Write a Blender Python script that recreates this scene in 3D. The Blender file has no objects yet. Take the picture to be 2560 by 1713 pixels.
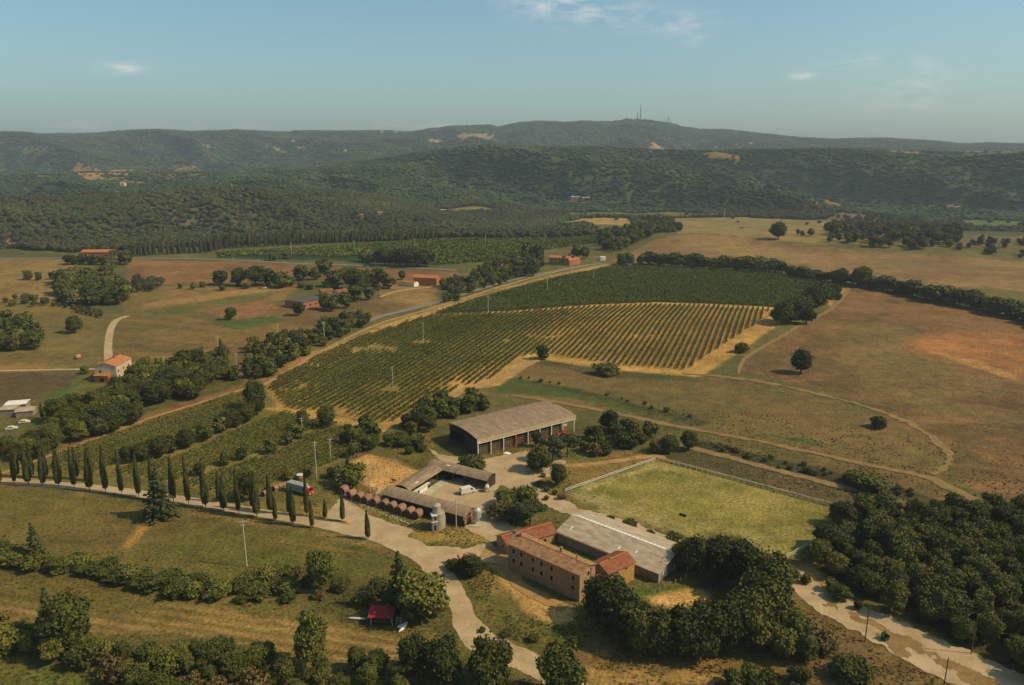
import bpy, math, random
import numpy as np
from mathutils import Vector, Matrix
sc = bpy.context.scene
col = sc.collection
# ------------------------------------------------------------------ camera
F = 1900.0; Y0 = 365.0; CH = 113.0          # focal length in photo pixels, horizon row, camera height
PITCH = math.atan((856.5 - Y0) / F)
cam_d = bpy.data.cameras.new('camera'); cam = bpy.data.objects.new('camera', cam_d); col.objects.link(cam)
cam_d.sensor_width = 36.0; cam_d.lens = F / 2560.0 * 36.0
cam_d.clip_start = 1.0; cam_d.clip_end = 40000.0
cam.location = (0, 0, CH); cam.rotation_euler = (math.pi / 2 - PITCH, 0, 0)
sc.camera = cam
# ------------------------------------------------------------------ light
SUN_AZ = math.radians(-10.0); SUN_EL = math.radians(44.0)   # azimuth measured from +X towards +Y
w = bpy.data.worlds.new('World'); sc.world = w; w.use_nodes = True
nt = w.node_tree; nt.nodes.clear()
def N(nt, t, **k):
    n = nt.nodes.new(t)
    for a, b in k.items(): setattr(n, a, b)
    return n
out = N(nt, 'ShaderNodeOutputWorld'); bg = N(nt, 'ShaderNodeBackground')
sky = N(nt, 'ShaderNodeTexSky', sky_type='NISHITA', sun_disc=False)
sky.sun_elevation = SUN_EL; sky.sun_rotation = math.pi / 2 - SUN_AZ
sky.altitude = 300; sky.air_density = 1.0; sky.dust_density = 2.2; sky.ozone_density = 1.6
bg.inputs['Strength'].default_value = 0.158
tint = N(nt, 'ShaderNodeMix', data_type='RGBA', blend_type='MULTIPLY'); tint.inputs[0].default_value = 1.0
tint.inputs[7].default_value = (0.74, 0.97, 0.93, 1)
nt.links.new(sky.outputs[0], tint.inputs[6])
# thin summer clouds, placed by direction in the sky
def skydir(px, py):
    cx = (px - 1280) / F; cy = (856.5 - py) / F
    d = Vector((cx, math.cos(PITCH) + cy * math.sin(PITCH), -math.sin(PITCH) + cy * math.cos(PITCH)))
    return d.normalized()
tc = N(nt, 'ShaderNodeTexCoord')
mp = N(nt, 'ShaderNodeMapping'); mp.inputs['Scale'].default_value = (1.0, 1.0, 3.2)
nt.links.new(tc.outputs['Generated'], mp.inputs[0])
nz = N(nt, 'ShaderNodeTexNoise'); nz.inputs['Scale'].default_value = 26.0; nz.inputs['Detail'].default_value = 8.0
nz.inputs['Roughness'].default_value = 0.62; nz.inputs['Distortion'].default_value = 0.35
nt.links.new(mp.outputs[0], nz.inputs['Vector'])
acc = None
def M(nt, op, a, b=None, c=None, clamp=False):
    n = N(nt, 'ShaderNodeMath', operation=op, use_clamp=clamp)
    for i, v in enumerate((a, b, c)):
        if v is None: continue
        if isinstance(v, (int, float)): n.inputs[i].default_value = v
        else: nt.links.new(v, n.inputs[i])
    return n.outputs[0]
CL = [(1340, 12, 90, 30, .8), (1450, 18, 80, 30, .7), (1550, 38, 85, 28, .8), (1700, 60, 70, 24, .8), (1740, 98, 26, 16, .4),
      (303, 170, 38, 11, 1.5), (2003, 190, 22, 7, 1.8), (2165, 144, 30, 10, 1.3), (2110, 160, 60, 10, .4), (2350, 160, 90, 20, .55),
      (2270, 218, 80, 22, .75), (2310, 248, 50, 14, .45), (2250, 270, 90, 16, .4), (250, 312, 130, 9, .5), (1080, 316, 140, 9, .45), (640, 318, 120, 8, .35)]
for px, py, rx, ry, a in CL:
    d = skydir(px, py)
    right = Vector((d.y, -d.x, 0)).normalized(); up = right.cross(d)
    def dot(vv):
        n = N(nt, 'ShaderNodeVectorMath', operation='DOT_PRODUCT'); nt.links.new(tc.outputs['Generated'], n.inputs[0]); n.inputs[1].default_value = vv; return n.outputs['Value']
    u = M(nt, 'DIVIDE', dot(right), rx / F); v = M(nt, 'DIVIDE', dot(up), ry / F)
    r2 = M(nt, 'ADD', M(nt, 'MULTIPLY', u, u), M(nt, 'MULTIPLY', v, v))
    g = M(nt, 'MULTIPLY', M(nt, 'EXPONENT', M(nt, 'MULTIPLY', r2, -0.9)), a)
    fr = M(nt, 'GREATER_THAN', dot(d), 0.0)
    g = M(nt, 'MULTIPLY', g, fr)
    acc = g if acc is None else M(nt, 'ADD', acc, g)
cm = M(nt, 'MULTIPLY', acc, M(nt, 'SMOOTH_MAX', M(nt, 'MULTIPLY_ADD', nz.outputs['Fac'], 3.6, -1.4), 0.0, 0.1), clamp=True)
cm = M(nt, 'MULTIPLY', cm, 0.46)
cmix = N(nt, 'ShaderNodeMix', data_type='RGBA'); nt.links.new(cm, cmix.inputs[0]); nt.links.new(tint.outputs[2], cmix.inputs[6])
cmix.inputs[7].default_value = (7.6, 7.0, 6.6, 1)
nt.links.new(cmix.outputs[2], bg.inputs[0]); nt.links.new(bg.outputs[0], out.inputs[0])
sd = bpy.data.lights.new('sun', 'SUN'); sd.energy = 5.0; sd.angle = math.radians(0.5); sd.color = (1.0, 0.83, 0.57)
sun = bpy.data.objects.new('sun', sd); col.objects.link(sun); sun.location = (0, 0, 600)
sdir = Vector((math.cos(SUN_AZ) * math.cos(SUN_EL), math.sin(SUN_AZ) * math.cos(SUN_EL), math.sin(SUN_EL)))
sun.rotation_euler = sdir.to_track_quat('Z', 'Y').to_euler()
sc.view_settings.view_transform = 'Standard'; sc.view_settings.look = 'None'
sc.view_settings.gamma = 1.0; sc.view_settings.exposure = -0.28; sc.view_settings.use_curve_mapping = False

# ------------------------------------------------------------------ numpy noise
rs = np.random.RandomState(7)
PERM = rs.permutation(1024); GR = rs.uniform(-1, 1, 1024)
def vnoise(x, y, seed=0):
    xi = np.floor(x).astype(np.int64); yi = np.floor(y).astype(np.int64)
    u = x - xi; v = y - yi
    u = u * u * u * (u * (u * 6 - 15) + 10); v = v * v * v * (v * (v * 6 - 15) + 10)
    def hsh(a, b): return GR[(PERM[(PERM[(a + seed * 37) & 1023] + b) & 1023])]
    a = hsh(xi, yi); b = hsh(xi + 1, yi); c = hsh(xi, yi + 1); d = hsh(xi + 1, yi + 1)
    return (a + (b - a) * u) * (1 - v) + (c + (d - c) * u) * v
def fbm(x, y, sc_, oct_=4, seed=0, ridged=False):
    r = 0; a = 1.0; t = 0; fx = x / sc_; fy = y / sc_
    for i in range(oct_):
        n = vnoise(fx * (1 + 0.03 * i) + 17.3 * i, fy - 9.1 * i, seed + i)
        if ridged: n = 1 - 2 * np.abs(n)
        r = r + a * n; t += a; a *= .5; fx = fx * 2.03; fy = fy * 2.03
    return r / t
def sstep(a, b, x):
    t = np.clip((x - a) / (b - a), 0, 1); return t * t * (3 - 2 * t)
# ------------------------------------------------------------------ terrain
K = 2560 / 2343.0
def rayv(px, py):
    cx = (np.asarray(px, float) - 1280) / F; cy = (856.5 - np.asarray(py, float)) / F
    return cx + 0 * cy, math.cos(PITCH) + cy * math.sin(PITCH) + 0 * cx, -math.sin(PITCH) + cy * math.cos(PITCH) + 0 * cx
def prof(R, pts):
    """crest heights by azimuth for a ridge whose top stands R metres away"""
    p = np.array(pts, float) * K
    dx, dy, dz = rayv(p[:, 0], p[:, 1])
    az = np.arctan2(dx, dy); z = CH + dz / np.hypot(dx, dy) * R
    return az, z
L0 = prof(8000, [(-900, 345), (2100, 345), (2200, 333), (2245, 329), (2275, 327), (2300, 330), (2330, 329), (2400, 322), (2600, 322), (3200, 335)])
L1 = prof(5200, [(-900, 312), (0, 303), (50, 306), (90, 311), (200, 308), (270, 300), (350, 299), (420, 303), (500, 302), (540, 299), (620, 303), (720, 300),
     (800, 300), (870, 299), (940, 302), (1030, 291), (1100, 289), (1140, 290), (1190, 280), (1230, 276), (1290, 280), (1330, 276), (1400, 280), (1430, 275),
     (1480, 277), (1540, 286), (1600, 296), (1650, 297), (1720, 304), (1800, 312), (1900, 320), (1960, 318), (2030, 318), (2100, 322), (2150, 325), (2200, 331),
     (2260, 329), (2300, 331), (2343, 331), (3200, 330)])
L2 = prof(2500, [(-900, 410), (0, 405), (200, 400), (400, 398), (560, 392), (680, 385), (760, 377), (850, 372), (950, 352), (1050, 340), (1120, 334), (1200, 337),
     (1300, 339), (1400, 339), (1480, 344), (1600, 346), (1700, 343), (1800, 344), (1900, 342), (2000, 345), (2100, 349), (2200, 352), (2343, 347), (3200, 350)])
L3 = prof(1500, [(-900, 462), (0, 460), (200, 454), (350, 444), (500, 432), (600, 434), (700, 452), (800, 468), (900, 482), (1000, 497), (1200, 520), (1500, 535), (3200, 535)])
def hfun(x, y):
    x = np.asarray(x, float); y = np.asarray(y, float)
    R = np.hypot(x, y) + 1e-6; az = np.arctan2(x, y)
    h = 0.9 * fbm(x, y, 170, 3, 3) * sstep(300, 420, R)
    h = h + 5.0 * np.exp(-((x - 380) / 260) ** 2 - ((y - 640) / 120) ** 2)          # low swell under the brown fields
    h = h + 4.0 * np.exp(-((x - 130) / 120) ** 2 - ((y - 470) / 60) ** 2)           # crown of the vineyard
    side = sstep(-0.05, 0.12, az)
    h = h - side * 45 * sstep(1150, 1480, R) - (1 - side) * 45 * sstep(1010, 1230, R)                                        # valley behind the fields on the right
    h = h + 7 * fbm(x, y, 420, 3, 11) * sstep(650, 1300, R)
    h = h + side * 13 * fbm(x, y, 300, 2, 17) * sstep(820, 1000, R)
    def ridge(P, R0, Rf, back, relief, wl, seed, warp, bw=1300):
        cz = np.interp(az, P[0], P[1])
        n1 = fbm(x + .5 * y, y * .5, 380, 3, seed + 5) * warp
        t = (R + n1 - Rf) / (R0 - Rf)
        up = (.35 * sstep(0, 1, np.clip(t, 0, 1)) + .65 * np.clip(t, 0, 1) ** .8)
        dn = 1 - back * sstep(1.0, 1.0 + bw / (R0 - Rf), t)
        g = .8 * fbm(x + 0.85 * y, y * 0.22, wl, 2, seed, ridged=True) + .2 * fbm(x, y, wl * .4, 2, seed + 3, ridged=True)
        slope = np.clip(t * 3.2, 0, 1) * np.clip((1 - t) * 2.6, 0, 1)
        return -45 + (cz + 45) * up * dn + relief * np.minimum(g - 0.42, 0.12) * slope * np.clip(up * 1.8, 0, 1)
    a = ridge(L3, 1500, 1150, .95, 40, 300, 21, 70, 420)
    b = ridge(L2, 2500, 1450, .75, 135, 330, 31, 420)
    c = ridge(L1, 5200, 3100, .8, 190, 600, 41, 400)
    d = ridge(L0, 8000, 6600, 0, 60, 1500, 51, 0)
    def smax(p, q, k=9.0):
        m = np.maximum(p, q); return m + k * np.log1p(np.exp(-np.abs(p - q) / k)) - k * 0.0 * m
    far = smax(smax(smax(a, b), smax(c, d)), -47 + 0 * a)
    bl = sstep(1150, 1350, R)
    hf = smax(h, far)
    return h * (1 - bl) + hf * bl
_T = np.concatenate([np.linspace(90, 1200, 500), np.linspace(1205, 9000, 1500)])
def W(px, py):
    """where the ray of a photo pixel meets the terrain (full-size photo pixels)"""
    dx, dy, dz = [float(v) for v in rayv(px, py)]
    hl = math.hypot(dx, dy); dx /= hl; dy /= hl; dz /= hl
    hh = hfun(dx * _T, dy * _T); below = (CH + dz * _T) < hh
    i = int(np.argmax(below)) if below.any() else len(_T) - 1
    lo, hi = _T[max(i - 1, 0)], _T[i]
    for _ in range(14):
        m = (lo + hi) / 2
        if CH + dz * m < float(hfun(dx * m, dy * m)): hi = m
        else: lo = m
    t = (lo + hi) / 2
    return Vector((dx * t, dy * t, float(hfun(dx * t, dy * t))))
def D(x, y): return W(x * K, y * K)             # same for the 2343-pixel-wide view of the photo
def top_h(p, pytop):
    """height above the ground point p that reaches photo row pytop (2343 view)"""
    c, s = math.cos(PITCH), math.sin(PITCH); cy = (856.5 - pytop * K) / F
    # camera coords: depth = y c - (z-CH) s ; up = y s + (z-CH) c ; up/depth = cy
    z = CH + p.y * (cy * c - s) / (c + cy * s)
    return z - p.z
def gz(x, y): return float(hfun(x, y))
# ------------------------------------------------------------------ materials
def lin(c): return tuple((v / 255 / 12.92) if v / 255 < .04045 else ((v / 255 + .055) / 1.055) ** 2.4 for v in c)
MATS = {}
def mat(name, c1, c2=None, scale=1.0, rough=.85, bump=0.0, bscale=None, fine=.25, fscale=None, metal=0.0, stretch=(1, 1, 1), rnd=0.0, detail=5):
    if name in MATS: return MATS[name]
    m = bpy.data.materials.new(name); m.use_nodes = True; n = m.node_tree; b = n.nodes['Principled BSDF']
    b.inputs['Roughness'].default_value = rough; b.inputs['Metallic'].default_value = metal
    b.inputs['Specular IOR Level'].default_value = .25
    c2 = c2 or c1
    tcn = N(n, 'ShaderNodeTexCoord'); mpn = N(n, 'ShaderNodeMapping'); mpn.inputs['Scale'].default_value = stretch
    n.links.new(tcn.outputs['Object'], mpn.inputs[0])
    a = N(n, 'ShaderNodeTexNoise'); a.inputs['Scale'].default_value = scale; a.inputs['Detail'].default_value = detail; a.inputs['Roughness'].default_value = .6
    n.links.new(mpn.outputs[0], a.inputs['Vector'])
    cr = N(n, 'ShaderNodeMapRange'); cr.inputs[1].default_value = .35; cr.inputs[2].default_value = .65
    n.links.new(a.outputs['Fac'], cr.inputs[0])
    mx = N(n, 'ShaderNodeMix', data_type='RGBA'); n.links.new(cr.outputs[0], mx.inputs[0])
    mx.inputs[6].default_value = lin(c1) + (1,); mx.inputs[7].default_value = lin(c2) + (1,)
    f2 = N(n, 'ShaderNodeTexNoise'); f2.inputs['Scale'].default_value = fscale or scale * 7; f2.inputs['Detail'].default_value = 3
    n.links.new(mpn.outputs[0], f2.inputs['Vector'])
    v = M(n, 'MULTIPLY_ADD', f2.outputs['Fac'], fine * 2, 1 - fine)
    if rnd:
        oi = N(n, 'ShaderNodeObjectInfo'); v = M(n, 'MULTIPLY', v, M(n, 'MULTIPLY_ADD', oi.outputs['Random'], rnd * 2, 1 - rnd))
    sc2 = N(n, 'ShaderNodeVectorMath', operation='SCALE'); n.links.new(mx.outputs[2], sc2.inputs[0]); n.links.new(v, sc2.inputs['Scale'])
    n.links.new(sc2.outputs[0], b.inputs['Base Color'])
    if bump:
        bn = N(n, 'ShaderNodeTexNoise'); bn.inputs['Scale'].default_value = bscale or scale * 5; bn.inputs['Detail'].default_value = 4
        n.links.new(mpn.outputs[0], bn.inputs['Vector'])
        bb = N(n, 'ShaderNodeBump'); bb.inputs['Distance'].default_value = bump; n.links.new(bn.outputs['Fac'], bb.inputs['Height']); n.links.new(bb.outputs[0], b.inputs['Normal'])
    MATS[name] = m
    return m
def foliage(name, dark, mid, lite, hue=.5, world=0):
    m = bpy.data.materials.new(name); m.use_nodes = True; n = m.node_tree; b = n.nodes['Principled BSDF']
    b.inputs['Roughness'].default_value = .75; b.inputs['Specular IOR Level'].default_value = .15
    oi = N(n, 'ShaderNodeObjectInfo'); tcn = N(n, 'ShaderNodeTexCoord')
    a = N(n, 'ShaderNodeTexNoise'); a.inputs['Scale'].default_value = .9; a.inputs['Detail'].default_value = 4; n.links.new(tcn.outputs['Object'], a.inputs['Vector'])
    f = M(n, 'ADD', M(n, 'MULTIPLY_ADD', a.outputs['Fac'], 1.5, -.5), M(n, 'MULTIPLY_ADD', oi.outputs['Random'], hue, -hue / 2), clamp=True)
    if world:
        ge = N(n, 'ShaderNodeNewGeometry'); wn = N(n, 'ShaderNodeTexNoise'); wn.inputs['Scale'].default_value = .0055; wn.inputs['Detail'].default_value = 5; n.links.new(ge.outputs['Position'], wn.inputs['Vector'])
        f = M(n, 'ADD', f, M(n, 'MULTIPLY_ADD', wn.outputs['Fac'], world * 2, -world), clamp=True)
    r = N(n, 'ShaderNodeValToRGB'); e = r.color_ramp.elements
    e[0].color = dark + (1,); e[1].color = lite + (1,); x = e.new(.5); x.color = mid + (1,)
    n.links.new(f, r.inputs[0]); n.links.new(r.outputs[0], b.inputs['Base Color'])
    MATS[name] = m
    return m
fol_oak = foliage('leaf_evergreen_oak', (0.0456, 0.0511, 0.0099), (0.0819, 0.0825, 0.0154), (0.1321, 0.1218, 0.0218), .9)
fol_green = foliage('leaf_green', (0.0703, 0.0760, 0.0126), (0.1075, 0.1091, 0.0178), (0.1757, 0.1553, 0.0251), 1.1)
fol_olive = foliage('leaf_olive', (0.0736, 0.0680, 0.0281), (0.1043, 0.0950, 0.0429), (0.1411, 0.1200, 0.0585), .5)
fol_dry = foliage('leaf_dry_shrub', (0.0877, 0.0633, 0.0193), (0.1434, 0.0963, 0.0279), (0.2109, 0.1306, 0.0408), .6)
fol_con = foliage('needle_conifer', (0.0545, 0.0621, 0.0185), (0.0798, 0.0869, 0.0247), (0.1174, 0.1180, 0.0330), .4)
fol_cyp = foliage('needle_cypress', (0.0474, 0.0505, 0.0116), (0.0729, 0.0713, 0.0150), (0.1020, 0.0891, 0.0197), .4)
fol_vine = foliage('leaf_vine', (0.0698, 0.0835, 0.0128), (0.1055, 0.1165, 0.0178), (0.1630, 0.1567, 0.0237), .5)
fol_vined = foliage('leaf_vine_dark', (0.0841, 0.0985, 0.0119), (0.1229, 0.1359, 0.0156), (0.1937, 0.1875, 0.0203), .5)
fol_for = foliage('leaf_forest', (0.0421, 0.0638, 0.0208), (0.0690, 0.0939, 0.0282), (0.1152, 0.1390, 0.0387), .5, 1.3)
fol_forl = foliage('leaf_wood_dark', (0.0506, 0.0519, 0.0158), (0.0760, 0.0762, 0.0219), (0.1195, 0.1037, 0.0304), .5, 1.3)
bark = mat('bark', (82, 66, 50), (58, 46, 36), 3, .95, .03)
# ------------------------------------------------------------------ mesh builder
class MB:
    def __init__(s): s.v = []; s.f = []; s.m = []
    def quad(s, a, b, c, d, m=0):
        i = len(s.v); s.v += [tuple(a), tuple(b), tuple(c), tuple(d)]; s.f.append((i, i + 1, i + 2, i + 3)); s.m.append(m)
    def poly(s, pts, m=0):
        i = len(s.v); s.v += [tuple(p) for p in pts]; s.f.append(tuple(range(i, i + len(pts)))); s.m.append(m)
    def box(s, x0, x1, y0, y1, z0, z1, m=0):
        i = len(s.v)
        s.v += [(x0, y0, z0), (x1, y0, z0), (x1, y1, z0), (x0, y1, z0), (x0, y0, z1), (x1, y0, z1), (x1, y1, z1), (x0, y1, z1)]
        for q in ((0, 3, 2, 1), (4, 5, 6, 7), (0, 1, 5, 4), (1, 2, 6, 5), (2, 3, 7, 6), (3, 0, 4, 7)):
            s.f.append(tuple(i + k for k in q)); s.m.append(m)
    def bar(s, a, b, w_, h_, m=0):
        """box section bar between two points, w_ wide, h_ tall"""
        a = Vector(a); b = Vector(b); d = (b - a).normalized()
        sd_ = d.cross(Vector((0, 0, 1)))
        if sd_.length < .01: sd_ = Vector((1, 0, 0))
        sd_.normalize(); up = sd_.cross(d).normalized()
        i = len(s.v)
        for p in (a, b):
            for q, r in ((-1, -1), (1, -1), (1, 1), (-1, 1)): s.v.append(tuple(p + sd_ * q * w_ / 2 + up * r * h_ / 2))
        for q in ((0, 1, 2, 3), (7, 6, 5, 4), (0, 4, 5, 1), (1, 5, 6, 2), (2, 6, 7, 3), (3, 7, 4, 0)):
            s.f.append(tuple(i + k for k in q)); s.m.append(m)
    def tube(s, a, b, r0, r1, n=8, m=0, cap=True):
        a = Vector(a); b = Vector(b); d = (b - a).normalized()
        e = d.orthogonal().normalized(); g = d.cross(e)
        i = len(s.v)
        for p, r in ((a, r0), (b, r1)):
            for k in range(n):
                t = 2 * math.pi * k / n; s.v.append(tuple(p + (e * math.cos(t) + g * math.sin(t)) * r))
        for k in range(n):
            s.f.append((i + k, i + (k + 1) % n, i + n + (k + 1) % n, i + n + k)); s.m.append(m)
        if cap:
            s.f.append(tuple(i + n - 1 - k for k in range(n))); s.m.append(m)
            s.f.append(tuple(i + n + k for k in range(n))); s.m.append(m)
    def lathe(s, prof_, n=20, origin=(0, 0, 0), axis='z', m=0):
        i = len(s.v); o = Vector(origin)
        for r, z in prof_:
            for k in range(n):
                t = 2 * math.pi * k / n
                p = Vector((r * math.cos(t), r * math.sin(t), z)) if axis == 'z' else Vector((z, r * math.cos(t), r * math.sin(t)))
                s.v.append(tuple(o + p))
        for j in range(len(prof_) - 1):
            for k in range(n):
                s.f.append((i + j * n + k, i + j * n + (k + 1) % n, i + (j + 1) * n + (k + 1) % n, i + (j + 1) * n + k)); s.m.append(m)
        s.f.append(tuple(i + n - 1 - k for k in range(n))); s.m.append(m)
        s.f.append(tuple(i + (len(prof_) - 1) * n + k for k in range(n))); s.m.append(m)
    def build(s, name, mats, parent=None, smooth=False):
        me = bpy.data.meshes.new(name); me.from_pydata(s.v, [], s.f)
        for m in (mats if isinstance(mats, (list, tuple)) else [mats]): me.materials.append(m)
        if any(s.m): me.polygons.foreach_set('material_index', s.m)
        if smooth: me.polygons.foreach_set('use_smooth', [True] * len(s.f))
        me.validate(); me.update()
        o = bpy.data.objects.new(name, me); col.objects.link(o)
        if parent is not None: o.parent = parent
        return o
def tag(o, label=None, cat=None, group=None, kind=None):
    if label: o['label'] = label
    if cat: o['category'] = cat
    if group: o['group'] = group
    if kind: o['kind'] = kind
    return o
def empty(name, loc, rz=0, label=None, cat=None, group=None):
    o = bpy.data.objects.new(name, None); col.objects.link(o); o.location = loc; o.rotation_euler = (0, 0, rz); o.empty_display_size = .5
    return tag(o, label, cat, group)
KIDS = {}
def copy_tree(o, loc=None, rz=None, s=None, label=None, group=None):
    kids = KIDS.get(o.name)
    if kids is None: kids = KIDS[o.name] = [(c, list(c.children)) for c in o.children]
    r = o.copy(); col.objects.link(r)
    if loc is not None: r.location = loc
    if rz is not None: r.rotation_euler = (0, 0, rz)
    if s is not None: r.scale = s
    if label: r['label'] = label
    if group: r['group'] = group
    for c, gs in kids:
        k = c.copy(); col.objects.link(k); k.parent = r
        for g in gs:
            q = g.copy(); col.objects.link(q); q.parent = k
    return r
def npmesh(name, V, Fq, mats, parent=None, smooth=False, link=True):
    """mesh from numpy verts (n,3) and faces (m,3|4)"""
    me = bpy.data.meshes.new(name); k = Fq.shape[1]
    me.vertices.add(len(V)); me.vertices.foreach_set('co', np.asarray(V, np.float32).ravel())
    me.loops.add(Fq.size); me.loops.foreach_set('vertex_index', Fq.astype(np.int32).ravel())
    me.polygons.add(len(Fq)); me.polygons.foreach_set('loop_start', np.arange(0, Fq.size, k, dtype=np.int32))
    if smooth: me.polygons.foreach_set('use_smooth', np.ones(len(Fq), bool))
    me.update(calc_edges=True)
    for m in (mats if isinstance(mats, (list, tuple)) else [mats]): me.materials.append(m)
    o = bpy.data.objects.new(name, me)
    if link: col.objects.link(o)
    if parent is not None: o.parent = parent
    return o
# ================================================================== the ground sheet
def spacing():
    far = list(np.arange(1200, 7400, 13.0)) + list(np.linspace(7450, 8600, 24))
    near = list(1 / np.linspace(1 / 118.0, 1 / 1200.0, 640))[:-1]
    return np.array([6, 20, 40, 60, 75, 90, 104] + near + far)
RR = spacing()
AZ = np.radians(np.concatenate([np.linspace(-180, -60, 22)[:-1], np.linspace(-60, -40, 30)[:-1], np.linspace(-40, 40, 1090), np.linspace(40, 60, 30)[1:], np.linspace(60, 180, 22)[1:-1]]))
gr, ga = np.meshgrid(RR, AZ, indexing='ij')
GX = (gr * np.sin(ga)).ravel(); GY = (gr * np.cos(ga)).ravel()
GZ = hfun(GX, GY); GR_ = gr.ravel()
nr, na = len(RR), len(AZ)
COL = np.zeros((nr * na, 4), np.float32)
C_ = lambda r, g, b: np.array(lin((r, g, b)))
n_big = fbm(GX, GY, 60, 4, 101); n_mid = fbm(GX, GY, 14, 4, 111); n_huge = fbm(GX, GY, 240, 3, 121)
mixv = lambda a, b, t: a[None, :] * (1 - t[:, None]) + b[None, :] * t[:, None]
t = np.clip(.5 + 1.1 * n_big + .5 * n_mid, 0, 1)
COL[:, :3] = mixv(C_(104, 92, 46), C_(84, 82, 38), t); COL[:, 3] = .6
fm = sstep(1060, 1200, GR_)
tf = np.clip(.5 + 1.5 * n_huge, 0, 1)
COL[:, :3] = COL[:, :3] * (1 - fm[:, None]) + mixv(C_(56, 68, 36), C_(70, 78, 42), tf) * fm[:, None]
NOTREE = np.zeros(nr * na, np.float32)     # clearings in the far forest
def world_poly(pts, disp=True):
    return np.array([(D if disp else W)(*p)[:2] for p in pts])
def sdist(px, py, P):
    """signed distance to polygon (positive inside)"""
    d = np.full(px.shape, 1e9); ins = np.zeros(px.shape, bool); n = len(P)
    for i in range(n):
        ax, ay = P[i]; bx, by = P[(i + 1) % n]; ex, ey = bx - ax, by - ay
        L = ex * ex + ey * ey + 1e-9
        tt = np.clip(((px - ax) * ex + (py - ay) * ey) / L, 0, 1)
        d = np.minimum(d, (px - ax - tt * ex) ** 2 + (py - ay - tt * ey) ** 2)
        cond = ((ay > py) != (by > py)) & (px < ex * (py - ay) / (ey if abs(ey) > 1e-9 else 1e-9) + ax)
        ins ^= cond
    d = np.sqrt(d); return np.where(ins, d, -d)
def pdist(px, py, P):
    d = np.full(px.shape, 1e9)
    for i in range(len(P) - 1):
        ax, ay = P[i][:2]; bx, by = P[i + 1][:2]; ex, ey = bx - ax, by - ay; L = ex * ex + ey * ey + 1e-9
        tt = np.clip(((px - ax) * ex + (py - ay) * ey) / L, 0, 1)
        d = np.minimum(d, (px - ax - tt * ex) ** 2 + (py - ay - tt * ey) ** 2)
    return np.sqrt(d)
def paint(pts, c1, c2=None, feather=1.6, rag=2.0, tuft=.5, op=1.0, stripe=None, clear=False, line=None, contrast=1.0, seed=0):
    P = world_poly(pts)
    pad = (line or 0) + feather + rag + 4
    b = (GX > P[:, 0].min() - pad) & (GX < P[:, 0].max() + pad) & (GY > P[:, 1].min() - pad) & (GY < P[:, 1].max() + pad)
    idx = np.nonzero(b)[0]
    if len(idx) == 0: return
    x, y = GX[idx], GY[idx]
    rg = rag * (fbm(x, y, 7 + rag * 3, 3, 201 + seed) + .5 * fbm(x, y, 2.2, 2, 301))
    sd_ = (line - pdist(x, y, P) if line else sdist(x, y, P)) + rg
    a = sstep(-feather, feather, sd_) * op
    c2 = c2 or c1
    tt = .5 + contrast * (1.0 * n_big[idx] + .9 * n_mid[idx])
    if stripe:
        ang, per, am = stripe; q = x * math.cos(ang) + y * math.sin(ang) + 1.5 * n_big[idx]
        tt = tt + am * np.sin(2 * math.pi * q / per) + am * .6 * vnoise(q / per * 2.1, np.zeros_like(q) + 3.3, 5)
    tt = np.clip(tt, 0, 1)
    cc = mixv(C_(*c1), C_(*c2), tt)
    COL[idx, :3] = COL[idx, :3] * (1 - a[:, None]) + cc * a[:, None]
    COL[idx, 3] = COL[idx, 3] * (1 - a) + tuft * a
    if clear: NOTREE[idx] = np.maximum(NOTREE[idx], a)
# ---- left side fields
paint([(-60, 590), (150, 594), (200, 640), (120, 690), (-60, 700)], (140, 112, 58), (122, 96, 50), stripe=(1.35, 9, .35), tuft=.25)
paint([(290, 592), (620, 602), (1050, 622), (1050, 650), (760, 640), (520, 645), (290, 655)], (132, 96, 54), (112, 78, 44), stripe=(1.5, 14, .2), tuft=.3)
paint([(-60, 700), (130, 690), (240, 725), (245, 830), (100, 850), (-60, 850)], (104, 90, 46), (122, 98, 50), tuft=.6)
paint([(-60, 840), (60, 830), (120, 838), (60, 850), (-60, 852)], (150, 114, 58), (130, 100, 52), op=.7)
paint([(285, 655), (620, 655), (700, 650), (640, 690), (320, 720), (280, 712)], (110, 92, 46), (132, 100, 54), tuft=.8)
paint([(560, 660), (650, 655), (600, 670), (330, 705), (330, 695)], (150, 116, 62), op=.8)
paint([(330, 712), (600, 668), (650, 668), (560, 700), (360, 725)], (74, 80, 34), (92, 88, 42), op=.6, tuft=.9)
paint([(430, 712), (620, 685), (650, 720), (560, 735)], (140, 96, 58), (112, 84, 46), rag=4, tuft=.9, op=.9)
paint([(258, 735), (300, 722), (430, 722), (560, 760), (640, 770), (540, 810), (370, 852), (255, 832)], (100, 86, 42), (122, 96, 50), stripe=(1.2, 16, .3), tuft=.5)
paint([(500, 740), (560, 728), (660, 720), (700, 735), (640, 760), (560, 762)], (66, 84, 32), (84, 92, 38), tuft=.9, op=.9)
paint([(-60, 856), (190, 850), (140, 905), (-60, 935)], (104, 84, 48), (88, 72, 42), stripe=(1.5, 12, .2), tuft=.4)
paint([(110, 905), (220, 872), (330, 900), (230, 960), (90, 950)], (88, 88, 38), (112, 96, 46), tuft=.9)
paint([(250, 905), (330, 880), (280, 920), (180, 945), (150, 930)], (148, 106, 58), (120, 92, 48), op=.8)
paint([(120, 893), (170, 885), (150, 905), (95, 912)], (66, 90, 34), op=.8)
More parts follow.
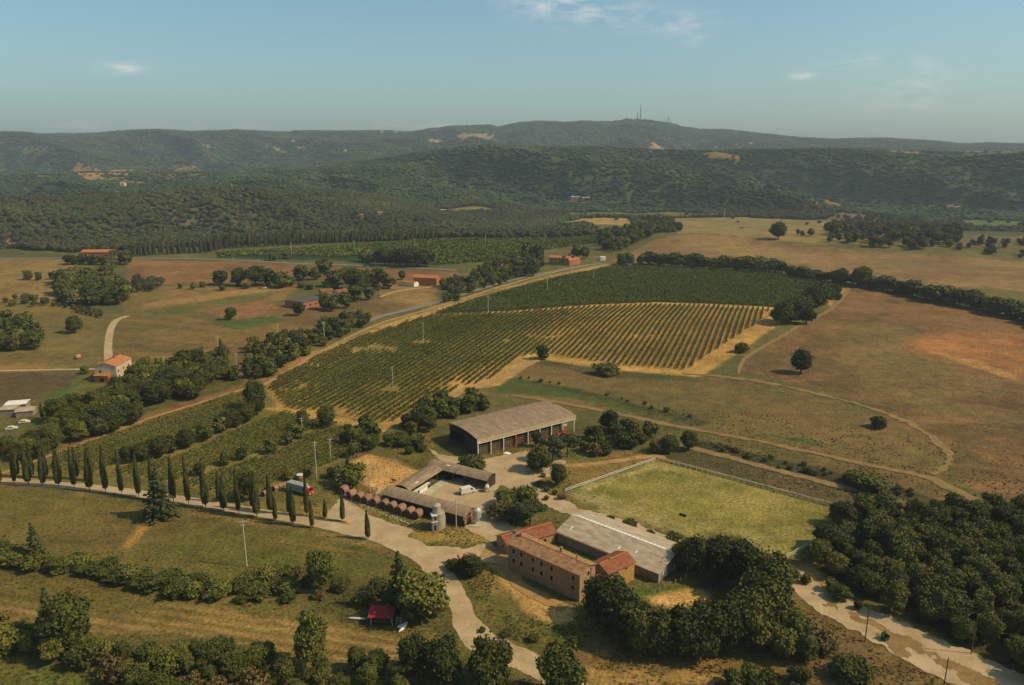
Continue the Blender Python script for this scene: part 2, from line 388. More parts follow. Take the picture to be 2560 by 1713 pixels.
# bank between the woods and the lower vines
paint([(130, 1020), (330, 950), (560, 880), (640, 830), (760, 790), (740, 800), (620, 870), (400, 960), (140, 1035)], (150, 112, 62), (124, 92, 50), tuft=.6)
paint([(380, 930), (500, 900), (520, 915), (400, 945)], (116, 78, 50), op=.8)
paint([(530, 760), (840, 700), (900, 690), (860, 720), (700, 790), (560, 880), (540, 840)], (104, 86, 44), (120, 92, 48), tuft=.8)
# mid houses area
paint([(640, 700), (840, 690), (960, 660), (980, 700), (850, 725), (700, 745), (640, 735)], (126, 94, 56), (104, 82, 46), tuft=.7)
paint([(860, 650), (1000, 655), (990, 700), (880, 690)], (142, 112, 64), (118, 92, 52), rag=4, tuft=.6)
paint([(1050, 640), (1160, 560), (1260, 560), (1240, 590), (1100, 650)], (134, 104, 54), (92, 84, 40), rag=5, tuft=.9)
# long sandy edge beside the vineyard
paint([(600, 882), (745, 801), (865, 745), (985, 710), (1150, 658), (1300, 620), (1395, 602), (1400, 608), (1250, 640), (985, 722), (760, 812), (620, 888)], (172, 134, 72), (140, 110, 58), rag=1.4, tuft=.5)
# back vineyard and hay patches
paint([(490, 578), (700, 566), (1000, 546), (1370, 536), (1375, 552), (1260, 570), (1150, 596), (1000, 608), (760, 596), (500, 590)], (50, 62, 26), (44, 58, 24), tuft=.2)
paint([(1290, 508), (1330, 500), (1440, 500), (1480, 512), (1470, 520), (1300, 520)], (172, 136, 66), (140, 112, 56), stripe=(1.4, 30, .5), tuft=.3)
paint([(1280, 470), (1480, 478), (1640, 492), (1560, 500), (1300, 498)], (124, 106, 56), (88, 84, 42), tuft=.9, op=.9)
paint([(1000, 478), (1120, 478), (1120, 486), (1000, 484)], (140, 116, 62), op=.8)
# right hand fields
paint([(1450, 575), (1500, 545), (1560, 535), (1760, 552), (2000, 577), (2343, 598), (2600, 620), (2600, 760), (2343, 668), (2000, 642), (1860, 620), (1400, 598)], (134, 104, 60), (118, 90, 52), tuft=.2, stripe=(1.1, 40, .15))
paint([(1520, 500), (1700, 497), (1880, 503), (2010, 520), (2060, 540), (1960, 556), (1880, 560), (1740, 548), (1570, 534), (1535, 515)], (140, 114, 62), (116, 100, 50), tuft=.6)
paint([(1870, 506), (1960, 488), (2080, 490), (2010, 515)], (112, 88, 60), (96, 80, 52), op=.9)
paint([(2160, 500), (2260, 488), (2343, 490), (2600, 495), (2600, 520), (2230, 522)], (92, 98, 46), (80, 88, 42), op=.9)
paint([(2170, 545), (2343, 540), (2600, 550), (2600, 600), (2343, 580), (2200, 560)], (120, 94, 60), (96, 86, 48), tuft=.9)
paint([(1680, 850), (1705, 815), (1800, 770), (1900, 705), (1950, 655), (2120, 685), (2343, 732), (2700, 800), (2700, 1300), (2300, 1180), (2180, 1080), (2100, 1000), (1940, 912), (1760, 866)], (124, 90, 52), (98, 78, 44), tuft=.85, contrast=1.4)
for q in ([(1900, 760), (2060, 730), (2100, 790), (1950, 820)], [(1960, 820), (2120, 800), (2150, 860), (2000, 880)], [(2060, 900), (2250, 880), (2320, 960), (2120, 960)]):
    paint(q, (96, 90, 44), (124, 98, 54), rag=14, feather=8, op=.6, tuft=.9)
paint([(2100, 795), (2160, 770), (2260, 768), (2400, 775), (2500, 860), (2343, 870), (2290, 845), (2200, 820)], (158, 104, 56), (128, 88, 48), rag=16, feather=10, tuft=.6, op=.85, stripe=(.9, 6, .3))
paint([(2120, 800), (2230, 825), (2330, 860), (2320, 868), (2200, 832)], (178, 130, 74), op=.6)
paint([(2130, 905), (2343, 905), (2343, 950), (2200, 930)], (96, 70, 44), rag=8, feather=5, op=.6)
# terraces between the vineyard and the paddock
paint([(1120, 880), (1250, 815), (1420, 840), (1600, 856), (1760, 870), (1940, 915), (2100, 1000), (2170, 1090), (2300, 1180), (2340, 1190), (2070, 1160), (1740, 1060), (1560, 1020), (1320, 950), (1180, 905)], (112, 90, 50), (94, 84, 42), tuft=.9, contrast=1.2)
paint([(1125, 880), (1170, 865), (1330, 890), (1600, 965), (1580, 972), (1330, 915), (1180, 900), (1140, 900)], (66, 78, 30), (82, 82, 36), tuft=.9, rag=1.6, op=.9)
paint([(1180, 862), (1260, 878), (1360, 900), (1500, 936), (1620, 966), (1600, 975), (1400, 920), (1220, 878)], (56, 60, 28), (70, 66, 34), tuft=1, op=.75)
paint([(1250, 818), (1400, 845), (1620, 862), (1600, 872), (1380, 862), (1240, 835)], (78, 72, 38), (62, 64, 32), tuft=1, op=.8)
paint([(1310, 935), (1450, 962), (1620, 990), (1900, 1060), (1920, 1072), (1640, 1005), (1440, 975), (1320, 948)], (84, 82, 38), op=.6, tuft=1)
paint([(1560, 1000), (1640, 1015), (1760, 1045), (1990, 1095), (2140, 1140), (2150, 1160), (1960, 1120), (1740, 1066), (1600, 1030)], (74, 66, 38), (60, 60, 32), tuft=1, rag=1.6)
paint([(1730, 985), (1880, 1010), (1890, 1024), (1740, 1000)], (72, 90, 36), (86, 92, 40), op=.8, tuft=1)
paint([(1500, 1050), (1570, 1026), (1740, 1068), (1960, 1122), (2080, 1162), (1960, 1172), (1760, 1115)], (98, 80, 48), (84, 74, 42), tuft=.9)
# around the farm
paint([(1200, 1120), (1290, 1065), (1480, 1045), (1500, 1052), (1300, 1125), (1290, 1150)], (112, 96, 44), (128, 102, 52), tuft=1)
paint([(1280, 1035), (1480, 1030), (1470, 1045), (1300, 1052)], (84, 92, 34), (130, 98, 54), op=.8, tuft=.8)
paint([(900, 985), (980, 985), (1000, 1040), (960, 1070), (860, 1030)], (90, 86, 36), (120, 100, 46), tuft=1)
paint([(1300, 1124), (1500, 1052), (1948, 1175), (1784, 1292), (1600, 1240)], (112, 106, 44), (138, 122, 58), tuft=.4, contrast=1.6, rag=.4, feather=.6)
paint([(1340, 1115), (1500, 1056), (1620, 1090), (1700, 1110), (1560, 1085), (1480, 1078), (1380, 1112)], (168, 146, 92), (140, 122, 62), rag=7, feather=2, op=.85, tuft=.1)
paint([(1310, 1130), (1440, 1160), (1520, 1190), (1500, 1200), (1380, 1160)], (156, 136, 80), rag=7, feather=2, op=.6)
paint([(1750, 1200), (1880, 1190), (1860, 1230), (1780, 1280), (1640, 1240)], (152, 132, 76), (124, 112, 50), rag=10, feather=3, op=.7)
paint([(798, 1060), (838, 1040), (900, 1050), (962, 1080), (905, 1110), (872, 1128), (815, 1105)], (182, 138, 78), (166, 124, 68), rag=.8, tuft=.05)
paint([(760, 1110), (800, 1075), (840, 1110), (880, 1140), (870, 1160), (780, 1148)], (122, 96, 52), (100, 84, 42), op=.8, tuft=.7)
paint([(600, 1130), (700, 1060), (800, 1070), (770, 1140), (700, 1150)], (104, 92, 42), (88, 84, 36), tuft=.7)
paint([(600, 1150), (760, 1160), (860, 1200), (840, 1215), (700, 1185)], (134, 108, 56), (112, 92, 46), tuft=.8, rag=1.5)
paint([(820, 1150), (960, 1200), (1100, 1215), (1130, 1240), (1000, 1235), (930, 1222)], (116, 104, 46), (134, 114, 54), tuft=.8, rag=1.5)
paint([(930, 1215), (1100, 1220), (1120, 1238), (1060, 1248), (960, 1240)], (152, 122, 58), (124, 104, 50), tuft=.6, rag=1.2, op=.8)
# strip of dry verge along the avenue
paint([(-40, 1105), (250, 1132), (400, 1160), (560, 1185), (720, 1215), (860, 1245), (960, 1290), (940, 1300), (820, 1250), (640, 1212), (380, 1178), (200, 1140), (-40, 1115)], (134, 104, 56), (100, 86, 42), tuft=.9, rag=1.6, op=.85)
paint([(-60, 1070), (200, 1085), (400, 1110), (620, 1160), (560, 1180), (300, 1130), (-60, 1090)], (140, 112, 56), (100, 94, 40), tuft=.6, op=.8)
# meadows below the avenue
paint([(-80, 1115), (200, 1142), (370, 1175), (640, 1212), (850, 1250), (985, 1310), (1010, 1390), (900, 1420), (700, 1340), (420, 1310), (-80, 1270)], (94, 86, 38), (106, 90, 42), tuft=.55, contrast=1.2, stripe=(1.45, 5.5, .3))
paint([(60, 1180), (240, 1190), (330, 1210), (270, 1250), (120, 1235)], (116, 88, 48), (100, 86, 42), rag=6, feather=5, op=.55)
paint([(318, 1203), (342, 1206), (296, 1252), (276, 1254)], (186, 140, 66), (150, 112, 54), rag=.8, op=.95, tuft=.2)
paint([(640, 1236), (740, 1250), (830, 1265), (830, 1268), (740, 1254), (640, 1240)], (140, 106, 56), rag=.4, feather=.5, op=.7)
paint([(420, 1240), (600, 1250), (900, 1300), (880, 1330), (600, 1290), (400, 1270)], (88, 88, 34), (112, 90, 42), rag=8, feather=5, op=.5)
paint([(-80, 1290), (120, 1305), (300, 1340), (500, 1385), (700, 1400), (900, 1430), (1010, 1440), (1010, 1480), (700, 1470), (400, 1430), (-80, 1400)], (96, 88, 38), (108, 90, 42), tuft=.65, stripe=(1.3, 4.5, .3))
paint([(-80, 1385), (100, 1385), (220, 1405), (420, 1380), (560, 1400), (760, 1425), (880, 1450), (1000, 1470), (1020, 1540), (700, 1530), (500, 1460), (240, 1450), (-80, 1440)], (142, 112, 60), (108, 92, 46), stripe=(1.35, 3.2, .4), tuft=.3, rag=3)
paint([(700, 1300), (880, 1330), (960, 1400), (840, 1440), (700, 1400)], (74, 72, 32), (92, 80, 38), rag=3, tuft=1, op=.8)
paint([(-80, 1490), (120, 1495), (300, 1540), (420, 1600), (-80, 1640)], (90, 96, 38), (110, 94, 44), tuft=.8)
# south of the farmhouse
paint([(1060, 1290), (1130, 1285), (1210, 1380), (1310, 1420), (1330, 1480), (1240, 1500), (1120, 1450), (1080, 1380)], (80, 88, 32), (104, 92, 42), tuft=.9)
paint([(1075, 1330), (1110, 1290), (1140, 1300), (1180, 1360), (1120, 1370)], (132, 106, 54), rag=2, op=.8, tuft=.8)
paint([(1115, 1280), (1145, 1275), (1210, 1345), (1310, 1390), (1310, 1422), (1260, 1428), (1200, 1400), (1150, 1330)], (182, 142, 80), (164, 126, 70), rag=1.2, tuft=.2)
paint([(1100, 1430), (1330, 1480), (1500, 1510), (1700, 1520), (1900, 1560), (2000, 1640), (1300, 1700), (1250, 1540)], (104, 90, 42), (84, 84, 34), tuft=.9)
paint([(1310, 1500), (1700, 1510), (1700, 1530), (1300, 1560)], (128, 96, 54), (100, 84, 42), rag=4, feather=2, tuft=.9, op=.8)
paint([(1330, 1530), (1700, 1540), (1720, 1560), (1500, 1580), (1300, 1580)], (164, 128, 68), (136, 108, 56), rag=3, tuft=.5, op=.9)
paint([(1700, 1300), (1790, 1300), (1900, 1400), (2100, 1500), (2250, 1620), (1900, 1640), (1750, 1450)], (112, 88, 50), (96, 78, 42), tuft=.9)
paint([(1800, 1340), (1860, 1360), (1900, 1400), (1850, 1400)], (84, 82, 34), op=.6, rag=3)
paint([(1455, 1345), (1560, 1340), (1600, 1360), (1500, 1375), (1440, 1370)], (84, 94, 34), (72, 88, 30), tuft=.7)
paint([(1480, 1366), (1560, 1350), (1640, 1345), (1640, 1375), (1560, 1390), (1500, 1384)], (190, 148, 84), (168, 128, 68), rag=1, tuft=.1)
paint([(1270, 1240), (1300, 1238), (1440, 1290), (1430, 1315), (1350, 1300)], (72, 92, 30), (84, 94, 36), tuft=.3, rag=.3)
paint([(1570, 1290), (1640, 1200), (1700, 1230), (1780, 1300), (1760, 1400), (1650, 1440)], (62, 60, 30), (80, 72, 38), op=.8)
paint([(1850, 1290), (1950, 1180), (2343, 1180), (2600, 1200), (2600, 1700), (2343, 1560), (2050, 1400)], (66, 62, 32), (88, 72, 40), tuft=.8)
paint([(1800, 1300), (1850, 1290), (1960, 1370), (2150, 1460), (2400, 1590), (2350, 1620), (2100, 1500), (1900, 1400)], (150, 118, 66), (112, 96, 46), rag=3, tuft=.6)
paint([(1950, 585), (2343, 612), (2500, 630), (2500, 650), (2200, 628), (1980, 606)], (112, 98, 52), (124, 98, 54), op=.6, rag=6, feather=5)
paint([(1560, 545), (1760, 560), (1900, 590), (1700, 585), (1540, 570)], (146, 116, 66), op=.5, rag=6, feather=6)
paint([(1600, 505), (1720, 502), (1850, 512), (1760, 524), (1640, 520)], (104, 102, 48), (124, 108, 56), op=.6, rag=6, feather=5)
for q in ([(1380, 1150), (1460, 1160), (1500, 1180), (1420, 1190)], [(1480, 1100), (1560, 1110), (1590, 1140), (1500, 1130)], [(1560, 1180), (1660, 1190), (1700, 1220), (1600, 1210)], [(1640, 1130), (1740, 1150), (1800, 1180), (1700, 1170)]):
    paint(q, (148, 128, 70), rag=9, feather=3, op=.4, tuft=.2)
for x0 in range(0, 9): paint([(1980 + x0 * 14, 700 + x0 * 50), (2343, 760 + x0 * 46)], (134, 108, 62), line=.8, rag=.8, feather=1.2, op=.35)
for x0 in range(0, 6): paint([(1500 + 30 * x0, 505 + x0 * 4), (1900 + x0 * 40, 512 + x0 * 7)], (150, 126, 74), line=2, rag=2, feather=3, op=.4)
for x0 in range(0, 7): paint([(1470, 560 + x0 * 6), (1800, 566 + x0 * 9), (2343, 606 + x0 * 9)], (112, 88, 50), line=1, rag=1, feather=2, op=.4)
# vineyard soils
V_MID = [(606, 890), (630, 866), (738, 808), (870, 754), (985, 722), (1180, 714), (1350, 702), (1500, 697), (1640, 700), (1772, 708), (1730, 750), (1575, 850), (1420, 838), (1252, 812), (1205, 818), (1130, 868), (1040, 900), (965, 945), (885, 975), (760, 948), (640, 935)]
paint(V_MID, (166, 126, 62), (146, 112, 56), rag=.8, tuft=.2)
paint([(640, 880), (985, 728), (1200, 722), (1240, 800), (1000, 880), (880, 960), (700, 930)], (104, 98, 44), (124, 104, 50), rag=12, feather=10, op=.75, tuft=.4)
paint([(1040, 862), (1215, 808), (1232, 822), (1140, 880), (1050, 900), (1030, 890)], (180, 138, 74), (160, 124, 64), rag=1.5, tuft=.2)
paint([(1560, 850), (1765, 722), (1790, 738), (1640, 840), (1600, 862)], (178, 136, 70), (156, 118, 58), rag=1.5, tuft=.3)
paint([(1240, 812), (1420, 836), (1600, 852), (1590, 862), (1400, 846), (1230, 822)], (178, 136, 68), (160, 122, 60), rag=1, tuft=.3)
V_TOP = [(990, 718), (1100, 680), (1250, 640), (1400, 609), (1550, 612), (1700, 622), (1850, 636), (1895, 650), (1890, 700), (1772, 704), (1640, 696), (1500, 692), (1350, 698), (1180, 711)]
paint(V_TOP, (60, 70, 28), (54, 64, 26), rag=.6, tuft=.2)
paint([(975, 722), (1180, 711), (1350, 698), (1500, 692), (1640, 696), (1775, 703), (1775, 709), (1640, 702), (1500, 698), (1350, 704), (1180, 716), (985, 727)], (184, 138, 72), rag=.3, feather=.6, tuft=.1)
V_LOW = [(130, 1040), (330, 965), (560, 895), (615, 935), (700, 950), (760, 965), (860, 985), (870, 1010), (780, 1060), (600, 1120), (560, 1150), (420, 1110), (250, 1085), (100, 1075)]
paint(V_LOW, (108, 98, 44), (128, 106, 52), rag=1.5, tuft=.6)
paint([(610, 935), (650, 930), (760, 950), (880, 978), (870, 995), (760, 968)], (172, 132, 70), (150, 114, 58), rag=1.5, tuft=.2)
paint([(1880, 650), (1945, 655), (1900, 700), (1880, 690)], (170, 126, 72), (140, 104, 56), tuft=.4)
# clearings on the wooded hills
def hillpatch(pts, c1, c2=None, op=.9, rag=24): paint(pts, c1, c2, rag=rag * .9, feather=10, tuft=.4, op=op, clear=True)
hillpatch([(140, 390), (230, 388), (310, 388), (300, 402), (250, 400), (200, 405), (150, 398)], (170, 120, 66), (150, 108, 60))
hillpatch([(200, 402), (270, 405), (320, 418), (260, 416), (200, 410)], (150, 116, 68), (128, 104, 60))
hillpatch([(0, 390), (28, 392), (20, 402), (0, 404)], (168, 116, 68)); hillpatch([(50, 400), (130, 402), (130, 412), (60, 410)], (132, 108, 64), op=.8)
hillpatch([(360, 382), (440, 378), (530, 382), (480, 392), (420, 402), (390, 412), (340, 408), (330, 400)], (132, 104, 66), (108, 92, 54), op=.85)
hillpatch([(450, 395), (480, 402), (430, 425), (380, 424), (350, 412), (420, 410)], (120, 98, 62), (96, 86, 48), op=.8)
hillpatch([(770, 380), (850, 370), (850, 376), (780, 392)], (150, 110, 66), (124, 96, 58), rag=5)
hillpatch([(310, 442), (340, 440), (348, 450), (312, 452)], (160, 118, 76), rag=4); hillpatch([(1060, 380), (1120, 378), (1130, 392), (1080, 392)], (118, 92, 58), op=.8)
hillpatch([(330, 470), (620, 490), (640, 530), (460, 535), (400, 520), (350, 490)], (104, 88, 64), (72, 66, 44), op=.55, rag=40)
hillpatch([(20, 330), (110, 332), (130, 342), (60, 352), (20, 348)], (146, 120, 84), (110, 98, 62), op=.8); hillpatch([(0, 325), (18, 326), (10, 332), (0, 332)], (160, 120, 80))
hillpatch([(590, 324), (700, 334), (715, 340), (690, 342), (600, 328)], (150, 128, 88), op=.8, rag=6); hillpatch([(460, 332), (480, 330), (500, 338), (470, 340)], (150, 130, 96), op=.7, rag=5)
hillpatch([(1045, 312), (1130, 306), (1135, 318), (1060, 322)], (150, 116, 84), (128, 104, 70), rag=12); hillpatch([(975, 322), (1030, 316), (1030, 322), (980, 328)], (150, 122, 86), op=.8, rag=6)
hillpatch([(1275, 308), (1300, 304), (1300, 314), (1270, 314)], (140, 122, 94), op=.6, rag=6)
hillpatch([(1615, 350), (1640, 346), (1700, 362), (1680, 370), (1620, 362)], (140, 104, 72), (112, 92, 58), rag=8); hillpatch([(1480, 343), (1540, 340), (1560, 345), (1490, 348)], (160, 116, 74), rag=4)
hillpatch([(2020, 345), (2080, 346), (2110, 356), (2040, 350)], (138, 108, 76), rag=5); hillpatch([(2180, 344), (2343, 346), (2343, 352), (2260, 362), (2200, 354)], (132, 106, 74), (92, 84, 52), rag=8, op=.8)
hillpatch([(1740, 388), (1800, 386), (1790, 396), (1750, 396)], (120, 100, 68), op=.6, rag=8)
hillpatch([(1880, 462), (1930, 464), (1930, 472), (1850, 474)], (142, 108, 64), rag=3)
hillpatch([(-60, 545), (40, 546), (40, 560), (-60, 562)], (150, 114, 62), rag=3)
hillpatch([(2070, 466), (2215, 466), (2215, 477), (2070, 477)], (120, 100, 62), (84, 84, 46), op=.8, rag=4); hillpatch([(1300, 454), (1372, 454), (1372, 463), (1300, 463)], (112, 100, 62), (84, 84, 46), op=.8, rag=4)
for a_ in ((824, 499), (867, 495), (1013, 487), (1240, 460)): hillpatch([(a_[0] - 12, a_[1] - 2), (a_[0] + 14, a_[1] - 2), (a_[0] + 14, a_[1] + 3), (a_[0] - 12, a_[1] + 3)], (120, 104, 62), op=.8, rag=3)
# jitter the sheet's heights a little where the ground is rough
GZ = GZ + np.where((GR_ > 125) & (GR_ < 900), .09 * n_mid * COL[:, 3], 0)
ii = np.arange(nr - 1)[:, None] * na + np.arange(na)[None, :]
jj = np.arange(nr - 1)[:, None] * na + (np.arange(na)[None, :] + 1) % na
quads = np.stack([ii, jj, jj + na, ii + na], -1).reshape(-1, 4)[:, ::-1]
verts = np.stack([GX, GY, GZ], 1)
gm = bpy.data.materials.new('ground_cover'); gm.use_nodes = True; n = gm.node_tree; b = n.nodes['Principled BSDF']
b.inputs['Roughness'].default_value = .95; b.inputs['Specular IOR Level'].default_value = .1
at = N(n, 'ShaderNodeAttribute', attribute_name='cover'); tcn = N(n, 'ShaderNodeTexCoord')
def nz_(scale, det=4, st=(1, 1, 1)):
    mp_ = N(n, 'ShaderNodeMapping'); mp_.inputs['Scale'].default_value = st; n.links.new(tcn.outputs['Object'], mp_.inputs[0])
    q = N(n, 'ShaderNodeTexNoise'); q.inputs['Scale'].default_value = scale; q.inputs['Detail'].default_value = det; q.inputs['Roughness'].default_value = .65
    n.links.new(mp_.outputs[0], q.inputs['Vector']); return q.outputs['Fac']
a1 = nz_(1.1, 8); a2 = nz_(.16, 7); a3 = nz_(.03, 5, (.45, 1, 1))
v = M(n, 'MULTIPLY', M(n, 'MULTIPLY_ADD', a1, 3.2, -.6, clamp=False), M(n, 'MULTIPLY_ADD', a2, 1.5, .25))
v = M(n, 'MULTIPLY', v, M(n, 'MULTIPLY_ADD', a3, 1.0, .5))
sc1 = N(n, 'ShaderNodeVectorMath', operation='SCALE'); n.links.new(at.outputs['Color'], sc1.inputs[0]); n.links.new(v, sc1.inputs['Scale'])
# weeds and scrub mottling, stronger on rough ground
tf_ = M(n, 'MULTIPLY', M(n, 'MULTIPLY_ADD', nz_(.55, 6), 7.0, -3.9, clamp=True), M(n, 'MULTIPLY', at.outputs['Alpha'], .62))
mx = N(n, 'ShaderNodeMix', data_type='RGBA'); n.links.new(tf_, mx.inputs[0]); n.links.new(sc1.outputs[0], mx.inputs[6])
mx.inputs[7].default_value = (.052, .052, .018, 1)
tl = M(n, 'MULTIPLY', M(n, 'MULTIPLY_ADD', nz_(.31, 5), 7.0, -4.2, clamp=True), M(n, 'MULTIPLY', at.outputs['Alpha'], .5))
mx2 = N(n, 'ShaderNodeMix', data_type='RGBA'); n.links.new(tl, mx2.inputs[0]); n.links.new(mx.outputs[2], mx2.inputs[6])
mx2.inputs[7].default_value = (.24, .16, .062, 1)
n.links.new(mx2.outputs[2], b.inputs['Base Color'])
bb = N(n, 'ShaderNodeBump'); bb.inputs['Distance'].default_value = .5; bb.inputs['Strength'].default_value = .85; n.links.new(nz_(.8, 6), bb.inputs['Height']); n.links.new(bb.outputs[0], b.inputs['Normal'])
def ground_part(name, mask):
    q = quads[mask]; used, inv = np.unique(q.ravel(), return_inverse=True)
    o = npmesh(name, verts[used], inv.reshape(q.shape), gm, smooth=True)
    ca = o.data.color_attributes.new('cover', 'FLOAT_COLOR', 'POINT'); ca.data.foreach_set('color', COL[used].astype(np.float32).ravel())
    return tag(o, kind='structure')
rq = GR_[quads[:, 0]]
ground_part('ground', rq < 1200)
ground_part('hills', rq >= 1200)

# ================================================================== roads and yards (thin sheets on the ground)
gravel = mat('gravel', (182, 154, 114), (158, 132, 94), .16, .95, .03, 3, .3, 1.6)
dirt_f = mat('dry_dirt', (140, 110, 64), (118, 94, 52), .3, .95, .04, 3, .4, 1.3)
dirt = mat('dirt', (170, 132, 78), (142, 108, 60), .3, .95, .04, 3, .35, 1.3)
asphalt = mat('asphalt', (128, 120, 104), (112, 104, 90), .3, .9, .01, 3, .15, 2)
concrete = mat('concrete', (188, 176, 146), (160, 148, 120), .6, .9, .01, 6, .2)
ROADS = []; YARDS = []; LAYER = [0]
def ribbon(name, pts, width, m, off=.07, rag=.35, disp=True, kind='structure', tracks=False):
    P = [D(*p) if disp else W(*p) for p in pts]; LAYER[0] += 1; off += .005 * LAYER[0]
    # resample with a Catmull-Rom curve
    Q = [P[0] * 2 - P[1]] + P + [P[-1] * 2 - P[-2]]
    line = []
    ws = width if isinstance(width, (list, tuple)) else [width] * len(P)
    for i in range(1, len(Q) - 2):
        p0, p1, p2, p3 = [np.array(q[:2]) for q in Q[i - 1:i + 3]]
        L = np.linalg.norm(p2 - p1); R = np.linalg.norm((p1 + p2) / 2); st = max(.8, R * R / 60000)
        k = max(2, int(L / st))
        for j in range(k):
            t = j / k
            line.append((*(.5 * ((2 * p1) + (-p0 + p2) * t + (2 * p0 - 5 * p1 + 4 * p2 - p3) * t * t + (-p0 + 3 * p1 - 3 * p2 + p3) * t ** 3)), ws[i - 1] * (1 - t) + ws[i] * t))
    A = np.array(line); d = np.gradient(A[:, :2], axis=0); d /= np.linalg.norm(d, axis=1)[:, None] + 1e-9
    nrm = np.stack([-d[:, 1], d[:, 0]], 1); hw = A[:, 2] / 2
    offs = [-1, -.6, 0, .6, 1]; rows = []
    for o_ in offs:
        e = o_ * hw
        if abs(o_) == 1: e = e + o_ * rag * (fbm(A[:, 0] * 1.0, A[:, 1] + o_ * 40, 5, 3, 61) + fbm(A[:, 0], A[:, 1] + o_ * 9, 1.6, 2, 62))
        x = A[:, 0] + nrm[:, 0] * e; y = A[:, 1] + nrm[:, 1] * e
        rows.append(np.stack([x, y, hfun(x, y) + off + .02 * (1 - abs(o_))], 1))
    V = np.stack(rows, 1); k, c = V.shape[:2]
    I = np.arange(k - 1)[:, None] * c + np.arange(c - 1)[None, :]
    Fq = np.stack([I, I + c, I + c + 1, I + 1], -1).reshape(-1, 4)[:, ::-1]
    ROADS.append((A[::3, :2], float(max(ws)) / 2)); o = npmesh(name, V.reshape(-1, 3), Fq, m, smooth=True); tag(o, kind=kind)
    return o
def sheet(name, pts, m, off=.06, res=.5, rag=1.0, kind='structure', disp=True):
    LAYER[0] += 1; off += .005 * LAYER[0]; P = world_poly(pts, disp); YARDS.append(P)
    xs = np.arange(P[:, 0].min() - 2, P[:, 0].max() + 2, res); ys = np.arange(P[:, 1].min() - 2, P[:, 1].max() + 2, res)
    X, Y = np.meshgrid(xs, ys, indexing='ij'); s = sdist(X.ravel(), Y.ravel(), P)
    s = s + rag * (fbm(X.ravel(), Y.ravel(), 6, 3, 71) + .6 * fbm(X.ravel(), Y.ravel(), 1.7, 2, 72)); S = s.reshape(X.shape)
    keep = (S[:-1, :-1] > 0) & (S[1:, :-1] > 0) & (S[:-1, 1:] > 0) & (S[1:, 1:] > 0)
    I = (np.arange(len(xs) - 1)[:, None] * len(ys) + np.arange(len(ys) - 1)[None, :])[keep]
    Fq = np.stack([I, I + len(ys), I + len(ys) + 1, I + 1], -1)
    used, inv = np.unique(Fq.ravel(), return_inverse=True)
    x = X.ravel()[used]; y = Y.ravel()[used]
    o = npmesh(name, np.stack([x, y, hfun(x, y) + off], 1), inv.reshape(-1, 4), m, smooth=True); return tag(o, kind=kind)
ribbon('gravel_road', [(-90, 1094), (0, 1101), (100, 1107), (250, 1121), (400, 1142), (550, 1166), (700, 1192), (840, 1222), (915, 1243), (975, 1275), (1010, 1315), (1040, 1360), (1058, 1400), (1075, 1440), (1120, 1480), (1200, 1512), (1290, 1560), (1380, 1620)],
       [4.6, 4.6, 4.6, 4.6, 4.8, 5, 5, 5.5, 8, 8, 7, 6, 5.5, 7, 9, 7, 6.5, 6.5], gravel)
sheet('farmyard', [(775, 1140), (800, 1150), (880, 1190), (950, 1215), (930, 1228), (960, 1250), (1060, 1252), (1120, 1242), (1140, 1250), (1140, 1285), (1060, 1288), (1000, 1290), (940, 1270), (880, 1235), (800, 1200), (740, 1185)], gravel, off=.05)
sheet('stable_yard', [(975, 1020), (1005, 1040), (1100, 1052), (1200, 1032), (1262, 1035), (1300, 1058), (1280, 1085), (1225, 1105), (1210, 1130), (1150, 1112), (1130, 1125), (1150, 1180), (1200, 1225), (1180, 1250), (1120, 1240), (1060, 1205), (1000, 1165), (940, 1140), (1000, 1105), (1110, 1080), (1010, 1062)], gravel, off=.055)
ribbon('farm_track', [(1215, 1125), (1300, 1165), (1400, 1195), (1490, 1222), (1570, 1250), (1660, 1275), (1790, 1312), (1880, 1370), (1990, 1425), (2130, 1495), (2343, 1590), (2500, 1660)], [7, 7, 6, 6, 6, 7, 8, 10, 12, 14, 15, 15], gravel, off=.08, rag=1.2)
for k_, P__ in enumerate(([(1845, 1352), (1900, 1372), (2010, 1425), (2110, 1480), (2100, 1490), (2000, 1440), (1890, 1388)], [(2140, 1500), (2240, 1545), (2320, 1590), (2260, 1590), (2160, 1530)], [(1990, 1436), (2040, 1462), (2090, 1502), (2060, 1500)], [(1560, 1245), (1680, 1276), (1760, 1300), (1750, 1306), (1660, 1284)], [(1290, 1162), (1420, 1200), (1500, 1226), (1490, 1230), (1400, 1206)])):
    sheet('dry_grass_patch', P__, dirt_f, off=.13, res=.4, rag=2.6)
ribbon('yard_track', [(1285, 1066), (1340, 1064), (1400, 1057), (1470, 1046), (1530, 1046)], 3, dirt, rag=.5)
ribbon('arena_path', [(1495, 1046), (1700, 1098), (1900, 1152), (2000, 1180)], 1.1, dirt_f, rag=.5)
ribbon('house_lane', [(1105, 1262), (1150, 1272), (1180, 1330), (1230, 1365), (1300, 1395)], [7, 6, 4, 3.5, 3], dirt, off=.05, rag=.6)
ribbon('vineyard_track', [(560, 902), (620, 872), (740, 803), (860, 744), (985, 707), (1150, 655), (1300, 616), (1380, 602)], [2.6, 3, 3.2, 3.5, 4, 4, 4, 4], dirt, rag=.6)
ribbon('vineyard_track', [(0, 1085), (150, 1030), (330, 962), (470, 918), (590, 880)], 2.2, dirt, rag=.6)
ribbon('country_road', [(-80, 590), (0, 592), (150, 591), (280, 591), (420, 592), (560, 597), (700, 604), (850, 609), (1000, 616), (1060, 620)], 6, asphalt, off=.12, rag=.1)
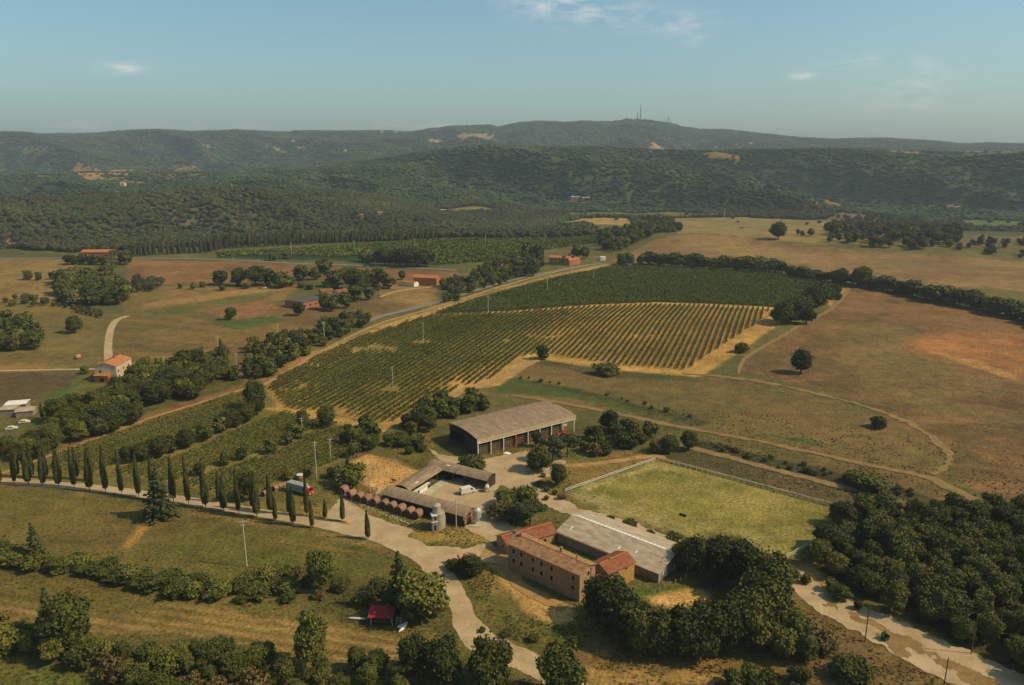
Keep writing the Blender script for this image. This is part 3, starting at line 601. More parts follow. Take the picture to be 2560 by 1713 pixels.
ribbon('side_road', [(835, 738), (880, 722), (960, 703), (1040, 680), (1120, 655), (1200, 635), (1260, 622), (1340, 607), (1400, 602)], [6, 6, 6, 5, 5, 5, 5, 5, 5], asphalt, off=.12, rag=.2)
ribbon('field_lane', [(250, 826), (247, 800), (251, 765), (259, 742), (275, 729), (315, 719)], [4.2] * 6, gravel, rag=.3)
ribbon('field_lane', [(-60, 850), (0, 849), (100, 847), (235, 845)], 2.5, gravel, rag=.3)
ribbon('field_lane', [(200, 935), (250, 907), (300, 878), (340, 850), (380, 852)], 3, gravel, rag=.3)
ribbon('dirt_track', [(1690, 856), (1694, 838), (1712, 815), (1780, 775), (1850, 735), (1905, 705), (1945, 657)], [1.6, 2, 2.6, 2.6, 2.8, 3, 3], dirt_f, rag=.4)
ribbon('dirt_track', [(1560, 855), (1700, 868), (1830, 892), (1960, 925), (2060, 960), (2130, 1000), (2170, 1040), (2160, 1070), (2130, 1090)], [2, 2.4, 2.4, 2.2, 2.2, 2.6, 3, 2.4, 2], dirt_f, rag=1.8)
ribbon('dirt_track', [(1170, 905), (1260, 918), (1400, 945), (1560, 978), (1700, 1003), (1850, 1035), (1990, 1065), (2110, 1090), (2200, 1130), (2290, 1172)], [3, 3.2, 3.2, 3.2, 3, 2.6, 2.6, 4, 4, 4], dirt_f, rag=1.0)
ribbon('dirt_track', [(1555, 1018), (1640, 1040), (1760, 1072), (1900, 1108), (1990, 1132), (2080, 1164)], [3, 4, 4, 4, 3.5, 3], dirt_f, rag=.8)
ribbon('dirt_track', [(870, 990), (900, 970), (960, 955), (1040, 905), (1130, 872), (1200, 838), (1240, 818)], [3, 3, 4, 5, 5, 5, 4], dirt, rag=.8)
ribbon('dirt_track', [(870, 680), (905, 668), (960, 660), (1005, 658)], 3, gravel, rag=.4)
# ================================================================== vegetation
rng = np.random.RandomState(11)
def cards(P, Nn, size, jit=.8, asp=1.0, seed=0):
    """one small quad per point, loosely facing along Nn"""
    r = np.random.RandomState(seed); n = len(P)
    d = Nn + r.normal(0, jit, (n, 3)); d /= np.linalg.norm(d, axis=1)[:, None] + 1e-9
    a = np.cross(d, r.normal(0, 1, (n, 3))); a /= np.linalg.norm(a, axis=1)[:, None] + 1e-9
    b = np.cross(d, a); s = (size * r.uniform(.6, 1.35, n))[:, None] / 2
    a = a * s; b = b * s * asp
    V = np.stack([P - a - b, P + a - b * .7, P + a * .8 + b, P - a * .7 + b * 1.1], 1).reshape(-1, 3)
    return V, np.arange(4 * n).reshape(-1, 4)
def blob(c, r, seed, nu=9, nv=6, amp=.22):
    u, v = np.meshgrid(np.linspace(0, 2 * np.pi, nu, endpoint=False), np.linspace(.12, np.pi - .12, nv), indexing='ij')
    k = 1 + amp * np.random.RandomState(seed).uniform(-1, 1, u.shape)
    P = np.stack([c[0] + r[0] * k * np.sin(v) * np.cos(u), c[1] + r[1] * k * np.sin(v) * np.sin(u), c[2] + r[2] * k * np.cos(v)], -1)
    I = np.arange(nu)[:, None] * nv + np.arange(nv - 1)[None, :]; J = ((np.arange(nu) + 1) % nu)[:, None] * nv + np.arange(nv - 1)[None, :]
    return P.reshape(-1, 3), np.stack([I, I + 1, J + 1, J], -1).reshape(-1, 4)
def join(parts):
    V = []; Fs = []; k = 0
    for v, f in parts: V.append(v); Fs.append(f + k); k += len(v)
    return np.concatenate(V), np.concatenate(Fs)
def lobed_crown(H, Wd, z0, nl, ncard, size, seed, flat=1.0, spread=.62, core=.78, lobe=(.34, .52)):
    r = np.random.RandomState(seed); parts = []; lobes = []
    cz = z0 + (H - z0) * .5
    lobes.append((np.array([0, 0, cz]), np.array([Wd * .33, Wd * .33, (H - z0) * .42])))
    for i in range(nl):
        a = r.uniform(0, 2 * np.pi); q = r.uniform(.35, 1) * spread; z = z0 + (H - z0) * r.uniform(.2, .83)
        edge = 1 - .45 * abs((z - cz) / ((H - z0) * .5)) ** 1.5
        rad = r.uniform(*lobe) * Wd * .5
        lobes.append((np.array([math.cos(a) * q * Wd * .5 * edge, math.sin(a) * q * Wd * .5 * edge, z]), np.array([rad, rad, rad * .78 * flat])))
    area = np.array([l[1][0] ** 2 for l in lobes]); cnt = (ncard * area / area.sum()).astype(int)
    for i, (c, R) in enumerate(lobes):
        d = r.normal(0, 1, (cnt[i], 3)); d /= np.linalg.norm(d, axis=1)[:, None]
        P = c + d * R * np.where(r.rand(cnt[i], 1) < .16, r.uniform(1.1, 1.38, (cnt[i], 1)), r.uniform(.84, 1.12, (cnt[i], 1)))
        ok = np.ones(len(P), bool)
        for j, (c2, R2) in enumerate(lobes):
            if j != i: ok &= (((P - c2) / R2) ** 2).sum(1) > .62
        ok &= P[:, 2] > z0 * .8
        if ok.sum(): parts.append(cards(P[ok], d[ok], size, .75, seed=seed * 31 + i))
        parts.append(blob(c, R * core, seed + i))
    return join(parts)
def trunk_mesh(name, H, r0, limbs, seed, lean=0):
    m = MB(); r = random.Random(seed); top = Vector((lean, 0, H * .62))
    m.tube((0, 0, -.4), (lean * .4, 0, H * .3), r0, r0 * .7, 7, cap=False); m.tube((lean * .4, 0, H * .3), top, r0 * .7, r0 * .3, 7)
    for i in range(limbs):
        a = r.uniform(0, 6.28); z = H * r.uniform(.22, .5); L = H * r.uniform(.18, .3)
        m.tube((lean * .5, 0, z), (lean * .5 + math.cos(a) * L, math.sin(a) * L, z + L * .8), r0 * .42, r0 * .12, 5)
    return m
PROTO = {}; PCROWN = {}
def make_proto(kind, i, crown, trunk, fmat):
    e = bpy.data.objects.new(kind, None)
    c = npmesh('crown', crown[0], crown[1], fmat, link=False)
    t = trunk.build('trunk', bark); col.objects.unlink(t)
    PCROWN.setdefault(kind, []).append(c)
    PROTO.setdefault(kind, []).append((c.data, t.data))
for i in range(5):
    r = random.Random(i)
    make_proto('evergreen_oak', i, lobed_crown(8, 8.2 + r.uniform(-.8, .8), .9, 22, 6500, .34, 10 + i, .9, lobe=(.22, .44)), trunk_mesh('t', 8, .26, 4, i), fol_oak)
for i in range(5):
    r = random.Random(50 + i)
    make_proto('broadleaf_tree', i, lobed_crown(8, 6.6 + r.uniform(-.9, .9), 1.2, 24, 5200, .32, 40 + i, 1.0, .8, .55, (.18, .36)), trunk_mesh('t', 8, .2, 5, 9 + i), fol_green)
for i in range(4):
    make_proto('bush', i, lobed_crown(3, 4.2, .05, 15, 2400, .24, 70 + i, .8, .85, .6, (.18, .4)), trunk_mesh('t', 2.2, .08, 4, 20 + i), fol_green)
for i in range(3):
    make_proto('dry_shrub', i, lobed_crown(3, 4.0, .05, 10, 1300, .26, 90 + i, .8, .85, .4, (.22, .4)), trunk_mesh('t', 2.6, .06, 6, 30 + i), fol_dry)
for i in range(2):
    make_proto('olive_tree', i, lobed_crown(4.5, 4.4, .9, 9, 1300, .28, 110 + i, .9, .7, .62, (.3, .46)), trunk_mesh('t', 4, .16, 4, 40 + i), fol_olive)
def conifer(H, Wd, seed, tiers=15):
    r = np.random.RandomState(seed); parts = []
    for k in range(tiers):
        f = k / (tiers - 1); z = H * (.08 + .9 * f); R = Wd / 2 * (1 - f) ** .8 * r.uniform(.82, 1.1) + .12
        nb = int(9 - 4 * f)
        for j in range(nb):
            a = 2 * np.pi * (j + r.uniform(-.3, .3)) / nb + k; L = R * r.uniform(.7, 1.15); q = max(6, int(34 * L / (Wd / 2)))
            s = r.uniform(.1, 1, q); side = r.normal(0, .13, q) * L * (1.2 - s * .6)
            P = np.stack([np.cos(a) * s * L - np.sin(a) * side, np.sin(a) * s * L + np.cos(a) * side, z - s * s * L * .28 + r.normal(0, .08, q)], 1)
            parts.append(cards(P, np.tile([0, 0, 1.0], (q, 1)), .42, .5, seed=seed + k * 20 + j))
        parts.append(blob((0, 0, z), (R * .5, R * .5, H / tiers * .7), seed + k, 8, 4, .3))
    return join(parts)
for i in range(2): make_proto('conifer', i, conifer(10, 6.2, 130 + i), trunk_mesh('t', 14, .2, 0, 50 + i), fol_con)
def pine(seed, H=8):
    r = np.random.RandomState(seed); parts = []
    for k in range(13):
        a = r.uniform(0, 6.28); q = r.uniform(.1, .95) * 3.3; c = np.array([math.cos(a) * q, math.sin(a) * q, H - 1.9 - .1 * q * q + r.uniform(-.9, .5)])
        R = np.array([1.7, 1.7, .9]) * r.uniform(.8, 1.1); d = r.normal(0, 1, (210, 3)); d /= np.linalg.norm(d, axis=1)[:, None]
        parts.append(cards(c + d * R, d, .4, .7, seed=seed + k)); parts.append(blob(c, R * .8, seed + k))
    return join(parts)
for i in range(2): make_proto('umbrella_pine', i, pine(150 + i), trunk_mesh('t', 10, .24, 4, 60 + i), fol_con)
def cypress(seed, H=10):
    r = np.random.RandomState(seed); n = 2600; f = r.uniform(0, 1, n) ** .9; a = r.uniform(0, 2 * np.pi, n)
    prof_ = lambda f: .95 * np.sin(np.clip(f * .93 + .07, 0, 1) ** .62 * np.pi) ** .8 * (1.04 - .30 * f) + .03
    wob = 1 + .13 * np.sin(a * 3 + f * 9 + seed) + .08 * np.sin(a * 5 - f * 17)
    R = prof_(f) * wob; z = 1.15 + f * (H - 1.15)
    P = np.stack([np.cos(a) * R, np.sin(a) * R, z], 1)
    c1 = cards(P, np.stack([np.cos(a), np.sin(a), .5 + 0 * a], 1), .26, .45, 1.6, seed)
    u, v = np.meshgrid(np.linspace(0, 2 * np.pi, 16, endpoint=False), np.linspace(0, 1, 22), indexing='ij')
    RR_ = prof_(v) * .9; Q = np.stack([np.cos(u) * RR_, np.sin(u) * RR_, 1.15 + v * (H - 1.2)], -1).reshape(-1, 3)
    I = np.arange(16)[:, None] * 22 + np.arange(21)[None, :]; J = ((np.arange(16) + 1) % 16)[:, None] * 22 + np.arange(21)[None, :]
    return join([c1, (Q, np.stack([I, J, J + 1, I + 1], -1).reshape(-1, 4))])
for i in range(3): make_proto('cypress', i, cypress(170 + i), trunk_mesh('t', 9, .13, 0, 70 + i), fol_cyp)
NOMH = dict(evergreen_oak=8, broadleaf_tree=8, bush=3, dry_shrub=3, olive_tree=4.5, conifer=10, umbrella_pine=8, cypress=10)
CATN = dict(evergreen_oak='tree', broadleaf_tree='tree', bush='bush', dry_shrub='bush', olive_tree='olive tree', conifer='conifer', umbrella_pine='pine tree', cypress='cypress')
PL = []     # every plant: kind, x, y, height, width factor, label, group
def T(kind, x, y, h, label=None, group=None, wf=1.0, disp=True, pt=None):
    p = pt if pt is not None else (D(x, y) if disp else W(x, y))
    PL.append([kind, float(p[0]), float(p[1]), h, wf, label, group])
def scatter(pts, gap, kinds, hr, label, group, seed=0, wf=(.85, 1.15), keep=1.0, line=None):
    """trees over a polygon (or within `line` metres of a polyline) of the ground"""
    P = world_poly(pts); r = np.random.RandomState(seed + 500); x0, y0 = P.min(0) - (line or 0); x1, y1 = P.max(0) + (line or 0)
    X, Y = np.meshgrid(np.arange(x0, x1, gap), np.arange(y0, y1, gap)); X = X.ravel() + r.uniform(-.4, .4, X.size) * gap; Y = Y.ravel() + r.uniform(-.4, .4, Y.size) * gap
    s = (line - pdist(X, Y, P)) if line else sdist(X, Y, P)
    for k in np.nonzero(s > 0)[0]:
        if r.rand() > keep: continue
        kd = kinds[r.randint(len(kinds))]; PL.append([kd, X[k], Y[k], r.uniform(*hr), r.uniform(*wf), label, group])
def along(pts, gap, kinds, hr, label, group, seed=0, jit=1.0, wf=(.9, 1.15), keep=1.0):
    P = world_poly(pts); r = np.random.RandomState(seed + 900)
    d = np.r_[0, np.cumsum(np.linalg.norm(np.diff(P, axis=0), axis=1))]
    s = gap * .3
    while s < d[-1]:
        if r.rand() < keep:
            x = np.interp(s, d, P[:, 0]) + r.uniform(-jit, jit); y = np.interp(s, d, P[:, 1]) + r.uniform(-jit, jit)
            PL.append([kinds[r.randint(len(kinds))], x, y, r.uniform(*hr), r.uniform(*wf), label, group])
        s += gap * r.uniform(.75, 1.25)
OAK, BRO, BUS, DRY, OLI, CON, PIN, CYP = 'evergreen_oak', 'broadleaf_tree', 'bush', 'dry_shrub', 'olive_tree', 'conifer', 'umbrella_pine', 'cypress'
# ---- the cypress avenue: base pixel and top row in the full-size photo
near_row = [(0, 1211, 1125), (37, 1211, 1125), (72, 1213, 1118), (108, 1215, 1126), (147, 1217, 1120), (186, 1220, 1118), (224, 1227, 1118), (265, 1232, 1120), (305, 1237, 1126), (347, 1243, 1122),
            (383, 1250, 1133), (434, 1256, 1140), (472, 1262, 1144), (515, 1270, 1158), (560, 1278, 1186), (597, 1285, 1172), (643, 1294, 1178), (689, 1302, 1244), (734, 1312, 1218), (781, 1320, 1247), (921, 1348, 1276)]
for k, (x, yb, yt) in enumerate(near_row):
    p = W(x, yb); h = top_h(p, yt / K)
    nm = ['first', 'second', 'third', 'fourth', 'fifth', 'sixth', 'seventh', 'eighth', 'ninth', 'tenth', 'eleventh', 'twelfth', 'thirteenth', 'fourteenth', 'fifteenth', 'sixteenth', 'seventeenth', 'eighteenth', 'nineteenth', 'twentieth', 'last'][k]
    lb = 'lone dark cypress at the right end of the avenue near side' if k == 20 else '%s cypress from the left on the near side of the gravel avenue' % nm
    T(CYP, x, yb, h * (1, .96, 1.04, 1, .93)[k % 5], lb, 'cypresses on the near side of the avenue', (.92 if h > 9 else .8) * (1, .88, 1.1, .95, 1.05, .84, 1)[k % 7], disp=False)
far_row = [(44, 1192, 1122), (80, 1194, 1115), (117, 1195, 1120), (151, 1197, 1124), (193, 1198, 1118), (230, 1203, 1120), (548, 1255, 1178), (634, 1275, 1180), (678, 1283, 1185), (723, 1286, 1212), (768, 1290, 1190), (813, 1296, 1248), (857, 1304, 1228)]
for k, (x, yb, yt) in enumerate(far_row):
    p = W(x, yb); h = top_h(p, yt / K)
    nm = ['first', 'second', 'third', 'fourth', 'fifth', 'sixth', 'seventh', 'eighth', 'ninth', 'tenth', 'eleventh', 'twelfth', 'thirteenth'][k]
    T(CYP, x, yb, h, '%s cypress from the left on the far side of the gravel avenue' % nm, 'cypresses on the far side of the avenue', .85, disp=False)
# ---- single trees
def one(kind, x, yb, yt, label, wf=1.0, group=None):
    p = D(x, yb); T(kind, x, yb, max(1.2, top_h(p, yt)), label, group, wf)
one(CON, 368, 1184, 1070, 'broad layered cedar standing alone below the cypress avenue', 1.15)
one(CON, 915, 1395, 1262, 'tall layered conifer behind the red roofed shed', 1.0)
one(BRO, 965, 1415, 1312, 'big bushy pine beside the tall conifer near the road bend', 1.3)
one(BRO, 990, 1405, 1335, 'dense tree at the right edge of the clump by the road bend', 1.2)
one(BRO, 940, 1422, 1350, 'low bushy tree right behind the red shed', 1.0)
one(BRO, 733, 1352, 1258, 'slender young tree alone in the meadow left of the shed', .75)
one(CON, 85, 1290, 1195, 'dark pointed conifer above the hedge at the left edge', .9)
one(CON, 122, 1480, 1345, 'tall dark pine on the lower left, rising over the thicket', 1.0)
one(BRO, 160, 1490, 1362, 'round crowned tree beside the tall dark pine', .85)
one(BRO, 718, 1535, 1405, 'dark upright pine at the lower edge left of the road', .66)
one(OAK, 1006, 1560, 1460, 'round dark oak left of the road at the lower edge', .85)
one(OAK, 1120, 1568, 1462, 'round dark oak right beside the road at the lower edge', .95)
one(OAK, 948, 1545, 1452, 'rounded oak just left of the pair by the road', .9)
one(BRO, 1283, 1600, 1485, 'loose light tree right of the road at the lower edge', 1.0)
one(PIN, 1213, 1203, 1143, 'umbrella pine standing over the left wing of the farmhouse', 1.1)
one(BUS, 1184, 1192, 1152, 'green bushy growth left of the umbrella pine', 1.3)
one(BUS, 1158, 1160, 1125, 'tangled green shrub beside the stable yard', 1.1)
one(DRY, 1145, 1182, 1146, 'brown low shrub at the foot of the shrub bank by the yard', 1.3)
one(BUS, 1205, 1150, 1112, 'green shrub at the top of the bank by the yard', 1.1)
one(OAK, 1231, 1078, 1022, 'round dark tree on the edge of the gravel yard', .95)
one(OAK, 1276, 1112, 1058, 'smaller dark tree right of the yard, beside the bank', .85)
one(PIN, 1265, 1058, 996, 'umbrella pine behind the round tree on the yard', 1.0)
one(PIN, 1298, 1046, 990, 'second umbrella pine, to the right of the yard pine', 1.0)
one(BRO, 1228, 1022, 982, 'slim green tree in front of the hay barn posts', .6)
one(BUS, 1080, 1076, 1043, 'dark shrub between the hay barn and the stable roof', 1.5)
one(OAK, 747, 978, 930, 'dark lone tree in the gap above the lower vines', 1.0)
one(OAK, 693, 985, 935, 'dark slim tree beside the pole in the lower vines', .7)
one(OAK, 1832, 854, 798, 'lone rounded oak on the brown slope', .95)
one(BUS, 2012, 979, 952, 'small dark bush alone on the brown slope', 1.0)
one(BUS, 1697, 807, 783, 'small round bush beside the dirt track', 1.0)
one(OAK, 1242, 822, 788, 'small oak at the corner between the vine blocks', .95)
one(BUS, 1390, 856, 830, 'dark bush on the bank under the striped vines', 1.8)
one(OAK, 170, 762, 722, 'lone round oak in the left field', .95)
one(OAK, 1780, 548, 506, 'broad lone oak on the crest of the far brown field', 1.1)
one(BUS, 1988, 1118, 1085, 'green thicket among the terrace strips', 2.0)
one(OAK, 1078, 1318, 1268, 'dark tree grown over the ruined brick oven', 1.15)
one(BUS, 1040, 1305, 1280, 'dark shrub to the left of the ruined oven', 1.1)
one(CON, 797, 1100, 1030, 'dark pointed conifer at the corner of the horse paddock', .55)
one(BUS, 800, 1112, 1065, 'leafy shrub in front of the horse paddock', 1.2)
one(CON, 655, 912, 862, 'x', .7) if False else None
one(CON, 466, 842, 792, 'pointed conifer in the wood, left one of the pair by the pole', .8)
one(CON, 510, 848, 776, 'tall pointed conifer in the wood, right one of the pair', .85)
one(CON, 372, 905, 838, 'pointed conifer at the near edge of the wood by the pink house', .9)
one(CON, 430, 905, 850, 'pointed conifer within the wood below the field', .9)
one(CYP, 97, 958, 920, 'narrow cypress beside the sheds at the left edge', .8)
one(BUS, 196, 855, 836, 'small dark bush by the lane of the pink house', .8)
one(OAK, 585, 935, 868, 'dark tree at the top end of the long oak hedge', .9)
one(BRO, 570, 1145, 1075, 'leafy green tree behind the cypresses left of the lorry box', .8)
one(BRO, 1180, 1060, 1030, 'x', .6) if False else None
one(BUS, 1398, 1196, 1180, 'first small bush behind the long grey barn', .8, 'round bushes in a row behind the grey barn')
one(BUS, 1441, 1212, 1188, 'larger bush, second behind the long grey barn', 1.1, 'round bushes in a row behind the grey barn')
one(BUS, 1487, 1230, 1212, 'third small bush behind the long grey barn', .9, 'round bushes in a row behind the grey barn')
one(BUS, 1538, 1245, 1218, 'fourth bush at the end behind the long grey barn', 1.0, 'round bushes in a row behind the grey barn')
one(OAK, 1530, 1035, 995, 'dark spreading tree at the top of the terrace strip', 1.3); one(OAK, 1575, 1030, 985, 'dark tree on the sandy bank above the arena', 1.0)
one(OAK, 1395, 985, 937, 'dark oak above the scrub right of the hay barn', .95)
one(DRY, 1850, 1480, 1430, 'greyish shrub on the slope above the green bin', 1.2); one(BUS, 1935, 1545, 1500, 'round green bush on the slope at the lower edge', 1.2)
one(BUS, 1968, 1556, 1512, 'darker bush beside the round one at the lower edge', .9); one(DRY, 1880, 1495, 1445, 'grey leafless shrub above the road', .9)
# ---- stands
for q in [(1595, 1318, 1228), (1650, 1328, 1232), (1702, 1345, 1240), (1742, 1378, 1262), (1762, 1412, 1292), (1748, 1446, 1322), (1706, 1474, 1350), (1655, 1488, 1368), (1606, 1496, 1380), (1556, 1502, 1390), (1508, 1502, 1396), (1466, 1492, 1388),
          (1434, 1472, 1362), (1408, 1448, 1338), (1390, 1420, 1316), (1570, 1300, 1232), (1728, 1424, 1308), (1530, 1488, 1402), (1690, 1330, 1232), (1590, 1484, 1392), (1630, 1478, 1376), (1680, 1470, 1362)]:
    one(OAK, *q, 'dense dark evergreen oak in the ring by the grey barn', .86, 'oaks curving round the end of the grey barn')
for q in [(1790, 1450, 1390), (1820, 1480, 1410), (1790, 1510, 1440), (1840, 1512, 1450), (1760, 1490, 1425)]:
    one(BRO, *q, 'dusty bushy tree on the slope below the oak ring', 1.1, 'bushy trees below the oak ring')
scatter([(1862, 1300), (1870, 1250), (1935, 1200), (1990, 1160), (2020, 1160), (2050, 1200), (2120, 1190), (2180, 1180), (2260, 1180), (2420, 1200), (2600, 1500), (2500, 1640), (2343, 1560), (2200, 1490), (2080, 1420), (1980, 1375), (1900, 1330)],
        5.9, [OAK, BRO, BRO, BRO, BRO], (6, 9.5), 'dark wood tree crowding the right side below the brown slope', 'trees of the wood at the right', 3, (.9, 1.15))
scatter([(915, 1000), (930, 960), (985, 915), (1040, 930), (1100, 920), (1135, 935), (1060, 955), (990, 985), (960, 1010)], 6.5, [BRO, BRO, OAK], (5.5, 8.5), 'leafy tree in the copse behind the hay barn', 'trees behind the hay barn', 5)
scatter([(880, 1000), (930, 1000), (975, 1030), (940, 1062), (890, 1030)], 5, [BUS, BRO], (2.5, 5), 'green shrub on the bank between vines and yard', 'shrubs left of the hay barn', 6)
scatter([(1310, 1040), (1330, 1005), (1400, 980), (1480, 995), (1530, 1030), (1480, 1040), (1400, 1044)], 6, [BRO, BRO, DRY], (4, 7), 'bushy tree in the scrub right of the hay barn', 'scrub right of the hay barn', 7)
scatter([(780, 1010), (800, 985), (860, 975), (872, 1010), (850, 1040), (800, 1050)], 6, [BRO, BRO], (5, 7.5), 'broad green tree at the end of the lower vines', 'trees at the end of the lower vines', 8)
along([(300, 1058), (400, 1035), (480, 1000), (540, 978), (600, 950)], 4.5, [OAK], (6, 8.5), 'dark oak in the long hedge between the vine strips', 'oaks of the long hedge', 9, 2.5)
along([(440, 1092), (500, 1068), (560, 1050), (640, 1028), (690, 1000)], 8, [BRO, OAK], (4.5, 6), 'small tree in the broken row between the lower vines', 'trees between the lower vine strips', 10, 1.0)
along([(640, 1100), (720, 1092), (780, 1092), (830, 1080)], 9, [BRO], (3.5, 5), 'small tree along the near edge of the vines', 'small trees along the paddock', 12, 1.0)
scatter([(-40, 1068), (-40, 1045), (115, 1005), (128, 962), (235, 928), (255, 895), (345, 855), (430, 826), (520, 826), (522, 880), (440, 915), (350, 935), (300, 975), (180, 1020), (80, 1060)], 7.5, [BRO, BRO, OAK], (7, 11), 'leafy tree in the wooded belt on the left', 'trees of the wooded belt on the left', 13, (.95, 1.25))
scatter([(560, 858), (572, 800), (640, 778), (700, 765), (760, 738), (830, 722), (850, 740), (790, 768), (740, 792), (660, 838), (600, 872)], 7.5, [BRO, BRO, OAK], (5.5, 8), 'leafy tree in the belt above the vineyard track', 'trees above the vineyard track', 14, (.95, 1.25))
scatter([(132, 695), (142, 645), (245, 640), (290, 680), (285, 700), (200, 700)], 9, [OAK, BRO], (9, 13), 'big tree in the copse between the left fields', 'copse between the left fields', 15, (1, 1.3))
scatter([(300, 668), (310, 645), (370, 650), (370, 668)], 8, [OLI], (6, 8), 'silvery green tree beside the copse', 'silvery trees beside the copse', 16, (1, 1.2))
along([(240, 640), (255, 615), (262, 605)], 8, [OAK], (8, 11), 'dark tree behind the left copse', 'trees behind the left copse', 17)
scatter([(-40, 800), (-20, 750), (20, 745), (60, 745), (100, 780), (80, 800), (20, 805)], 7.5, [OAK, BRO], (8, 11), 'dark tree in the clump at the left edge', 'clump at the left edge', 18)
along([(60, 640), (85, 642), (110, 640), (135, 638)], 10, [OAK], (6, 8.5), 'dark oak in the short hedge in the tan field', 'short hedge in the tan field', 19)
along([(150, 604), (170, 606), (190, 604), (220, 606), (255, 606)], 9, [OAK], (9, 11), 'dark tree in front of the long house', 'trees before the long house', 20)
along([(268, 604), (290, 606)], 9, [OAK], (12, 15), 'tall dark tree right of the long house', 'tall trees right of the long house', 21)
along([(170, 712), (190, 718), (215, 724), (240, 728)], 6, [OLI], (3.5, 4.5), 'small grey olive in the row by the lane', 'olive row by the lane', 22, .5)
along([(120, 700), (160, 706), (200, 712), (232, 718)], 7, [OLI], (3, 4), 'small olive in the back row', 'back olive row', 23, .5)
scatter([(0, 690), (60, 680), (140, 690), (130, 702), (20, 704)], 9, [OLI, BUS], (3.5, 5), 'grey shrub at the edge of the left field', 'shrubs at the edge of the left field', 24)
along([(395, 662), (450, 660), (500, 655)], 12, [BUS, BRO], (4, 6), 'low tree in the hedge line across the left fields', 'hedge line across the left fields', 25, 4)
for q in [(505, 652, 618), (548, 655, 612), (585, 655, 606), (615, 652, 615), (645, 658, 620), (690, 642, 606), (665, 655, 632), (742, 628, 592), (722, 640, 612), (765, 655, 618), (790, 650, 610), (812, 662, 612), (840, 658, 615), (865, 655, 612), (890, 660, 630)]:
    one(BRO, *q, 'bushy tree in the line behind the red roofed farm', 1.25, 'trees behind the red roofed farm')
scatter([(500, 665), (640, 660), (760, 668), (900, 670), (900, 655), (700, 655), (520, 655)], 12, [BUS, BRO], (4, 6), 'low tree in the hedge behind the far farms', 'hedge behind the far farms', 26)
for q in [(815, 690, 652), (845, 686, 655), (790, 705, 668), (762, 712, 678), (745, 708, 670), (684, 722, 690), (528, 732, 702), (920, 640, 618)]:
    one(OAK, *q, 'dark tree around the dark roofed farm', .9, 'trees round the dark roofed farm')
scatter([(1000, 690), (1010, 655), (1060, 640), (1130, 605), (1190, 600), (1250, 590), (1245, 620), (1180, 645), (1090, 672), (1030, 695)], 9, [BRO, OAK, OLI], (5, 8.5), 'tree among the gardens left of the side road', 'garden trees by the side road', 27)
for q in [(880, 608, 566), (905, 608, 568), (930, 610, 566), (955, 610, 565), (975, 610, 572), (835, 600, 570), (850, 602, 578), (742, 605, 590), (625, 596, 578), (655, 592, 576)]:
    one(OAK, *q, 'dark tree beside the country road', 1.2, 'dark trees beside the country road')
for q in [(1210, 592, 556), (1232, 595, 560), (1220, 632, 590), (1290, 606, 585), (1305, 604, 580), (1320, 590, 560), (1338, 592, 562), (1200, 600, 575), (1215, 585, 560)]:
    one(OAK, *q, 'dark tree around the stone house by the side road', .95, 'trees round the stone house')
along([(1412, 606), (1440, 606), (1460, 606)], 9, [OAK], (10, 12), 'dark spreading tree at the top corner of the vineyard', 'trees at the top corner of the vineyard', 28, 3)
along([(1490, 606), (1560, 612), (1620, 616), (1700, 620), (1790, 625)], 6.5, [OAK], (10, 14.5), 'dark oak in the hedge behind the upper vines', 'oaks behind the upper vines', 29, 3, (1.2, 1.6))
along([(1800, 632), (1860, 640), (1885, 643), (1925, 647), (1990, 657), (2012, 662)], 6, [OAK, BRO], (7, 11), 'tree in the hedge right of the upper vines', 'hedge right of the upper vines', 30, 3, (1.2, 1.5))
one(OAK, 1923, 652, 612, 'left round oak of the pair at the top of the track', 1.0); one(OAK, 1970, 656, 608, 'right round oak of the pair at the top of the track', 1.2)
along([(2010, 662), (2060, 670), (2100, 680), (2140, 690), (2200, 700), (2260, 712), (2343, 735), (2420, 760)], 5, [OAK, BRO], (8.5, 13), 'dark oak in the hedge climbing to the right edge', 'hedge climbing to the right edge', 31, 3, (1.2, 1.6))
for q in [(1790, 742, 690), (1808, 738, 682), (1830, 728, 675), (1855, 715, 655), (1872, 700, 645), (1885, 690, 642), (1845, 742, 700)]:
    one(OAK, *q, 'dark oak in the clump at the corner of the striped vines', 1.1, 'oak clump at the vineyard corner')
scatter([(1560, 1000), (1640, 1015), (1760, 1045), (1990, 1095), (2140, 1140), (2140, 1155), (1960, 1118), (1740, 1064), (1600, 1028)], 5.5, [DRY, BUS], (1.0, 2.0), 'low dark scrub on the broad bank behind the arena', 'scrub on the bank behind the arena', 61)
scatter([(2060, 470), (2230, 470), (2300, 500), (2150, 500), (2050, 490)], 22, [OAK, BRO], (7, 11), 'dark tree around the right hand village', 'trees round the right hand village', 62)
along([(1900, 556), (1980, 545), (2060, 530), (2140, 520), (2200, 508)], 16, [OAK, BRO], (7, 11), 'tree in the hedge between the far right fields', 'hedge between the far right fields', 63, 5)
along([(2200, 570), (2260, 560), (2343, 556), (2420, 552)], 14, [OAK, BRO, BUS], (5, 9), 'tree in the hedge under the green hill field', 'hedge under the green hill field', 64, 5)
along([(1640, 498), (1760, 496), (1880, 503), (1960, 498)], 15, [OAK, BRO], (7, 10), 'tree along the crest of the far tan field', 'trees on the crest of the far field', 65, 4, keep=.8)
one(BUS, 1916, 672, 654, 'small round bush on the bare patch by the track, upper one', .8); one(BUS, 1917, 686, 668, 'small round bush on the bare patch by the track, lower one', .8)
scatter([(1370, 580), (1380, 545), (1440, 530), (1500, 510), (1535, 512), (1560, 530), (1480, 548), (1430, 575)], 13, [OAK], (10, 13), 'tall dark oak in the copse above the stone house', 'oaks above the stone house', 32)
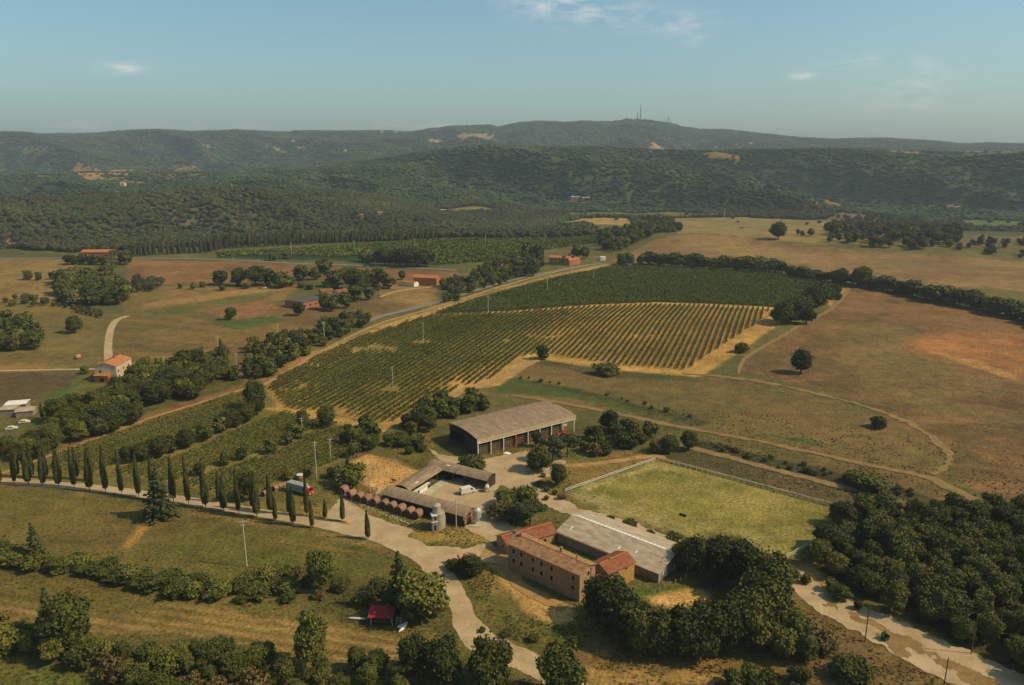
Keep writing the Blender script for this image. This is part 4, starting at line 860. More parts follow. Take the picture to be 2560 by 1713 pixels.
scatter([(1880, 552), (1925, 512), (2010, 500), (2100, 505), (2200, 530), (2190, 570), (2080, 574), (1960, 562)], 15, [OAK, BRO, OLI], (8, 13), 'tree in the wooded hollow on the right', 'trees of the wooded hollow', 33)
scatter([(2190, 572), (2200, 545), (2343, 560), (2500, 570), (2500, 605), (2343, 595)], 17, [OLI, BUS, BRO], (4, 8), 'scrubby tree on the terraced slope at the right', 'scrub on the terraced slope', 34, keep=.7)
for q in [(1826, 536, 524), (1836, 540, 528), (1855, 540, 522)]: one(BRO, *q, 'small round tree in the orchard on the far field', 1.0, 'orchard on the far field')
# bottom hedges and thickets
along([(500, 868), (540, 862), (575, 868), (605, 872)], 5, [BRO, BUS], (4.5, 7), 'leafy tree filling the belt beside the field pole', 'belt beside the field pole', 66, 4)
along([(-30, 1272), (60, 1284), (150, 1292), (240, 1305), (330, 1322), (420, 1338), (500, 1345)], 4.2, [BRO, BUS, BUS], (2.2, 4.6), 'shrub in the upper side of the meadow hedge', 'upper side of the meadow hedge', 67, 2.2, (1.1, 1.5))
scatter([(520, 1350), (560, 1320), (640, 1312), (700, 1330), (660, 1370), (560, 1378)], 5, [BUS, BUS, DRY], (2.2, 4.2), 'green shrub in the thick patch right of the meadow hedge', 'thick patch right of the meadow hedge', 68, (1.1, 1.5))
along([(-30, 1285), (30, 1290), (80, 1302), (130, 1300), (190, 1305), (240, 1312), (275, 1322)], 2.7, [BRO, BUS], (2.6, 4.8), 'dense bush in the left part of the hedge across the meadow', 'hedge across the meadow, left part', 41, 1.8, (1.1, 1.5))
along([(270, 1325), (330, 1335), (400, 1352), (450, 1362), (500, 1362), (530, 1345)], 2.5, [BUS, BRO, BUS], (2.6, 4.4), 'dense green bush in the right part of the meadow hedge', 'hedge across the meadow, right part', 42, 2.0, (1.2, 1.6))
scatter([(540, 1330), (640, 1310), (720, 1330), (800, 1330), (860, 1380), (800, 1400), (640, 1380), (550, 1370)], 5, [DRY, BUS, DRY], (2, 3.6), 'low tangled shrub in the rough patch left of the shed', 'rough patch left of the shed', 43, (1.1, 1.5), .75)
scatter([(820, 1385), (880, 1345), (960, 1330), (1000, 1365), (985, 1390), (900, 1385), (850, 1378)], 5, [BUS, BRO], (2.5, 4.5), 'shrub filling the clump behind the shed', 'shrubs behind the shed', 44)
scatter([(-60, 1500), (-40, 1440), (60, 1450), (200, 1490), (300, 1500), (420, 1500), (600, 1520), (640, 1600), (400, 1640), (240, 1560), (80, 1500)], 4.0, [BRO, BRO, BUS, BRO, DRY], (3.5, 7.2), 'leafy tree in the thicket along the lower left edge', 'thicket along the lower left edge', 45, (.85, 1.2))
scatter([(640, 1560), (700, 1530), (780, 1530), (900, 1545), (960, 1580), (960, 1660), (620, 1660)], 5.4, [BRO, BRO, OAK], (4, 7), 'leafy tree in the thicket at the lower edge left of the road', 'thicket left of the road', 46, (.85, 1.15))
scatter([(-60, 1600), (200, 1610), (260, 1680), (-60, 1680)], 5, [BUS], (2.5, 4), 'bush in the lower left corner', 'bushes in the lower left corner', 47)
scatter([(1170, 1600), (1230, 1560), (1290, 1560), (1340, 1600), (1300, 1660), (1180, 1660)], 4.5, [BUS, DRY], (2, 3.5), 'shrub at the lower edge right of the road', 'shrubs right of the road', 48)
scatter([(1660, 1570), (1760, 1550), (1840, 1560), (1880, 1620), (1700, 1640)], 5, [BUS], (2.5, 4), 'yellow green bush at the lower edge under the slope', 'bushes under the slope', 49)
along([(1110, 1430), (1180, 1452), (1260, 1470), (1320, 1490)], 5, [BUS, DRY], (1.2, 2.2), 'low weed bush on the verge below the farmhouse', 'weedy verge below the farmhouse', 50, 2.5)
along([(1600, 1010), (1700, 1040), (1800, 1068), (1900, 1090), (2000, 1112), (2120, 1140)], 5, [DRY, BUS], (1.3, 2.4), 'low scrub on the ditch between the terrace strips', 'scrub on the terrace ditch', 51, 2, keep=.8)
along([(1180, 864), (1300, 886), (1420, 912), (1540, 945), (1620, 968)], 6, [DRY, BUS], (1.0, 2.0), 'low scrub in the long grassy ditch under the vineyard', 'scrub in the grassy ditch', 52, 2, keep=.7)
along([(1290, 1150), (1240, 1118), (1260, 1095)], 4, [DRY], (1.2, 2.2), 'brown brush on the bank left of the arena', 'brush on the bank left of the arena', 53, 3)
along([(1790, 1330), (1860, 1330), (1930, 1385), (1990, 1400)], 5, [BUS, BRO], (2.5, 4.5), 'leafy bush at the foot of the right hand wood', 'bushes at the foot of the wood', 54, 2)
# ---- place: the largest in view become things of their own, the rest one mass
def vis(x, y, h):
    if y < 20: return 0
    c, s = math.cos(PITCH), math.sin(PITCH); dpt = y * c + CH * s
    px = 1280 + F * x / dpt; py = 856.5 - F * (y * s - (CH - h) * c) / dpt
    return h / dpt if -60 < px < 2620 and -50 < py < 1790 else 0
cntr = {}; rest = []
order = sorted(PL, key=lambda q: -vis(q[1], q[2], q[3]))
LIM = dict(tree=296, bush=285)
for q in order:
    kind, x, y, h, wf, lb, gp = q; c = CATN[kind]
    v_ = vis(x, y, h)
    if v_ == 0:
        if abs(x) < 600 and y > 60 and y < 260: rest.append(q)
        continue
    if cntr.get(c, 0) >= LIM.get(c, 200): rest.append(q); continue
    cntr[c] = cntr.get(c, 0) + 1
    r = random.Random(int(x * 13 + y * 7)); vs = PROTO[kind]; cm_, tm_ = vs[r.randrange(len(vs))]; s_ = h / NOMH[kind]
    e = empty(kind, (x, y, gz(x, y) - .05), r.uniform(0, 6.28), lb, c, gp)
    e.scale = (s_ * wf, s_ * wf * r.uniform(.92, 1.08), s_)
    if kind == CYP: q_ = r.uniform(.7, 1.08); e.scale = (wf * q_ * (s_ ** .4), wf * q_ * (s_ ** .4), s_); e.rotation_euler = (r.uniform(-.03, .03), r.uniform(-.03, .03), r.uniform(0, 6.28))
    a = bpy.data.objects.new('trunk', tm_); col.objects.link(a); a.parent = e
    b_ = bpy.data.objects.new('crown', cm_); col.objects.link(b_); b_.parent = e
ORD = 'first second third fourth fifth sixth seventh eighth ninth tenth eleventh twelfth thirteenth fourteenth fifteenth sixteenth seventeenth eighteenth nineteenth twentieth twenty-first twenty-second twenty-third twenty-fourth twenty-fifth twenty-sixth'.split()
byg = {}
for o in list(col.objects):
    if o.get('group') and o.get('label') and o.parent is None and o.get('category') in ('tree', 'bush', 'olive tree'): byg.setdefault((o['group'], o['label']), []).append(o)
for (g_, l_), os_ in byg.items():
    if 2 <= len(os_) <= 26:
        os_.sort(key=lambda o: o.location.x / (o.location.y + 28))
        for k, o in enumerate(os_): o['label'] = (ORD[k] + ' from left, ' if k < len(os_) - 1 else 'rightmost, ') + l_
        if len(l_.split()) > 13: print('LONG', l_)
print('individual plants', cntr, 'rest', len(rest))
# ---- instanced masses
PCOL = {}
def protocol(name, objs):
    c = bpy.data.collections.new(name)
    for o in objs: c.objects.link(o)
    PCOL[name] = (c, len(objs)); return name
def gn_scatter(name, P, S, protoname, label, cat, seed=1, squash=None):
    pc, nvar = PCOL[protoname]; r = np.random.RandomState(seed); n_ = len(P)
    me = bpy.data.meshes.new(name); me.vertices.add(n_); me.vertices.foreach_set('co', np.asarray(P, np.float32).ravel())
    sc3 = np.stack([S, S, S * (squash if squash is not None else 1)], 1) if np.ndim(S) == 1 else S
    at_ = me.attributes.new('isc', 'FLOAT_VECTOR', 'POINT'); at_.data.foreach_set('vector', sc3.astype(np.float32).ravel())
    rt = np.zeros((n_, 3), np.float32); rt[:, 2] = r.uniform(0, 6.28, n_)
    at_ = me.attributes.new('irot', 'FLOAT_VECTOR', 'POINT'); at_.data.foreach_set('vector', rt.ravel())
    at_ = me.attributes.new('iidx', 'INT', 'POINT'); at_.data.foreach_set('value', r.randint(0, nvar, n_).astype(np.int32))
    o = bpy.data.objects.new(name, me); col.objects.link(o)
    g = bpy.data.node_groups.new(name + '_nodes', 'GeometryNodeTree')
    g.interface.new_socket('Geometry', in_out='INPUT', socket_type='NodeSocketGeometry'); g.interface.new_socket('Geometry', in_out='OUTPUT', socket_type='NodeSocketGeometry')
    gi = g.nodes.new('NodeGroupInput'); go = g.nodes.new('NodeGroupOutput'); ip = g.nodes.new('GeometryNodeInstanceOnPoints'); ci = g.nodes.new('GeometryNodeCollectionInfo')
    ci.inputs['Collection'].default_value = pc; ci.inputs['Separate Children'].default_value = True; ci.inputs['Reset Children'].default_value = True
    def na_(nm, ty):
        q = g.nodes.new('GeometryNodeInputNamedAttribute'); q.data_type = ty; q.inputs['Name'].default_value = nm
        return [k for k in q.outputs if k.enabled and k.name == 'Attribute'][0]
    g.links.new(gi.outputs[0], ip.inputs['Points']); g.links.new(ci.outputs[0], ip.inputs['Instance']); ip.inputs['Pick Instance'].default_value = True
    g.links.new(na_('iidx', 'INT'), ip.inputs['Instance Index']); g.links.new(na_('irot', 'FLOAT_VECTOR'), ip.inputs['Rotation']); g.links.new(na_('isc', 'FLOAT_VECTOR'), ip.inputs['Scale'])
    g.links.new(ip.outputs[0], go.inputs[0])
    md = o.modifiers.new('scatter', 'NODES'); md.node_group = g
    return tag(o, label, cat, kind='stuff')
def lowtree(seed, fm_, H=8, Wd=8, ncard=150, size=1.3):
    r = np.random.RandomState(seed); parts = [blob((0, 0, H * .45), (Wd * .36, Wd * .36, H * .42), seed, 9, 6, .3)]
    for k in range(4):
        a = r.uniform(0, 6.28); c = np.array([math.cos(a) * Wd * .24, math.sin(a) * Wd * .24, H * r.uniform(.4, .75)]); parts.append(blob(c, np.array([1, 1, .8]) * Wd * .26, seed + k, 7, 5, .3))
    d = r.normal(0, 1, (ncard, 3)); d /= np.linalg.norm(d, axis=1)[:, None]; d[:, 2] = np.abs(d[:, 2]) * .9 - .1
    P = np.array([0, 0, H * .45]) + d * np.array([Wd * .46, Wd * .46, H * .52]) * r.uniform(.85, 1.08, (ncard, 1))
    parts.append(cards(P, d, size, .6, seed=seed)); V, Fq = join(parts)
    return npmesh('wood_tree', V, Fq, fm_, link=False)
def tallcyp(seed):
    V, Fq = cypress(seed); keep = np.r_[0:2600 * 4:5]; return npmesh('slim_tree', V, Fq, fol_forl, link=False)
protocol('woods', [lowtree(200 + i, fol_for) for i in range(5)])
protocol('woods_near', [lowtree(210 + i, fol_forl, 9, 7.5, 260, 1.0) for i in range(4)] + [lowtree(220, fol_for, 10, 5, 220, 1.0)])
protocol('copse', [npmesh('copse_tree', *lobed_crown(8, 8, .6, 12, 900, .8, 300 + i, .9), fol_oak if i < 2 else fol_green, link=False) for i in range(4)] )
if rest:
    R_ = np.array([[q[1], q[2], q[3], q[4]] for q in rest]); Pz = np.c_[R_[:, :2], hfun(R_[:, 0], R_[:, 1]) - .2]
    s_ = R_[:, 2] / 8.0; gn_scatter('distant_trees', Pz, np.stack([s_ * R_[:, 3], s_ * R_[:, 3], s_], 1), 'copse', 'far off copses and hedges of dark trees between the fields', 'trees', 5)
# forest on the hills
def sample_ground(n_, r0, r1, a0, a1, seed):
    r = np.random.RandomState(seed); R = np.sqrt(r.uniform(r0 ** 2, r1 ** 2, n_)); a = np.radians(r.uniform(a0, a1, n_))
    return R * np.sin(a), R * np.cos(a)
from math import log
LR = np.log(np.clip(RR, 1, None))
def cover_at(x, y, arr):
    R = np.hypot(x, y); a = np.arctan2(x, y); i = np.clip(np.round(np.interp(R, RR, np.arange(nr))).astype(int), 0, nr - 1); j = np.clip(np.round(np.interp(a, AZ, np.arange(na))).astype(int), 0, na - 1)
    return arr[i * na + j]
def forest(name, n_, r0, r1, size, label, seed, proto, gapn=.62, a0=-41, a1=41):
    x, y = sample_ground(n_, r0, r1, a0, a1, seed)
    k = (cover_at(x, y, NOTREE) < np.random.RandomState(seed + 7).rand(len(x)) * .98) & (fbm(x, y, 90, 3, 77) > -gapn)
    x, y = x[k], y[k]; r = np.random.RandomState(seed + 1); s = size * r.uniform(.55, 1.45, len(x)) * (1 + .3 * fbm(x, y, 200, 2, 78))
    gn_scatter(name, np.c_[x, y, hfun(x, y) - .6], np.stack([s * r.uniform(1.1, 1.5, len(x)), s * r.uniform(1.1, 1.5, len(x)), s * .68], 1), proto, label, 'forest', seed)
forest('far_forest', 125000, 1700, 3700, .95, 'dense green forest covering the middle hills', 401, 'woods')
forest('ridge_forest', 80000, 3700, 5700, 1.35, 'blue green forest on the far skyline ridge', 402, 'woods')
# wooded belt between the fields and the hills
WB = [world_poly(q) for q in (
    [(-120, 556), (-120, 470), (200, 462), (640, 450), (760, 470), (1000, 485), (1180, 486), (1280, 492), (1290, 505), (1360, 525), (1380, 538), (1000, 544), (700, 562), (500, 574), (440, 588), (260, 585), (160, 578), (60, 572)],
    [(1250, 470), (1340, 462), (1400, 470), (1500, 480), (1620, 490), (1540, 498), (1480, 495), (1280, 476)],
    [(1640, 494), (1800, 470), (1960, 468), (2100, 480), (2200, 478), (2420, 486), (2300, 488), (2120, 502), (2000, 496), (1900, 500), (1760, 494)])]
x, y = sample_ground(60000, 950, 1760, -41, 41, 403)
ins = np.zeros(len(x), bool)
for q in WB: ins |= sdist(x, y, q) > 0
ins |= (np.hypot(x, y) > 1270)
ins &= cover_at(x, y, NOTREE) < np.random.RandomState(19).rand(len(x)) * .98
for q in ([(1290, 508), (1330, 500), (1440, 500), (1480, 512), (1470, 520), (1300, 520)], [(1300, 472), (1500, 478), (1640, 494), (1560, 499), (1300, 496)], [(990, 479), (1130, 477), (1130, 486), (1000, 485)], [(1520, 500), (1700, 497), (1880, 503), (2010, 520), (2060, 540), (1960, 556), (1570, 534)],
          [(2150, 502), (2260, 488), (2600, 490), (2600, 520), (2230, 524)], [(1860, 508), (1960, 488), (2090, 489), (2020, 518)]):
    P_ = world_poly(q); sd_ = sdist(x, y, P_); ins &= (sd_ < 0) | (np.random.RandomState(9).rand(len(x)) < .003)
x, y = x[ins], y[ins]; r = np.random.RandomState(5); s = .8 * r.uniform(.6, 1.4, len(x))
gn_scatter('wood', np.c_[x, y, hfun(x, y) - .4], np.stack([s * 1.4, s * 1.4, s * .85], 1), 'woods_near', 'dark wood filling the valley between the fields and the hills', 'forest', 6)
# two straight plantation rows of slim trees behind the back vineyard
protocol('slim', [tallcyp(500 + i) for i in range(2)])
P_ = world_poly([(290, 588), (480, 578), (500, 570), (700, 560), (860, 554), (1000, 546)])
d = np.r_[0, np.cumsum(np.linalg.norm(np.diff(P_, axis=0), axis=1))]; ss = np.arange(0, d[-1], 5.5); xx = np.interp(ss, d, P_[:, 0]); yy = np.interp(ss, d, P_[:, 1]); r = np.random.RandomState(8)
xx = np.r_[xx, xx] + r.uniform(-2, 2, 2 * len(ss)); yy = np.r_[yy + 3, yy + 12] + r.uniform(-2, 2, 2 * len(ss))
gn_scatter('slim_tree_belt', np.c_[xx, yy, hfun(xx, yy) - .5], np.stack([r.uniform(1.3, 1.8, len(xx))] * 2 + [r.uniform(1.2, 1.7, len(xx))], 1), 'slim', 'belt of slim upright trees behind the back vineyard', 'trees', 7)

# ================================================================== vines
def vine_cards(x, y, ang, per_m, step, size, hgt, wid, seed, vig=None, gapthr=-.25):
    r = np.random.RandomState(seed); k = max(1, int(per_m * step)); n_ = len(x) * k
    X = np.repeat(x, k) + r.uniform(-.5, .5, n_) * step * math.cos(ang) ; Y = np.repeat(y, k) + r.uniform(-.5, .5, n_) * step * math.sin(ang)
    off = r.normal(0, wid / 3, n_); X = X - off * math.sin(ang); Y = Y + off * math.cos(ang)
    vg = fbm(X, Y, 26, 3, 131) + .55 * fbm(X, Y, 3.5, 2, 132)
    if vig is not None: vg = vg + vig(X, Y)
    ok = vg > gapthr; X, Y, vg = X[ok], Y[ok], vg[ok]
    hz = hfun(X, Y); tall = hgt * (.78 + .35 * np.clip(vg, -.3, .8)); Z = hz + .25 + (tall - .25) * r.uniform(0, 1, len(X)) ** .7
    P = np.c_[X, Y, Z]
    return cards(P, np.tile([0, 0, .5], (len(P), 1)), size, 1.0, seed=seed) if len(P) else (np.zeros((0, 3)), np.zeros((0, 4), int))
PM = world_poly(V_MID)
b0, b1, t0, t1 = [np.array(D(*q)[:2]) for q in ((600, 892), (1578, 852), (985, 722), (1776, 707))]
wid_ = np.linalg.norm(t1 - t0); NROW = int(wid_ / 3.5)
bare = [(np.array(D(*q)[:2]), rr, dp) for q, rr, dp in (((820, 800), 14, .5), ((968, 785), 6, 1.6), ((897, 893), 5, 1.6), ((680, 890), 15, .8), ((1080, 850), 10, .4), ((1040, 880), 10, .8), ((760, 950), 12, .5))]
def vig_mid(X, Y):
    v = .46 + 0 * X
    for c, rr, dp in bare: v = v - dp * np.exp(-(((X - c[0]) / rr) ** 2 + ((Y - c[1]) / rr) ** 2))
    return v
nvr = 0
ang = math.radians(70); dv = np.array([math.cos(ang), math.sin(ang)]); pn = np.array([dv[1], -dv[0]]); o0 = ((PM - b0) @ pn).min(); o1 = ((PM - b0) @ pn).max(); NROW = int((o1 - o0) / 3.3)
for j in range(NROW + 1):
    A = b0 + pn * (o0 + j * 3.3); u = j / NROW
    s = np.arange(-200, 330, .8); x = A[0] + dv[0] * s; y = A[1] + dv[1] * s
    ins = sdist(x, y, PM) > (2.2 + 1.5 * vnoise(np.array([j * .7]), np.array([.3]))[0])
    if ins.any():
        kk = np.nonzero(ins)[0]; runs = np.split(kk, np.nonzero(np.diff(kk) > 1)[0] + 1); ins[:] = False; ins[max(runs, key=len)] = True
    if ins.sum() < 6: continue
    V, Fq = vine_cards(x[ins], y[ins], ang, 26 - 5 * u, .8, .40, 1.95 - .15 * u, 1.0 - .3 * u, 1000 + j, vig_mid)
    if len(Fq) == 0: continue
    o = npmesh('vine_row', V, Fq, fol_vine); tag(o, 'long green vine row running up the striped middle vineyard', 'vine row', 'vine rows of the middle vineyard'); nvr += 1
PLW = world_poly(V_LOW); hedge_l = world_poly([(290, 1058), (400, 1035), (480, 1000), (610, 945)]); hedge_m = world_poly([(440, 1092), (560, 1052), (640, 1028), (700, 990)])
a = np.array(D(140, 1036)[:2]); b = np.array(D(560, 893)[:2]); dv = (b - a) / np.linalg.norm(b - a); ang = math.atan2(dv[1], dv[0]); pn = np.array([dv[1], -dv[0]])
for j in range(44):
    A = a + pn * (2.6 * j + 1.5); s = np.arange(-200, 320, .8); x = A[0] + dv[0] * s; y = A[1] + dv[1] * s
    ins = (sdist(x, y, PLW) > 1) & (pdist(x, y, hedge_l) > 5) & (pdist(x, y, hedge_m) > 2.5)
    kk = np.nonzero(ins)[0]
    for run in np.split(kk, np.nonzero(np.diff(kk) > 1)[0] + 1):
        if len(run) < 8: continue
        V, Fq = vine_cards(x[run], y[run], ang, 14, .8, .40, 1.6, .7, 2000 + j, lambda X, Y: .4, -.2)
        if len(Fq) == 0: continue
        o = npmesh('vine_row', V, Fq, fol_vine); tag(o, 'green vine row in the lower vineyard behind the cypress avenue', 'vine row', 'vine rows of the lower vineyard'); nvr += 1
print('vine rows', nvr)
def mass(name, poly, ang, gap, per_m, step, size, hgt, label, seed, vig=None, thr=-.45):
    P = world_poly(poly); c = P.mean(0); dv = np.array([math.cos(ang), math.sin(ang)]); pn = np.array([-dv[1], dv[0]]); parts = []
    proj = (P - c) @ pn; al = (P - c) @ dv
    for k, o_ in enumerate(np.arange(proj.min(), proj.max(), gap)):
        s = np.arange(al.min(), al.max(), step); x = c[0] + dv[0] * s + pn[0] * o_; y = c[1] + dv[1] * s + pn[1] * o_
        ins = sdist(x, y, P) > 1.2
        if ins.sum() > 3: parts.append(vine_cards(x[ins], y[ins], ang, per_m, step, size, hgt, 1.3, seed + k, vig, thr))
    V, Fq = join(parts); o = npmesh(name, V, Fq, fol_vined); return tag(o, label, 'vineyard', kind='stuff')
tb = [(np.array(D(*q)[:2]), rr) for q, rr in (((1215, 690), 10), ((1290, 695), 12), ((1830, 672), 14))]
mass('vineyard', V_TOP, math.radians(30), 2.4, 9, 1.2, .62, 1.7, 'dense dark green vines covering the upper vineyard', 3000, lambda X, Y: .3 - sum(.75 * np.exp(-((X - c[0]) ** 2 + (Y - c[1]) ** 2) / rr ** 2) for c, rr in tb))
mass('vineyard', [(495, 578), (700, 567), (1000, 548), (1370, 538), (1370, 553), (1250, 571), (1140, 596), (1000, 606), (985, 598), (860, 586), (760, 590), (640, 584), (500, 588)], math.radians(8), 4.5, 3, 2.0, 1.6, 1.9, 'dark green vineyard beyond the country road', 5000)
# ---- weeds and dry tufts on the rough grass
def tuft(seed, fm_, H=.7, n_=26, W_=.8):
    r = np.random.RandomState(seed); P = np.c_[r.normal(0, W_ / 3, (n_, 2)), r.uniform(.05, H, n_)]
    V, Fq = cards(P, np.c_[r.normal(0, 1, (n_, 2)), np.full(n_, .6)], .34, .5, 1.2, seed); return npmesh('tuft', V, Fq, fm_, link=False)
straw = foliage('leaf_straw', (.11, .075, .030), (.17, .115, .045), (.24, .17, .075), .6)
weed = foliage('leaf_weed', (.060, .064, .018), (.090, .086, .026), (.130, .110, .036), .6)
protocol('tufts', [tuft(600 + i, straw, .35) for i in range(4)] + [tuft(610 + i, weed, .4, 34, 1.2) for i in range(3)])
r = np.random.RandomState(77); near = np.nonzero((GR_ > 125) & (GR_ < 330) & (np.abs(np.arctan2(GX, GY)) < .7))[0]
pk = near[r.randint(0, len(near), 150000)]; x = GX[pk] + r.uniform(-.8, .8, len(pk)); y = GY[pk] + r.uniform(-.8, .8, len(pk))
ok = r.rand(len(pk)) < np.clip((COL[pk, 3] - .45) * 1.5, 0, 1) * np.clip(.5 + 1.4 * fbm(x, y, 9, 3, 88), 0, 1)
for A, hw in ROADS: ok &= pdist(x, y, A[::4] if len(A) > 40 else A) > hw + .2
for P_ in YARDS: ok &= sdist(x, y, P_) < 0
x, y = x[ok], y[ok]; s = r.uniform(.12, .42, len(x)) * (1 + np.hypot(x, y) / 1500)
gn_scatter('weeds', np.c_[x, y, hfun(x, y) - .03], s, 'tufts', 'weeds and dry tufts over the rough grass', 'weeds', 9)
print('tufts', len(x))
# ================================================================== building materials
stone = mat('stone_wall', (180, 140, 96), (130, 98, 66), 1.6, .95, .05, 4, .45, 6, detail=6)
stone_y = mat('stone_wall_golden', (190, 150, 84), (150, 112, 60), 1.5, .95, .05, 4, .4, 6)
quoin = mat('stone_block', (186, 166, 128), (160, 136, 100), 2, .9, .02, 4, .2)
tile_old = mat('roof_tile_old', (172, 128, 86), (128, 90, 60), .9, .9, .05, 6, .5, 7, stretch=(1, 1, 1))
tile_red = mat('roof_tile_red', (146, 88, 54), (112, 66, 42), .8, .85, .05, 6, .45, 6)
tile_org = mat('roof_tile_orange', (184, 118, 70), (152, 94, 56), .8, .85, .03, 6, .3, 6)
tile_ridge = mat('ridge_tile', (196, 122, 66), (168, 96, 54), 2, .85, .02, 6, .3)
fibro = mat('fibre_cement', (184, 164, 132), (150, 130, 102), .35, .85, .02, 5, .22, 2.5, stretch=(1, 3, 1))
fibro_b = mat('fibre_cement_brown', (150, 126, 96), (122, 100, 76), .3, .85, .02, 5, .22, 2.5, stretch=(3, 1, 1))
skylight = mat('skylight_sheet', (232, 222, 200), (214, 204, 184), 1, .5, 0, None, .08)
render_g = mat('grey_render', (150, 134, 112), (124, 110, 92), .6, .9, .01, 5, .2)
render_p = mat('pink_render', (200, 176, 146), (184, 156, 128), .6, .9, .01, 5, .12)
render_w = mat('white_render', (226, 216, 196), (204, 194, 172), .6, .9, .01, 5, .1)
brick = mat('brick', (176, 112, 72), (144, 90, 60), 1.2, .9, .02, 6, .35)
darkwood = mat('dark_cladding', (72, 56, 44), (52, 40, 34), .8, .9, .02, 6, .25, stretch=(4, 4, .6))
wood = mat('weathered_wood', (150, 122, 92), (120, 96, 72), 1.5, .9, .01, 6, .3)
shutter = mat('shutter_brown', (74, 44, 30), (58, 36, 26), 2, .8)
shutter_g = mat('shutter_green', (60, 78, 66), (52, 68, 58), 2, .8)
glass = mat('dark_glass', (26, 26, 26), (34, 34, 34), 1, .25)
conc = mat('concrete_wall', (176, 162, 136), (148, 134, 110), .8, .9, .02, 4, .2)
white_p = mat('white_paint', (212, 206, 188), (192, 184, 166), 2, .6, 0, None, .08)
metal_w = mat('pale_steel', (198, 192, 176), (178, 170, 154), 1, .45, 0, None, .1, metal=.3)
metal_g = mat('grey_steel', (100, 98, 92), (80, 78, 74), 1.5, .55, 0, None, .15, metal=.4)
red_p = mat('red_paint', (206, 52, 34), (184, 42, 30), 1.5, .45, 0, None, .1)
red_roof = mat('red_sheet_roof', (156, 44, 34), (138, 40, 30), .8, .6, .01, 6, .08)
rubber = mat('tyre_rubber', (26, 26, 26), (34, 33, 31), 3, .85)
tank_shade = mat('tank_shade_orange', (184, 104, 46), (150, 80, 40), 1.2, .8, 0, None, .2)  # shadow side of the fuel tank, put into the colour
cask_w = mat('cask_staves', (160, 114, 84), (122, 84, 62), 1.4, .85, .02, 6, .35, 5, rnd=.14)
cask_h = mat('cask_head', (104, 72, 52), (80, 56, 42), 1.4, .9, .02, 6, .3)
hoop_m = mat('cask_hoop', (172, 150, 122), (128, 108, 88), 2, .6, 0, None, .2, metal=.2)
pole_m = mat('concrete_pole', (196, 184, 158), (174, 160, 132), 1, .9, 0, None, .15)
pole_d = mat('wood_pole', (104, 84, 62), (82, 66, 50), 1, .9, 0, None, .2)
tarp = mat('white_tarp', (236, 230, 216), (216, 208, 192), 1.2, .7, .08, 3, .1)
green_p = mat('green_paint', (44, 78, 62), (36, 66, 54), 1.2, .6)
truckbox = mat('lorry_box_paint', (150, 152, 138), (130, 132, 120), .8, .5, 0, None, .12)
black_p = mat('black_plastic', (22, 20, 22), (28, 26, 26), 1, .6)
hide = mat('horse_coat', (84, 48, 28), (66, 38, 24), 2, .7, 0, None, .15)
hay = mat('old_hay', (188, 138, 92), (150, 106, 72), 2, .95, .05, 8, .3)
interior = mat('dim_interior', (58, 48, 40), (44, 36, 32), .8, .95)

def frame_pts(N, A, Wp=None, disp=False):
    """near corner, a point along the long side, a point along the width (full-size photo pixels)"""
    n_ = W(*N); a = W(*A); d = (a - n_); L = math.hypot(d.x, d.y); ang = math.atan2(d.y, d.x); wd = None
    if Wp is not None:
        q = W(*Wp) - n_; wd = abs(-math.sin(ang) * q.x + math.cos(ang) * q.y); side = 1 if (-math.sin(ang) * q.x + math.cos(ang) * q.y) > 0 else -1
        return n_, ang, L, wd, side
    return n_, ang, L, None, 1
def win(parent, face, u, z, w_, h_, L, Wd, s, fm=shutter, arch=False, sill=False, name='window'):
    """window on face 'l' (y=0), 'b' (y=W), 'g' (x=0), 'e' (x=L); u along the face, z centre height. s = side sign of the width"""
    def P(a, b, c):            # a along face, b outwards, c up
        if face == 'l': return (a, -s * b, c)
        if face == 'b': return (a, s * (Wd + b), c)
        if face == 'g': return (-b, s * a, c)
        return (L + b, s * a, c)
    def bx(m, a0, a1, b0, b1, c0, c1, mi=0):
        p = P(a0, b0, c0); q = P(a1, b1, c1); m.box(min(p[0], q[0]), max(p[0], q[0]), min(p[1], q[1]), max(p[1], q[1]), c0, c1, mi)
    m = MB(); t = .12; z0, z1 = z - h_ / 2, z + h_ / 2
    bx(m, u - w_ / 2 - t, u - w_ / 2, -.05, .07, z0, z1); bx(m, u + w_ / 2, u + w_ / 2 + t, -.05, .07, z0, z1); bx(m, u - w_ / 2 - t, u + w_ / 2 + t, -.05, .08, z1, z1 + t + .03)
    if sill: bx(m, u - w_ / 2 - t - .1, u + w_ / 2 + t + .1, -.05, .14, z0 - .1, z0)
    if arch:
        n2 = 8
        for k in range(n2):
            t0, t1 = math.pi * k / n2, math.pi * (k + 1) / n2
            for q, r_ in ((t0, t1),):
                m.quad(P(u + math.cos(q) * w_ / 2, .06, z1 + math.sin(q) * w_ / 2), P(u + math.cos(r_) * w_ / 2, .06, z1 + math.sin(r_) * w_ / 2), P(u, .06, z1), P(u, .06, z1), 1)
    f = m.build(name, [quoin, fm], parent)
    p = MB(); bx(p, u - w_ / 2, u + w_ / 2, -.04, .025, z0, z1); p.build('pane' if name == 'window' else 'door_leaf', glass if name == 'window' else fm, f)
    return f
